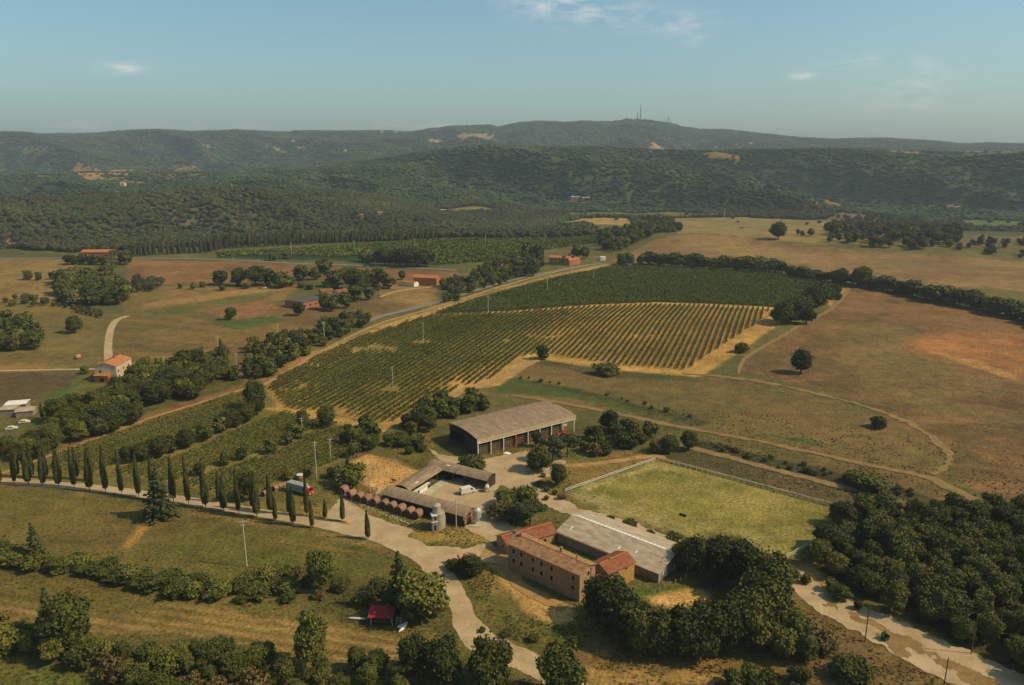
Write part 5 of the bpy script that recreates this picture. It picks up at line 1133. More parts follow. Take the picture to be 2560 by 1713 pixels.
def house(name, label, cat, N, A, Wp=None, h=5, rise=1.2, L=None, Wd=None, side=None, wallm=stone, roofm=tile_red, over=.35, wins=(), chim=(), group=None, wall2=None, thick=.14, ridge=True, hip=False, flat=False, angoff=0, base=-1.5, shutm=shutter, ang=None):
    ang_ = ang
    n_, ang, L0_, W0_, s0 = frame_pts(N, A, Wp); L = L or L0_; Wd = Wd or W0_; s = side or s0; ang = ang + angoff if ang_ is None else ang_
    if ang_ is not None: base = -8
    e = empty(name, (n_.x, n_.y, n_.z), ang, label, cat, group)
    m = MB()
    y0, y1 = (0, Wd) if s > 0 else (-Wd, 0)
    m.box(0, L, y0, y1, base, h, 0)
    yc = (y0 + y1) / 2
    # gables
    for x in (0, L):
        m.poly([(x, y0, h), (x, yc, h + rise), (x, y1, h)] if x else [(x, y1, h), (x, yc, h + rise), (x, y0, h)], 0)
    m.build('wall', [wallm], e)
    r = MB(); o = over; k = rise / (Wd / 2) if Wd else 0
    zl = h - o * k
    for (ya, za, yb, zb) in ((y0 - o, zl, yc, h + rise), (yc, h + rise, y1 + o, zl)):
        ny = 60 if name in ('stone_farmhouse',) else 1
        r.poly([(-o, ya, za + thick), (L + o, ya, za + thick), (L + o, yb, zb + thick), (-o, yb, zb + thick)])
        r.poly([(-o, yb, zb + .01), (L + o, yb, zb + .01), (L + o, ya, za + .01), (-o, ya, za + .01)])
        r.quad((-o, ya, za + .01), (-o, ya, za + thick), (-o, yb, zb + thick), (-o, yb, zb + .01)); r.quad((L + o, yb, zb + .01), (L + o, yb, zb + thick), (L + o, ya, za + thick), (L + o, ya, za + .01))
    r.quad((-o, y0 - o, zl + .01), (L + o, y0 - o, zl + .01), (L + o, y0 - o, zl + thick), (-o, y0 - o, zl + thick)); r.quad((-o, y1 + o, zl + thick), (L + o, y1 + o, zl + thick), (L + o, y1 + o, zl + .01), (-o, y1 + o, zl + .01))
    ro = r.build('roof', [roofm], e)
    if ridge:
        q = MB(); q.tube((-o, yc, h + rise + thick * .9), (L + o, yc, h + rise + thick * .9), .13, .13, 6); q.build('ridge', tile_ridge, ro)
    for (cx, cy, ch_, cw) in chim:
        q = MB(); yy = y0 + cy * Wd; zz = h + rise * (1 - abs(yy - yc) / (Wd / 2))
        q.box(cx - cw / 2, cx + cw / 2, yy - cw / 2, yy + cw / 2, zz - .3, zz + ch_); q.box(cx - cw / 2 - .08, cx + cw / 2 + .08, yy - cw / 2 - .08, yy + cw / 2 + .08, zz + ch_, zz + ch_ + .12)
        q.build('chimney', brick, ro)
    for w_ in wins: win(e, *w_[:5], L, Wd, s, **(dict(w_[5]) if len(w_) > 5 else dict(fm=shutm)))
    return e, L, Wd, s, ang
c4 = lambda x, y: (1240 + x * .15944, 1270 + y * .15944)
c3 = lambda x, y: (1200 + x * .23464, 1250 + y * .23464)
c5 = lambda x, y: (1060 + x * .12114, 1150 + y * .12114)
ce = lambda x, y: (830 + x * .12799, 1180 + y * .12799)
cg = lambda x, y: (1080 + x * .15785, 1000 + y * .15785)
# ---- the stone farmhouse group
wl = [('l', 24.2 * t * (1.02 - .02 * t), z, .95, 1.35) for t in (.085, .37, .51, .63, .80, .915) for z in (6.1, 3.3)]
farm, FL, FW, FS, FA = house('stone_farmhouse', 'long three storey stone farmhouse with weathered tile roof, nearest of the yard buildings', 'farmhouse', c4(1305, 1475), c4(190, 950), None, h=7.8, rise=1.3, Wd=6.8, side=-1,
      wallm=stone, roofm=tile_old, over=.45, wins=wl + [('g', 3.7, 6.6, .95, 1.3), ('g', 3.7, 3.95, .95, 1.25), ('g', 3.7, 1.05, 1.25, 2.3, (('arch', True), ('name', 'door')))], chim=[(9.2, .38, 1.5, .6), (4.0, .42, 1.3, .3), (22.5, .5, 1.0, .6)], base=-2.5)
q = MB()
for z in np.arange(-.4, 7.8, .5):
    k = .28 if int(z * 2) % 2 else .45
    q.box(-.03, k, -.25, .03, z, z + .44); q.box(-.03, .25, -k, .026, z + .02, z + .40)
q.build('quoins', quoin, farm)
q = MB(); q.tube((-.12, -4.7, .2), (-.12, -4.7, 7.9), .06, .06, 6); q.build('drainpipe', metal_g, farm)
# scalloped tile edge along the eave
q = MB()
for k in range(int((FL + .9) / .3)):
    q.tube((-.45 + .15 + k * .3, .50, 7.74), (-.45 + .15 + k * .3, .22, 7.8), .1, .1, 5)
q.build('eave_tiles', tile_red, farm)
house('stone_outbuilding', 'low red roofed stone wing at the far left end of the farmhouse', 'outbuilding', c4(190, 745), c4(950, 525), c4(35, 615), h=2.9, rise=1.5, wallm=stone_y, roofm=tile_red,
      Wd=7.0, wins=[('l', 19.2, 1.6, .8, 1.1), ('l', 16.2, 1.15, .9, 2.1, (('name', 'door'),)), ('l', 12.3, 1.5, .8, 1.1), ('g', 3.0, 1.5, .8, 1.0)], chim=[(4.2, .45, .9, .6)])
house('stone_outbuilding', 'red roofed stone wing at the right end of the courtyard beside the oaks', 'outbuilding', c3(1368, 985), c3(1640, 850), None, h=5.4, rise=1.35, Wd=6.8, side=1, wallm=stone_y, roofm=tile_red,
      wins=[('l', 6.4, 4.6, 1.1, .5), ('l', 3.0, 4.6, .8, .6)], chim=[(3.6, .5, .5, .45)], base=-2)
p0 = W(*c3(1245, 985)); p1 = W(*c3(1378, 945)); d_ = p1 - p0; e = empty('courtyard_wall', p0, math.atan2(d_.y, d_.x), 'stone wall with tiled coping and arch joining farmhouse gable to the right wing', 'wall')
Lw = math.hypot(d_.x, d_.y) + .6; m = MB(); m.box(0, Lw, 0, .5, -1.5, 4.6); m.build('masonry', stone_y, e); m = MB(); m.box(-.1, Lw, -.2, .7, 4.6, 4.78); m.build('coping', tile_red, e)
m = MB(); m.box(Lw * .45, Lw * .45 + 1.6, -.04, 0.1, -.5, 2.2); m.build('gate', shutter, e)
barn, BL, BW, BS, BA = house('long_grey_barn', 'long low barn with pale grey corrugated roof behind the farm courtyard', 'barn', c3(1895, 885), c4(950, 522), None, h=3.0, rise=2.1, Wd=17, side=-1, wallm=render_g, roofm=fibro, over=.5, ridge=False,
      wins=[('g', 3.5, 1.4, 2.4, 2.6, (('name', 'door'), ('fm', render_w)))])
ro = [c for c in barn.children if c.name.startswith('roof')][0]; nsk = 24; kz = 2.1 / 8.5
for k in range(nsk):
    x0 = .6 + k * (BL - 1.4) / nsk; q = MB(); ya, yb = -8.6, -9.7
    za, zb = 3 + 2.1 - abs(ya + 8.5) * kz + .17, 3 + 2.1 - abs(yb + 8.5) * kz + .17
    q.quad((x0, ya, za), (x0, yb, zb), (x0 + (BL - 1.4) / nsk * .82, yb, zb), (x0 + (BL - 1.4) / nsk * .82, ya, za)); q.build('skylight', skylight, ro)
q = MB(); q.box(-.5, BL + .5, -8.66, -8.34, 5.2, 5.29); q.build('ridge_cap', skylight, ro)
for (x0, L_, yy) in ((BL - 3.2, 1.5, 2.6), (BL - 20, 1.2, 2.4), (9, 1.0, 3.4)):
    q = MB(); za = 3 + yy * kz + .16; zb = 3 + (yy + L_) * kz + .16; q.quad((x0, -yy, za), (x0 + .5, -yy, za), (x0 + .5, -yy - L_, zb), (x0, -yy - L_, zb)); q.build('skylight', skylight, ro)
q = MB(); q.box(BL * .32, BL + .2, .05, .42, 2.93, 3.12); q.build('coping', tile_red, barn)
q = MB(); q.box(-.3, .0, -.2, .05, -1, 3); q.box(-.3, 0, -8.6, -8.4, -1, 4.9); q.build('corner_post', white_p, barn)
# ---- vaulted stable round its yard
A0 = W(*c5(830, 1385)); SA = math.radians(150.5)
e = empty('stable', A0, SA, 'dark U shaped stable with curved brown roofs round a gravel yard', 'stable')
def vault(x0, x1, y0, y1, axis, h, rise, over=.35, n=10, th=.1):
    m = MB(); a, b = (y0 - over, y1 + over) if axis == 'x' else (x0 - over, x1 + over); P = []
    for k in range(n + 1):
        f = k / n; P.append((a + (b - a) * f, h + rise * (1 - (2 * f - 1) ** 2)))
    s0, s1 = (x0 - over, x1 + over) if axis == 'x' else (y0 - over, y1 + over)
    mk = (lambda s, p, dz: (s, p[0], p[1] + dz)) if axis == 'x' else (lambda s, p, dz: (p[0], s, p[1] + dz))
    for k in range(n):
        m.quad(mk(s0, P[k], th), mk(s1, P[k], th), mk(s1, P[k + 1], th), mk(s0, P[k + 1], th)); m.quad(mk(s0, P[k + 1], 0), mk(s1, P[k + 1], 0), mk(s1, P[k], 0), mk(s0, P[k], 0))
        for s in (s0, s1): m.quad(mk(s, P[k], 0), mk(s, P[k], th), mk(s, P[k + 1], th), mk(s, P[k + 1], 0))
    m.quad(mk(s0, P[0], 0), mk(s1, P[0], 0), mk(s1, P[0], th), mk(s0, P[0], th)); m.quad(mk(s0, P[-1], th), mk(s1, P[-1], th), mk(s1, P[-1], 0), mk(s0, P[-1], 0))
    return m, P
def gable_fill(m, x, P, th=0, z0=0):
    for k in range(len(P) - 1): m.quad((x, P[k][0], z0), (x, P[k + 1][0], z0), (x, P[k + 1][1], P[k + 1][1]) if 0 else (x, P[k + 1][0], P[k + 1][1]), (x, P[k][0], P[k][1]))
fq = W(1216, 1226); rel = fq - A0; fx = rel.x * math.cos(SA) + rel.y * math.sin(SA); fy = -rel.x * math.sin(SA) + rel.y * math.cos(SA)
SL = 31.5; WW = 6.0; HH = 3.5
m, Pn = vault(0, SL, -WW, 0, 'x', HH, 1.25); rf = m.build('roof', fibro_b, e, True)
m, Pf = vault(fx, SL, fy - WW, fy, 'x', HH, 1.25); rf2 = m.build('roof', fibro_b, e, True)
m, _ = vault(SL - WW, SL, fy + .4, -WW - .4, 'y', HH + .02, 1.18, n=10); rf3 = m.build('roof', fibro_b, e, True)
for (r_, x0, x1, y0, y1, z) in ((rf2, SL - 8.2, SL - 6.6, fy - 2.8, fy - 1.6, 4.66), (rf3, SL - 5.6, SL - 4.6, -12, -10.6, 4.2)):
    q = MB(); q.box(x0, x1, y0, y1, z, z + .12); q.build('skylight', skylight, r_)
m = MB()
m.box(0, SL, -.2, 0, -1, HH); m.box(SL - .2, SL, fy - WW, 0, -1, HH); m.box(fx, SL, fy - WW, fy - WW + .2, -1, HH)
m.box(0, .2, -WW + .2, -.2, -1, .6); m.build('wall', darkwood, e)
m = MB(); m.box(.02, .2, -4.6, -.4, .6, 2.0); m.box(.0, .2, -WW, -4.8, -.6, HH + .6); m.build('gable_cladding', brick, e)
m = MB(); gable_fill(m, .1, Pn, z0=2.3); m.build('gable', wood, e); m = MB(); m.box(fx, fx + .2, fy - WW, fy - .4, 0, HH); gable_fill(m, fx + .1, Pf, z0=HH - .1); m.build('gable', darkwood, e)
for x in np.arange(fx + 4.5, SL - WW, 4.6):
    m = MB(); m.box(x - .12, x + .12, fy - .3, fy - .06, -.5, HH); m.build('post', metal_g, e)
for y in np.arange(fy + 3, -WW - 1, 4.2):
    m = MB(); m.box(SL - WW, SL - WW + .22, y - .11, y + .11, -.5, HH); m.build('post', metal_g, e)
m = MB(); m.box(SL - WW - .3, SL - WW - .1, -16, -WW - .6, -.5, 2.4); wh = m.build('white_wall', render_w, e)
m = MB(); m.box(SL - WW - .34, SL - WW - .3, -11.5, -10.5, .9, 1.8); m.build('window', glass, wh)
m = MB(); m.box(SL - WW - 1.3, SL - WW - .1, -16.5, -8, 2.45, 2.55); m.build('awning', white_p, wh)
m = MB(); m.box(SL - WW - 3.4, SL - WW - .1, fy + .3, -WW - 1, -.5, .13); m.build('floor_slab', concrete, e)
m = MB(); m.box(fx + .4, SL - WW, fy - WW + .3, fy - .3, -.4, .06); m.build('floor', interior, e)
sheet('concrete_pad', [(a / K, b / K) for a, b in (c5(835, 1392), c5(1180, 1397), c5(1330, 1330), c5(1130, 1262), c5(985, 1290), c5(980, 1330))], concrete, off=.1, res=.25, rag=.05)
sheet('concrete_pad', [(a / K, b / K) for a, b in (c5(1170, 650), c5(1300, 672), c5(1540, 612), c5(1530, 585), c5(1290, 620))], concrete, off=.1, res=.25, rag=.05)
# ---- hay barn
HA = W(*cg(722, 905)); q = W(*cg(2235, 505)) - HA; ang = math.atan2(q.y, q.x); HL = math.hypot(q.x, q.y); HW = 20.5; HH = 6.3
e = empty('hay_barn', HA, ang, 'big open sided hay barn with low curved brown roof and white posts', 'barn')
m, Ph = vault(0, HL, 0, HW, 'x', HH + .9, 1.0, over=.5, n=14, th=.16); rf = m.build('roof', fibro_b, e)
m = MB(); m.box(-.5, HL + .9, -.62, -.52, HH - .75, HH + .96); m.build('fascia', wood if 0 else mat('fascia_sheet', (188, 164, 122), (160, 138, 100), .5, .85, .02, 5, .25, 3, stretch=(3, 1, 1)), rf)
m = MB(); m.box(-.5, HL + .9, -.68, -.5, HH - .9, HH - .75); m.build('gutter', white_p, rf)
m = MB(); m.box(-.4, .9, -.78, -.69, HH - .7, HH); m.build('sign_panel', white_p, e)
nb = 8
for k in range(nb + 1):
    x = k * HL / nb
    m = MB(); m.box(x - .16, x + .16, -.55, -.22, -.8, HH + .2); m.build('post', brick if k == 3 else white_p, e)
    m = MB(); m.box(x - .14, x + .14, HW - .3, HW, -.8, HH + .8); m.build('post', metal_g, e)
    if k < nb - 1:
        x1 = x + HL / nb
        m = MB(); r = random.Random(k)
        for z in (.3, 1.0, 1.7, 2.4, 3.1, 3.9): m.box(x + .3, x1 - .3, .35, .42, z, z + .16)
        for j in range(5): m.box(x + .5 + j * 1.05, x + .62 + j * 1.05, .42, .5, -.3, 4.1)
        for j in range(7): m.box(x + .4 + r.uniform(0, 4.3), 0, .6, .9, 0, 0) if 0 else None
        m.build('rack', wood, e)
        m = MB()
        for j in range(3):
            for i in range(3):
                if r.random() < .8: m.box(x + .4 + i * 1.8, x + 2.1 + i * 1.8, 1.2, 4 + r.random(), -.3 + j * 1.35, 1.0 + j * 1.35)
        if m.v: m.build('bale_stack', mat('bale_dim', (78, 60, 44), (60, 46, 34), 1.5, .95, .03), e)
m = MB(); m.box(0, HL - HL / nb, HW - .12, HW, -.8, HH); m.box(HL - HL / nb - .15, HL - HL / nb, .8, HW, -.8, HH); m.build('wall', darkwood, e)
m = MB(); m.box(-.1, .06, .1, 9.2, -.8, HH + .1); m.build('end_cladding', darkwood, e)
m = MB()
for k in range(len(Ph) - 1):
    a, b = Ph[k], Ph[k + 1]; m.bar((-.3, a[0], a[1] - .1), (-.3, b[0], b[1] - .1), .12, .12); m.bar((-.3, a[0], HH - .4), (-.3, b[0], HH - .4), .12, .12); m.bar((-.3, a[0], HH - .4), (-.3, b[0], b[1] - .1), .08, .08); m.bar((-.3, b[0], HH - .4), (-.3, b[0], b[1] - .1), .08, .08)
m.build('truss', metal_g, e)
m = MB(); m.box(HL - .5, HL - .4, 2, 9, HH - 2.4, HH - 1.6); m.build('beam', metal_g, e)
m = MB(); m.box(HL - HL / nb + 1.2, HL - HL / nb + 2.5, .2, .4, 3.3, 4.4); m.build('notice_board', white_p, e)
# ---- concrete tower
p = W(*c5(305, 1385)); e = empty('concrete_tower', p, math.radians(20), 'squat round concrete silo tower with narrower drum on top beside the stable', 'silo')
m = MB(); m.lathe([(1.95, -.8), (1.95, 4.9), (2.02, 4.9), (2.02, 5.05), (1.2, 5.1)], 28); m.build('drum', conc, e, False)
m = MB(); m.lathe([(1.22, 0), (1.22, 2.3), (1.34, 2.32), (1.3, 2.5), (.5, 2.95), (.12, 3.05)], 24, (-.55, -.2, 5.06)); m.build('upper_drum', conc, e)
m = MB(); m.box(-2.5, -.9, -2.1, -.4, -.8, 2.9); m.box(-2.35, -.9, -1.9, -.5, 2.9, 4.85); an = m.build('annex', render_g, e)
m = MB(); m.box(-2.7, -.8, -2.3, -.3, 2.9, 3.05); m.box(-2.6, -.8, -2.2, .3, 4.9, 5.08); m.build('slab', white_p, an)
m = MB(); m.box(-1.75, -1.25, -1.93, -1.89, 3.5, 4.4); m.box(-1.9, -1.3, -2.13, -2.09, .2, 1.9); m.build('opening', glass, an)
m = MB(); m.tube((1.9, -.9, -.5), (1.9, -.9, 4.0), .09, .09, 6); m.tube((-.55, -.2, 8), (-.55, -.2, 9.3), .05, .04, 5); m.tube((-1.7, -.2, 7.6), (-1.1, -.2, 7.2), .12, .06, 5); m.build('pipe', pole_m, e)
# ---- feed silo
p = W(*c5(1100, 1322)); e = empty('feed_silo', p, 0, 'white steel feed silo with conical hopper on thin legs beside the stable gable', 'silo')
m = MB(); m.lathe([(.28, .75), (1.22, 2.5), (1.25, 2.55), (1.25, 4.6), (1.1, 5.0), (.5, 5.45), (.3, 5.5), (.3, 5.75), (.05, 5.8)], 24); m.build('hopper', metal_w, e, False)
for k in range(4):
    a = math.pi / 4 + k * math.pi / 2; m = MB(); m.tube((1.25 * math.cos(a), 1.25 * math.sin(a), -.2), (1.25 * math.cos(a), 1.25 * math.sin(a), 4.4), .05, .05, 5); m.build('leg', metal_g, e)
m = MB(); m.tube((.2, 0, 1.0), (-1.3, .3, .7), .09, .09, 6); m.box(-1.7, -1.1, 0, .6, 0, 1.3); m.build('auger', metal_w, e)
# ---- fuel tank
p = W(*c5(1300, 655)); e = empty('fuel_tank', p, SA + math.pi / 2 + .5, 'horizontal tank half coloured orange as shadow, half white, on a stand under the roof end', 'tank')
m = MB(); m.lathe([(.1, -1.15), (.6, -1.05), (.75, -.85), (.75, 0)], 20, (0, 0, 1.9), 'x'); m.build('shaded_half', tank_shade, e, True)  # left half in shadow: the shade is painted as orange
m = MB(); m.lathe([(.75, 0), (.75, .85), (.6, 1.05), (.1, 1.15)], 20, (0, 0, 1.9), 'x'); m.build('shell', white_p, e, True)
m = MB(); [m.box(x - .06, x + .06, y - .06, y + .06, -.2, 1.5) for x in (-.7, .7) for y in (-.5, .5)]; m.build('stand', metal_g, e)
# ---- casks
def cask(m0, r=1.45, L=2.7):
    e = empty('wooden_cask', (0, 0, 0), 0, 'x', 'cask')
    pr = [(r * (1 - .16 * (2 * f - 1) ** 2), L * (f - .5)) for f in np.linspace(0, 1, 9)]
    m = MB(); m.lathe([(p_[0], p_[1]) for p_ in pr], 24, (0, 0, r), 'x'); m.build('staves', cask_w, e, True)
    for f in (.04, .26, .74, .96):
        q = r * (1 - .16 * (2 * f - 1) ** 2) + .02; m = MB(); m.lathe([(q, L * (f - .5) - .06), (q, L * (f - .5) + .06)], 24, (0, 0, r), 'x'); m.build('hoop', hoop_m, e)
    for sgn in (-1, 1):
        m = MB(); m.lathe([(r * .80, sgn * (L / 2 - .12)), (r * .80, sgn * (L / 2 + .015))], 24, (0, 0, r), 'x'); m.build('head', cask_h, e)
    m = MB(); m.box(-L * .3, -L * .3 + .3, -.9, .9, -.3, .28); m.box(L * .2, L * .2 + .3, -.9, .9, -.3, .28); m.build('cradle', white_p, e)
    return e
rowdir = W(*ce(1680, 900)) - W(*ce(385, 520)); ra = math.atan2(rowdir.y, rowdir.x); ck = None
pts = [(240, 425), (385, 500), (540, 548), (690, 590), (865, 640), (1040, 690), (1190, 742), (1355, 800), (1530, 852), (1680, 895)]
ordn = ['first', 'second', 'third', 'fourth', 'fifth', 'sixth', 'seventh', 'eighth', 'ninth', 'last']
for i, q in enumerate(pts):
    p = W(*ce(*q)); lb = ('%s big wooden cask from the left in the row by the stable' % ordn[i]) if i else 'leftmost cask of the row, greyer and half overgrown'
    if ck is None: ck = cask(None); o = ck; o.location = p; o.rotation_euler = (0, 0, ra + math.pi / 2 + .12); o['label'] = lb; o['group'] = 'casks lying in a row by the stable'
    else: o = copy_tree(ck, p, ra + math.pi / 2 + random.Random(i).uniform(-.1, .16), None, lb, 'casks lying in a row by the stable')
    s_ = [1.05, .96, .96, .93, 1, .98, 1, 1.05, 1.0, 1.0][i]; o.scale = (s_, s_, s_)
cl = lambda x, y: (640 + x * .0768, 1160 + y * .0768)
for i, (x, y, s_, lb) in enumerate([(300, 1030, .68, 'reddish cask at the left end of the line beside the vines'), (365, 850, .5, 'small cask behind the leftmost ones beside the vines'), (640, 860, .66, 'cask in the middle of the line left of the lorry'), (790, 790, .6, 'cask second from the lorry in the line'), (915, 735, .52, 'cask closest to the back of the lorry box')]):
    o = copy_tree(ck, W(*cl(x, y)), ra + math.pi / 2 + math.pi, (s_, s_, s_), lb, 'casks in a line left of the lorry')
e = empty('wooden_tub', W(*cl(1430, 500)), 0, 'upright round wooden tub with a white lid behind the lorry', 'tub')
m = MB(); m.lathe([(.95, -.2), (1.08, .9), (1.02, 1.7)], 22); m.build('staves', cask_w, e, True); m = MB(); m.lathe([(1.14, 1.7), (1.16, 1.86), (.9, 1.92)], 22); m.build('lid', white_p, e)
for z in (.35, 1.35): m = MB(); m.lathe([(1.08, z), (1.08, z + .1)], 22); m.build('hoop', hoop_m, e)
m = MB()
for i, (a, b) in enumerate([((350, 580), (460, 535)), ((815, 715), (930, 665)), ((1150, 815), (1260, 765)), ((1330, 865), (1420, 820)), ((1540, 1015), (1690, 940))]):
    p = W(*ce(*a)); q = W(*ce(*b)); e = MB(); e.bar((0, 0, .12), (q.x - p.x, q.y - p.y, q.z - p.z + .35), .45, .09); o = e.build('plank', wood); o.location = p
    tag(o, ['pale plank ramp lying in front of the second cask', 'pale plank ramp lying in front of the fifth cask', 'pale plank ramp lying in front of the seventh cask', 'pale plank ramp lying in front of the eighth cask', 'long pale plank in the grass between the last cask and the tower'][i], 'plank', 'planks lying before the casks')
# ---- vehicles
def wheels(e, xs, yw, r, rim=True):
    for x in xs:
        for y in (-yw, yw):
            m = MB(); m.lathe([(r * .9, -.13), (r, -.1), (r, .1), (r * .9, .13)], 18, (0, 0, 0), 'x'); o = m.build('wheel', rubber, e); o.location = (x, y, r); o.rotation_euler = (0, 0, math.pi / 2)
            m = MB(); m.lathe([(r * .55, -.15), (r * .55, .15)], 14, (0, 0, 0), 'x'); m.build('rim', metal_w, o)
def prism(m, prof_, y0, y1, mi=0):
    n_ = len(prof_); i = len(m.v)
    for y in (y0, y1): m.v += [(x, y, z) for x, z in prof_]
    m.f.append(tuple(i + k for k in range(n_))); m.m.append(mi); m.f.append(tuple(i + n_ + n_ - 1 - k for k in range(n_))); m.m.append(mi)
    for k in range(n_): m.f.append((i + (k + 1) % n_, i + k, i + n_ + k, i + n_ + (k + 1) % n_)); m.m.append(mi)
def bevel(o, w_=.05, n_=2):
    b = o.modifiers.new('bevel', 'BEVEL'); b.width = w_; b.segments = n_; b.limit_method = 'ANGLE'; return o
def van(p, rz, label, name='delivery_van', body=white_p):
    e = empty(name, p, rz, label, 'van')
    m = MB(); prism(m, [(-2.65, .35), (-2.7, 1.2), (-2.62, 2.3), (-2.4, 2.45), (.9, 2.45), (1.35, 2.3), (1.95, 1.45), (2.55, 1.2), (2.72, .9), (2.72, .4), (2.5, .3), (-2.5, .3)], -.98, .98); bevel(m.build('body', body, e), .1)
    m = MB(); m.quad((1.40, -.84, 2.2), (1.93, -.88, 1.49), (1.93, .88, 1.49), (1.40, .84, 2.2)); o = m.build('windscreen', glass, e); o.location = (.03, 0, .02)
    for y in (-.995, .995): m = MB(); prism(m, [(.75, 1.45), (.75, 2.1), (1.25, 2.1), (1.75, 1.45)], y - .01, y + .01); m.build('side_window', glass, e)
    m = MB(); m.box(-2.72, -2.68, -.8, -.05, .8, 2.1); m.box(-2.72, -2.68, .05, .8, .8, 2.1); m.build('rear_door', body, e)
    for y in (-.75, .75): m = MB(); m.box(2.6, 2.74, y - .15, y + .15, .8, 1.05); m.build('headlight', skylight, e)
    m = MB(); m.box(2.6, 2.78, -.95, .95, .3, .55); m.box(-2.78, -2.6, -.95, .95, .3, .5); m.build('bumper', metal_g, e)
    wheels(e, (-1.75, 1.75), .9, .36); return e
van(W(*c5(900, 685)), math.radians(28), 'white high roofed delivery van parked in the stable yard')
p = W(*cl(1270, 975)); a_ = W(*cl(1000, 890)); b_ = W(*cl(1560, 1040)); d_ = b_ - a_; rz = math.atan2(d_.y, d_.x)
e = empty('lorry', a_, rz, 'lorry with pale grey box body and red cab parked behind the cypresses', 'lorry')
Lb = math.hypot(d_.x, d_.y)
m = MB(); m.box(0, Lb, 0, 2.5, .75, 3.35); bx_ = bevel(m.build('box_body', truckbox, e), .06)
m = MB(); m.box(Lb - .75, Lb - .25, -.03, 0, 1.8, 2.35); m.build('hatch', glass, bx_)
m = MB(); m.box(-.1, Lb + 2.1, .5, 2.0, .5, .75); m.build('chassis', metal_g, e)
m = MB(); prism(m, [(Lb + .25, .55), (Lb + .25, 2.75), (Lb + 1.7, 2.8), (Lb + 2.15, 1.75), (Lb + 2.25, .55)], .1, 2.4); cb = bevel(m.build('cab', red_p, e), .07)
m = MB(); m.quad((Lb + 1.76, .25, 2.7), (Lb + 2.17, .25, 1.8), (Lb + 2.17, 2.25, 1.8), (Lb + 1.76, 2.25, 2.7)); o = m.build('windscreen', glass, cb); o.location = (.04, 0, .02)
m = MB(); prism(m, [(Lb + .6, 1.75), (Lb + .6, 2.5), (Lb + 1.6, 2.5), (Lb + 1.85, 1.75)], .07, .1); m.build('side_window', glass, cb)
for y in (.45, 2.05): m = MB(); m.box(Lb + 2.2, Lb + 2.3, y - .2, y + .2, .8, 1.05); m.build('headlight', skylight, cb)
m = MB(); m.box(Lb + .6, Lb + 1.3, .9, 1.6, 2.82, 3.05); m.build('roof_light', white_p, cb)
for x in (1.2, Lb + 1.2):
    for y in (.2, 2.3):
        m = MB(); m.lathe([(.42, -.15), (.48, -.1), (.48, .1), (.42, .15)], 18, (0, 0, 0), 'x'); o = m.build('wheel', rubber, e); o.location = (x, y, .46); o.rotation_euler = (0, 0, math.pi / 2)
        m = MB(); m.lathe([(.25, -.17), (.25, .17)], 12, (0, 0, 0), 'x'); m.build('rim', metal_w, o)
def tractor(p, rz, label):
    e = empty('tractor', p, rz, label, 'tractor')
    m = MB(); prism(m, [(-.2, .8), (-.2, 1.5), (1.9, 1.35), (2.0, .7), (1.8, .55), (0, .55)], -.38, .38); bevel(m.build('bonnet', red_p, e), .05)
    m = MB(); prism(m, [(-1.5, .9), (-1.5, 1.5), (-.3, 1.5), (-.2, .9)], -.75, .75); m.build('mudguards', red_p, e)
    m = MB(); m.box(-1.3, -.2, -.6, .6, 2.35, 2.5); [m.tube((x, y, 1.4), (x, y, 2.4), .04, .04, 5) for x in (-1.25, -.25) for y in (-.55, .55)]; m.build('canopy', red_p, e)
    m = MB(); m.tube((1.2, .2, 1.3), (1.2, .2, 2.2), .05, .05, 6); m.build('exhaust', metal_g, e)
    for x, r, y in ((-.9, .78, .85), (1.5, .45, .7)):
        for s in (-1, 1):
            m = MB(); m.lathe([(r * .88, -.18), (r, -.14), (r, .14), (r * .88, .18)], 20, (0, 0, 0), 'x'); o = m.build('wheel', rubber, e); o.location = (x, s * y, r); o.rotation_euler = (0, 0, math.pi / 2)
            m = MB(); m.lathe([(r * .5, -.2), (r * .5, .2)], 14, (0, 0, 0), 'x'); m.build('rim', white_p, o)
    return e
tr = tractor(W(*cg(2060, 580)), math.radians(200), 'small red tractor standing at the open right end of the hay barn'); tr.scale = (1.15, 1.15, 1.15)
def car(p, rz, label, paint, group=None):
    e = empty('parked_car', p, rz, label, 'car', group)
    m = MB(); prism(m, [(-2.1, .35), (-2.15, .9), (-1.9, 1.0), (-1.3, 1.45), (.4, 1.45), (1.1, 1.0), (2.0, .85), (2.1, .4), (1.9, .3), (-1.9, .3)], -.85, .85); bevel(m.build('body', paint, e), .08)
    m = MB(); prism(m, [(-1.6, 1.02), (-1.25, 1.38), (.35, 1.38), (.9, 1.02)], -.87, .87); m.build('side_window', glass, e)
    wheels(e, (-1.35, 1.35), .78, .32); return e
for x, y, rz, lb in ((62, 1058, .3, 'white car parked below the sheds at the left edge'), (30, 1074, .4, 'pale car beside the path at the left edge'), (661, 722, .1, 'white car standing alone on the tan field'), (1555, 662, 0, 'left white car at the top corner of the vineyard'), (1575, 663, .1, 'right white car at the top corner of the vineyard'), (752, 778, .2, 'white car in front of the dark roofed farm')):
    car(W(x, y), rz, lb, white_p)
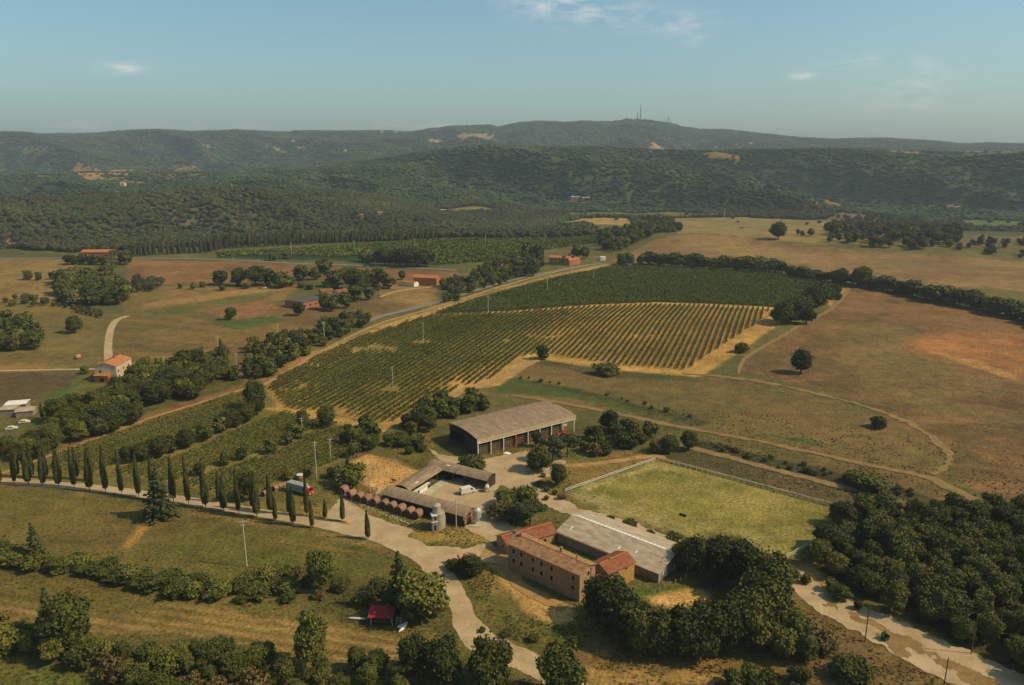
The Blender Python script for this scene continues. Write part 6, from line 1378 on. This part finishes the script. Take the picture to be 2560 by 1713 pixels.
# ---- red roofed shed and the things round it
cs = lambda x, y: (860 + x * .08532, 1480 + y * .08532)
p = W(*cs(800, 965)); q = W(*cs(1415, 985)); d_ = q - p; rz = math.atan2(d_.y, d_.x); L = math.hypot(d_.x, d_.y)
e = empty('shed', p, rz, 'small dark wooden shed with a bright red lean-to roof by the tall conifer', 'shed')
m = MB(); m.box(.05, L - .05, 0, 3.2, -.5, 2.15); m.build('wall', darkwood, e)
m = MB(); m.box(-.05, L, -.04, 0, 1.05, 1.13); m.build('rail', wood, e)
for x in (.0, L): m = MB(); m.box(x - .07, x + .07, -.16, -.02, -.4, 2.3); m.build('post', white_p, e)
m = MB(); m.poly([(-.75, -.5, 2.3), (L + .45, -.5, 2.3), (L + .45, 3.6, 3.15), (-.75, 3.6, 3.15)]); m.poly([(-.75, 3.6, 3.07), (L + .45, 3.6, 3.07), (L + .45, -.5, 2.22), (-.75, -.5, 2.22)]); m.box(-.75, L + .45, -.52, -.5, 2.22, 2.3); m.build('roof', red_roof, e)
p = W(*cs(1520, 950)); e = empty('metal_cabinet', p, rz, 'olive panelled cage with a pale frame at the right side of the red shed', 'cage')
m = MB(); m.box(.05, 1.3, .05, 1.0, 0, 1.75); m.build('panel', mat('olive_panel', (112, 104, 72), (92, 86, 60), 1.5, .8), e)
m = MB(); [m.box(x, x + .08, y, y + .08, -.1, 1.85) for x in (0, 1.27) for y in (0, .97)]; m.box(0, 1.35, 0, .06, 1.77, 1.85); m.box(1.27, 1.35, 0, 1.05, 1.77, 1.85); m.build('frame', white_p, e)
p = W(*cs(1700, 860)); r = random.Random(4); m = MB()
for k in range(26):
    a = Vector((r.uniform(-.6, .6), r.uniform(-.7, .7), r.uniform(.1, 1.5))); b = a + Vector((r.uniform(-.6, .6), r.uniform(-.5, .5), r.uniform(-.3, .5))); m.bar(a, b, r.uniform(.06, .35), .05)
o = m.build('scrap_heap', metal_w); o.location = p; tag(o, 'heap of silvery scrap metal beside the red shed', 'scrap')
def clothheap(name, p, pts, label, cat, mt, h=.35):
    m = MB(); n_ = len(pts); P = [Vector((*(W(*q)[:2]), 0)) for q in pts]; c = sum(P, Vector()) / n_; r = random.Random(n_); o = W(*pts[0])
    for j, f in enumerate((1.0, .66, .33)):
        for k in range(n_): v_ = c + (P[k] - c) * f * r.uniform(.92, 1.08); m.v.append((v_.x - c.x, v_.y - c.y, gz(v_.x, v_.y) + .05 + (0, h * .8, h)[j] * r.uniform(.6, 1.2)))
    m.v.append((0, 0, gz(c.x, c.y) + h))
    for j in range(2):
        for k in range(n_): m.f.append((j * n_ + k, j * n_ + (k + 1) % n_, (j + 1) * n_ + (k + 1) % n_, (j + 1) * n_ + k)); m.m.append(0)
    for k in range(n_): m.f.append((2 * n_ + k, 2 * n_ + (k + 1) % n_, 3 * n_)); m.m.append(0)
    ob = m.build(name, mt); ob.location = (c.x, c.y, 0); return tag(ob, label, cat)
clothheap('tarpaulin', None, [cs(1540, 1040), cs(1580, 990), cs(1700, 950), cs(1790, 880), cs(1885, 865), cs(1840, 1000), cs(1760, 1090), cs(1620, 1175), cs(1590, 1180), cs(1650, 1070)], 'crumpled white tarpaulin lying beside the red shed', 'tarpaulin', tarp)
clothheap('tarpaulin', None, [cg(1120, 845), cg(1160, 822), cg(1200, 825), cg(1258, 848), cg(1250, 862), cg(1180, 866)], 'crumpled white sheet on the gravel before the hay barn', 'tarpaulin', tarp, .3)
p = W(*cs(130, 800)); q = W(*cs(660, 830)); L = (q - p).length; m = MB(); m.lathe([(.02, -.15), (.2, .35), (.3, 1.2), (.32, L * .5), (.28, L - .6), (.04, L)], 12, (0, 0, .35), 'x'); o = m.build('canoe', white_p, None, True); o.location = p; o.rotation_euler = (0, 0, math.atan2(q.y - p.y, q.x - p.x)); tag(o, 'long white upturned canoe on trestles left of the red shed', 'canoe')
# ---- ruined oven
p = W(650 + 1600 * .2986, 1300 + 395 * .2986); e = empty('brick_ruin', p, math.radians(25), 'ruined brick oven with broken tile roof beside the road fork', 'ruin')
m = MB(); m.box(0, 2.6, 0, 2.4, -.3, 1.3); m.box(2.6, 5.2, .4, 2.4, -.3, 1.7); m.build('wall', brick, e)
m = MB(); m.poly([(-.2, -.2, 1.35), (2.5, -.2, 1.35), (2.4, 2.3, 2.1), (-.1, 2.5, 2.05)]); m.poly([(2.7, .2, 1.8), (3.9, 0, 1.9), (4.1, 2.2, 2.7), (2.8, 2.5, 2.6)]); m.box(-.2, 2.5, -.25, -.15, 1.2, 1.35); m.build('roof', mat('pale_tile', (196, 146, 108), (168, 118, 86), 1.2, .9, .03), e)
# ---- houses of the valley
c4a = lambda x, y: (x * .29863, 600 + y * .29863)
c5a = lambda x, y: (600 + x * .29863, 550 + y * .29863)
house('country_house', 'two storey pink house with orange tile roof by the pale lane', 'house', c4a(985, 1182), c4a(1112, 1105), None, h=7.6, rise=1.7, Wd=10.5, side=1, wallm=render_p, roofm=tile_org, shutm=shutter_g,
      wins=[('l', 2, 4.8, .9, 1.3), ('l', 7, 4.8, .9, 1.3), ('l', 12, 4.8, .9, 1.3), ('l', 2.2, 1.4, 1.3, 2.3, (('arch', False), ('name', 'door'), ('fm', shutter_g))), ('l', 7.2, 1.6, 1.0, 1.5), ('l', 11, 1.3, 1.2, 2.2, (('name', 'door'), ('fm', shutter_g))), ('g', 8, 4.8, 1, 1.4)], chim=[(9, .5, 1.2, .8)])
house('garage', 'small garage with orange tile roof attached before the pink house', 'garage', c4a(912, 1195), c4a(795, 1192), None, h=3.4, rise=1.0, Wd=6, side=-1, wallm=brick, roofm=tile_org, wins=[('l', 3.5, 1.2, 2.4, 2.0, (('name', 'door'), ('fm', shutter)))])
e_ = house('farm_shed', 'long low farm building with dark flat roof and brick right wall', 'farm building', c5a(518, 750), c5a(715, 705), c5a(335, 735), h=4.6, rise=.5, wallm=brick, roofm=mat('dark_roof_sheet', (96, 86, 74), (74, 66, 58), .3, .9), ridge=False, wins=[('l', 3 + 5 * k, 2.2, 1.6, 1.6) for k in range(3)])
house('farmhouse', 'red roofed farmhouse with pale patches behind the dark roofed building', 'house', c5a(690, 650), c5a(790, 640), None, h=4.2, rise=1.2, Wd=9, side=1, wallm=stone_y, roofm=tile_red)
house('farmhouse', 'red roofed house right of the dark roofed farm between trees', 'house', c5a(825, 665), c5a(915, 650), None, h=5.0, rise=1.4, Wd=9, side=1, wallm=render_p, roofm=tile_red, wins=[('l', 3, 2.2, 1, 1.4), ('l', 7, 2.2, 1, 1.4)], chim=[(8, .5, 1, .8)])
house('barn', 'brown barn with bright orange roof below the country road', 'barn', c5a(1452, 545), c5a(1645, 552), None, h=6.5, rise=1.6, Wd=10, side=1, wallm=brick, roofm=tile_org)
house('cottage', 'low cottage with orange roof and white gable left of the brown barn', 'cottage', c5a(1458, 562), c5a(1352, 550), None, h=3.2, rise=1.2, Wd=6, side=-1, wallm=render_w, roofm=tile_org)
c6 = lambda x, y: (1200 + x * .3413, 500 + y * .3413)
house('country_house', 'stone house with orange roof where the side road reaches the vineyard', 'house', c6(505, 472), c6(650, 480), None, h=7.0, rise=1.5, Wd=10, side=1, wallm=stone, roofm=tile_org, wins=[('l', 3 + 4 * k, z, 1, 1.3) for k in range(4) for z in (2, 5)], chim=[(5, .6, 1.1, .8)])
house('country_house', 'lower wing with orange roof at the right of the stone house', 'house', c6(655, 482), c6(735, 470), None, h=5.0, rise=1.3, Wd=9, side=1, wallm=brick, roofm=tile_org, wins=[('l', 3, 2, 1, 1.4)])
house('cottage', 'small white cottage with orange roof among the garden trees', 'cottage', c6(195, 515), c6(118, 503), None, h=3.6, rise=1.2, Wd=7, side=-1, wallm=render_w, roofm=tile_org)
house('site_cabin', 'small white cabin beside the end of the side road', 'cabin', c6(885, 444), c6(920, 442), None, h=3.2, rise=.3, Wd=5, side=1, wallm=render_w, roofm=skylight, ridge=False, wins=[('l', 1.6, 1.6, 1, 1)])
house('long_house', 'long house with orange roof mostly hidden by dark trees at the left', 'house', (205, 656), (284, 656), None, h=10, rise=1.8, Wd=12, side=1, wallm=brick, roofm=tile_org)
for i, (a, b, h_, lb, mt) in enumerate([((0, 1042), (38, 1040), 3.0, 'flat pale roofed shed at the left edge, nearest the car', conc), ((14, 1030), (66, 1026), 3.0, 'long pale roofed greenhouse shed behind the flat one at the left edge', skylight), ((40, 1044), (84, 1040), 2.4, 'low light shed at the right of the sheds at the left edge', conc)]):
    house('greenhouse_shed', lb, 'shed', a, b, None, h=h_, rise=.3, Wd=6, side=1, wallm=render_g, roofm=fibro if mt is conc else skylight, ridge=False)
# far villages
far = [(2274, 2297, 519, 5), (2315, 2330, 521, 6), (2336, 2359, 522, 5), (2368, 2384, 522, 6), (2388, 2404, 524, 6), (1428, 1451, 500, 7), (1456, 1466, 502, 7), (1468, 1476, 503, 8), (1481, 1490, 499, 6), (1350, 1359, 504, 6), (898, 911, 546, 6), (944, 954, 540, 6), (1098, 1117, 530, 4), (1263, 1272, 522, 4),
       (950, 957, 334, 16), (985, 993, 335, 14), (1086, 1093, 331, 12), (1873, 1880, 367, 18), (728, 736, 358, 12), (860, 866, 382, 12), (1410, 1420, 334, 8), (2140, 2152, 641 - 40, 4), (300, 310, 470, 10), (122, 134, 430, 10)]
for i, (x0, x1, y, h_) in enumerate(far):
    red = i in (0, 1, 3, 4, 10, 11, 21)
    where = 'right hand village' if i < 5 else 'hill foot hamlet' if i < 10 else 'valley wood' if i < 14 else 'far ridge'
    size = ['broad', 'small', 'long', 'tall', 'narrow', 'wide', 'square', 'upright', 'low', 'lone', 'bright', 'pale', 'flat', 'squat'][i % 14]
    house('distant_house', '%s %s %s in the %s, %s' % (size, 'red roofed' if red else 'pale walled', 'house', where, ['leftmost', 'second from the left', 'middle', 'second from the right', 'rightmost', 'leftmost', 'second from left', 'middle', 'rightmost', 'apart on the left', 'left of the pair', 'right of the pair', 'low and wide', 'under the trees', 'left end of the white pair', 'right end of the white pair', 'under the skyline middle', 'on the right slope', 'on the left slope', 'by the pylon slope', 'below the first summit', 'in the hollow', 'by the tan clearings', 'by the orange field'][i]), 'house',
          (x0, y), (x1, y), None, L=(x1 - x0) * W((x0 + x1) / 2, y).length / F * 1.05, h=h_, rise=h_ * .22, Wd=10, side=1, wallm=render_p if i not in (5, 7) else stone, roofm=tile_org if red else fibro, ang=0, ridge=False, group='distant houses')
# ---- radio masts on the skyline
def mast(px, yb, yt, label, wb=5, group='radio masts on the summit'):
    p = D(px, yb); h = top_h(p, yt); e = empty('radio_mast', (p.x, p.y, p.z - 4), 0, label, 'radio mast', group); h += 4
    m = MB(); n_ = 14
    for k in range(n_):
        z0, z1 = h * .75 * k / n_, h * .75 * (k + 1) / n_; a, b = wb * (1 - .7 * k / n_) / 2, wb * (1 - .7 * (k + 1) / n_) / 2
        C4 = [(-1, -1), (1, -1), (1, 1), (-1, 1)]
        for j, (s, t) in enumerate(C4):
            s2, t2 = C4[(j + 1) % 4]; m.bar((s * a, t * a, z0), (s * b, t * b, z1), 1.3, 1.3); m.bar((s * a, t * a, z0), (s2 * b, t2 * b, z1), .8, .8)
    m.build('lattice', metal_g, e); m = MB(); m.tube((0, 0, h * .74), (0, 0, h), wb * .2, 1.0, 6); m.build('antenna', metal_g, e)
    m = MB(); [m.lathe([(.3, 0), (wb * .38, .8), (wb * .38, 1.2)], 10, (wb * .2, -wb * .3, h * z)) for z in (.3, .5, .66)]; m.build('dish', white_p, e)
mast(1465, 276, 237, 'tallest radio mast on the skyline summit', 7); mast(1458, 277, 255, 'shorter thick mast just left of the tallest', 8)
mast(1433, 277, 267, 'small mast left of the tall pair on the summit', 6); mast(1529, 287, 264, 'mast of the right hand group on the summit slope', 6); mast(1523, 287, 273, 'short stub mast left in the right hand group', 9); mast(1535, 287, 276, 'thin short mast right in the right hand group', 4)
# ---- poles
def pole(px, yb, yt, label, mt=pole_m, arm=True, group='power poles', r0=.16):
    p = D(px, yb); h = top_h(p, yt); k = max(1, p.y / 420); e = empty('power_pole', p, .3, label, 'pole', group)
    m = MB(); m.tube((0, 0, -.5), (0, 0, h), r0 * k, r0 * .7 * k, 8); m.build('shaft', mt, e)
    if arm:
        m = MB(); m.box(-1.0, 1.0, -.06 * k, .06 * k, h - .55, h - .4); m.box(-.7, .7, -.05 * k, .05 * k, h - 1.6, h - 1.48); m.build('crossarm', mt, e)
        m = MB(); [m.tube((x, 0, h - .4), (x, 0, h - .12), .06, .05, 6) for x in (-.9, 0, .9)]; m.build('insulators', glass, e)
for a in [(565, 1296, 1190, 'tall pale pole in the meadow below the avenue'), (1358, 641, 608, 'pole in the upper vineyard, furthest from the farm'), (1252, 668, 636, 'pole in the upper vineyard, middle of three'), (1117, 716, 676, 'pole at the left tip of the upper vineyard'),
          (969, 784, 738, 'pole in the bare patch of the middle vineyard'), (899, 888, 838, 'pole in the lower part of the middle vineyard'), (500, 802, 768, 'pole at the wood edge beside the pointed conifers'), (743, 782, 736, 'pole above the tree belt beside the vineyard track'),
          (638, 790, 740, 'pole in the tree belt, left one'), (543, 850, 808, 'pole in front of the wood by the bank'), (378, 855, 815, 'short pole in the field by the pink house'), (1657, 499, 478, 'pole on the crest of the far field'), (693, 1000, 955, 'thin pole in the lower vines'), (757, 1050, 1003, 'thin pole left of the horse paddock'),
          (725, 1097, 1010, 'tall pale pole behind the lorry'), (847, 1126, 1068, 'stout wooden pole in the horse paddock corner'), (1044, 1207, 1142, 'pole between the tower and the feed silo'),
          (667, 583, 556, 'pole in the back vineyard, leftmost'), (811, 575, 550, 'pole in the back vineyard, second'), (949, 566, 545, 'pole in the back vineyard, third'), (1111, 556, 537, 'pole in the back vineyard, fourth'), (1247, 555, 536, 'pole in the back vineyard, rightmost')]:
    pole(*a)
for a in [(1979, 1468, 1378, 'dark wooden pole left of the gravel track'), (2222, 1496, 1406, 'dark wooden pole right of the gravel track'), (2158, 1580, 1505, 'dark pole with lamps at the lower right edge'), (1776, 1290, 1262, 'x')][:3]:
    pole(*a[:4], mt=pole_d, arm=False, group='dark poles by the gravel track', r0=.14)
for a in [(530, 436, 415, 'far lattice pylon on the wooded hill, left one'), (899, 368, 352, 'far lattice pylon on the wooded hill, right one')]: mast(*a, 4, 'pylons on the wooded hills')
# ---- fences
def fence(name, a, b, gap, label, rails=(.55, 1.15), pm=white_p, ph=1.3, pw=.13, rw=.07, rh=.13, group=None, cat='fence', disp=False):
    p = W(*a); q = W(*b); d_ = q - p; L = math.hypot(d_.x, d_.y); n_ = max(1, round(L / gap)); e = empty(name, p, 0, label, cat, group); pts_ = []
    for k in range(n_ + 1):
        x = p.x + d_.x * k / n_; y = p.y + d_.y * k / n_; z = gz(x, y); pts_.append(Vector((x - p.x, y - p.y, z - p.z)))
    first = None
    for v_ in pts_:
        if first is None: m = MB(); m.box(-pw / 2, pw / 2, -pw / 2, pw / 2, -.4, ph); o = m.build('post', pm, e); first = o
        else: o = first.copy(); col.objects.link(o); o.parent = e
        o.location = v_
    for z in rails:
        m = MB()
        for k in range(n_): m.bar(pts_[k] + Vector((0, 0, z)), pts_[k + 1] + Vector((0, 0, z)), rw, rh)
        m.build('rail', pm, e)
fence('white_fence', (1413, 1231), (1638, 1152), 2.4, 'white two rail fence on the left side of the arena', group='fences of the arena', pw=.16, rw=.1, rh=.17, ph=1.4, rails=(.65, 1.25))
fence('white_fence', (1644, 1149), (2128, 1279), 2.2, 'long white post fence along the back of the arena', rails=(1.15,), group='fences of the arena', pw=.2, rw=.1, rh=.14)
fence('white_fence', (1416, 1235), (1716, 1342), 1.9, 'white post fence on the barn side of the arena', rails=(1.1,), group='fences of the arena', pw=.12, rh=.04)
fence('white_fence', (1946, 1410), (2030, 1360), 2.4, 'white two rail fence at the near corner of the arena by the wood', group='fences of the arena', pw=.16, rw=.1, rh=.17, ph=1.4, rails=(.65, 1.25))
fence('white_fence', c3(1862, 1002), c3(2190, 838), 2.0, 'row of white posts below the gable of the grey barn', rails=(), group='white posts', pw=.16, ph=1.25)
cp = lambda x, y: (600 + x * .2551, 1000 + y * .2551)
fence('rail_fence', cp(690, 720), cp(1000, 612), 3, 'weathered rail fence at the left of the horse paddock', pm=wood, group='rail fences of the paddock')
fence('rail_fence', cp(1080, 585), cp(1300, 520), 3, 'weathered rail fence at the far corner of the paddock', pm=wood, group='rail fences of the paddock')
fence('rail_fence', cp(1330, 535), cp(1790, 695), 3, 'weathered rail fence on the back side of the paddock', pm=wood, group='rail fences of the paddock')
fence('rail_fence', cp(1180, 860), cp(1390, 910), 2.5, 'low rail fence near the stout pole of the paddock', pm=wood, group='rail fences of the paddock')
fence('gate', cp(1330, 940), cp(1385, 905), 2.2, 'small white gate at the corner of the vaulted stable', rails=(.4, .8, 1.2), group=None, cat='gate')
r = random.Random(3); k_ = 0; stk = None
for row, (xa, ya, xb, yb) in enumerate([(1140, 610, 1700, 760), (1170, 680, 1620, 790), (1150, 760, 1480, 850), (1180, 830, 1330, 870)]):
    n_ = [9, 8, 6, 3][row]
    for i in range(n_):
        f = (i + r.uniform(-.2, .2)) / (n_ - 1 if n_ > 1 else 1); p = W(*cp(xa + (xb - xa) * f, ya + (yb - ya) * f + r.uniform(-10, 10)))
        if stk is None: m = MB(); m.tube((0, 0, -.2), (.04, 0, 1.9), .07, .05, 6); stk = m.build('stake', pole_d); o = stk
        else: o = stk.copy(); col.objects.link(o)
        o.location = p; tag(o, 'thin dark wooden stake in the sand of the paddock', 'stake', 'stakes in the sandy paddock')
# ---- small things
def skin_animal(name, p, rz, label, s, mt):
    J = [(0, 0, 1.15, .30), (.45, 0, 1.18, .29), (-.45, 0, 1.2, .31), (.78, 0, 1.45, .19), (1.02, 0, 1.75, .13), (1.15, 0, 1.88, .12), (1.38, 0, 1.68, .085), (1.5, 0, 1.55, .06)]
    Eg = [(0, 1), (0, 2), (1, 3), (3, 4), (4, 5), (5, 6), (6, 7)]
    for sx in (-1, 1):
        b = len(J); J += [(.5, sx * .17, .95, .13), (.5, sx * .17, .5, .06), (.48, sx * .17, .08, .055)]; Eg += [(1, b), (b, b + 1), (b + 1, b + 2)]
        b = len(J); J += [(-.5, sx * .18, .95, .17), (-.42, sx * .18, .72, .09), (-.62, sx * .18, .45, .06), (-.58, sx * .18, .08, .055)]; Eg += [(2, b), (b, b + 1), (b + 1, b + 2), (b + 2, b + 3)]
    b = len(J); J += [(-.78, 0, 1.2, .06), (-.9, 0, .7, .07)]; Eg += [(2, b), (b, b + 1)]
    me = bpy.data.meshes.new(name); me.from_pydata([j[:3] for j in J], Eg, []); o = bpy.data.objects.new(name, me); col.objects.link(o); me.materials.append(mt)
    md = o.modifiers.new('skin', 'SKIN'); me_ = me.skin_vertices[0].data if me.skin_vertices else None
    if me_ is None:
        lay = None
        import bmesh as bmm
        bm = bmm.new(); bm.from_mesh(me); lay = bm.verts.layers.skin.verify(); bm.verts.ensure_lookup_table()
        for i, j in enumerate(J): bm.verts[i][lay].radius = (j[3], j[3]); bm.verts[i][lay].use_root = (i == 0)
        bm.to_mesh(me); bm.free()
    else:
        for i, j in enumerate(J): me_[i].radius = (j[3], j[3]); me_[i].use_root = (i == 0)
    o.modifiers.new('sub', 'SUBSURF').levels = 1; o.modifiers['sub'].render_levels = 2
    o.location = p; o.rotation_euler = (0, 0, rz); o.scale = (s, s, s); return tag(o, label, 'horse')
skin_animal('horse', W(*cp(1512, 812)), math.radians(165), 'brown horse standing in the sandy paddock beside the stable roof', .95, hide)
for x, y, lb in ((1702, 1288, 'left one of three small black tubs in the arena grass'), (1708.5, 1290, 'middle one of three small black tubs in the arena grass'), (1712.5, 1292, 'right one of three small black tubs in the arena grass')):
    m = MB(); m.lathe([(.3, -.05), (.42, .55), (.34, .55), (.26, .15)], 14); o = m.build('tub', black_p); o.location = W(x, y); tag(o, lb, 'tub', 'black tubs in the arena')
p = W(1900 + 955 * .3272, 1200 + 1225 * .3272); e = empty('waste_bin', p, .5, 'dark green wheeled bin with raised lid at the edge of the gravel', 'bin')
m = MB(); m.box(-.75, .75, -.5, .5, .15, .2); [m.quad(*q) for q in (((-.75, -.5, .2), (.75, -.5, .2), (.9, -.62, 1.25), (-.9, -.62, 1.25)), ((.75, .5, .2), (-.75, .5, .2), (-.9, .62, 1.25), (.9, .62, 1.25)), ((-.75, .5, .2), (-.75, -.5, .2), (-.9, -.62, 1.25), (-.9, .62, 1.25)), ((.75, -.5, .2), (.75, .5, .2), (.9, .62, 1.25), (.9, -.62, 1.25)))]; m.build('body', green_p, e)
m = MB(); m.box(-.9, .9, .55, .64, 1.2, 2.0); m.build('lid', green_p, e)
for x in (-.6, .6):
    for y in (-.4, .4): m = MB(); m.lathe([(.12, -.04), (.12, .04)], 10, (0, 0, 0), 'x'); o = m.build('wheel', rubber, e); o.location = (x, y, .08)
p = W(1900 + 715 * .3272, 1200 + 1240 * .3272); e = empty('sign_board', p, -.4, 'small leaning yellow board on a post left of the gravel track', 'sign')
m = MB(); m.tube((0, 0, -.3), (.05, 0, 1.6), .06, .05, 6); m.build('post', pole_d, e); m = MB(); m.box(-.5, .35, -.03, .03, 1.1, 1.55); m.build('board', mat('yellow_board', (196, 150, 84), (170, 128, 70), 2, .8), e)
p = W(195, 897); e = MB(); e.lathe([(1.1, -1.35), (1.15, -1.2), (1.15, 1.2), (1.1, 1.35)], 22, (0, 0, 1.1), 'x'); o = e.build('hay_bale', hay, None, True); o.location = p; o.rotation_euler = (0, 0, math.radians(70)); tag(o, 'single large round hay bale in the field left of the pale lane', 'hay bale')
r = random.Random(9); m0 = None
for i, (x, y) in enumerate([(1060, 668), (1100, 674), (646, 652), (710, 656), (767, 660), (920, 668), (905, 666), (583, 648)]):
    if m0 is None: m = MB(); m.box(-.18, .18, -.12, .12, -.2, 1.9); m0 = m.build('road_marker', white_p); o = m0
    else: o = m0.copy(); col.objects.link(o)
    o.location = W(x, y); o.rotation_euler = (0, 0, .2); tag(o, 'small white marker post beside the country road', 'road post', 'white markers along the country road')
# stones along the casks and the road edge
r = random.Random(12); st = None
for i in range(46):
    f = i / 45; a = [(330, 620), (620, 680), (1000, 820), (1230, 910), (1450, 1000), (1600, 1060)]; k = min(int(f * 5), 4); g = f * 5 - k
    x = a[k][0] + (a[k + 1][0] - a[k][0]) * g + r.uniform(-25, 25); y = a[k][1] + (a[k + 1][1] - a[k][1]) * g + r.uniform(-18, 22)
    if st is None: V, Fq = blob((0, 0, .1), (.3, .24, .2), 5, 7, 5, .3); st = npmesh('stone', V, Fq, conc); o = st
    else: o = st.copy(); col.objects.link(o)
    o.location = W(*ce(x, y)); o.rotation_euler = (0, 0, r.uniform(0, 6)); s_ = r.uniform(.5, 1.4); o.scale = (s_, s_, s_); tag(o, 'pale stone on the verge between the casks and the road', 'stone', 'stones edging the farm road')
# ================================================================== air
m = MB(); m.box(-8700, 8700, -8700, 8700, -90, 520); hz = m.build('haze', [])
hm = bpy.data.materials.new('haze'); hm.use_nodes = True; n = hm.node_tree; n.nodes.clear(); o_ = N(n, 'ShaderNodeOutputMaterial'); pv = N(n, 'ShaderNodeVolumePrincipled')
pv.inputs['Color'].default_value = (.80, .91, 1.0, 1); pv.inputs['Density'].default_value = 8.2e-5; pv.inputs['Anisotropy'].default_value = .1
n.links.new(pv.outputs[0], o_.inputs['Volume']); hz.data.materials.append(hm); tag(hz, kind='stuff'); hz['label'] = 'pale summer haze over the valley and hills'; hz['category'] = 'haze'
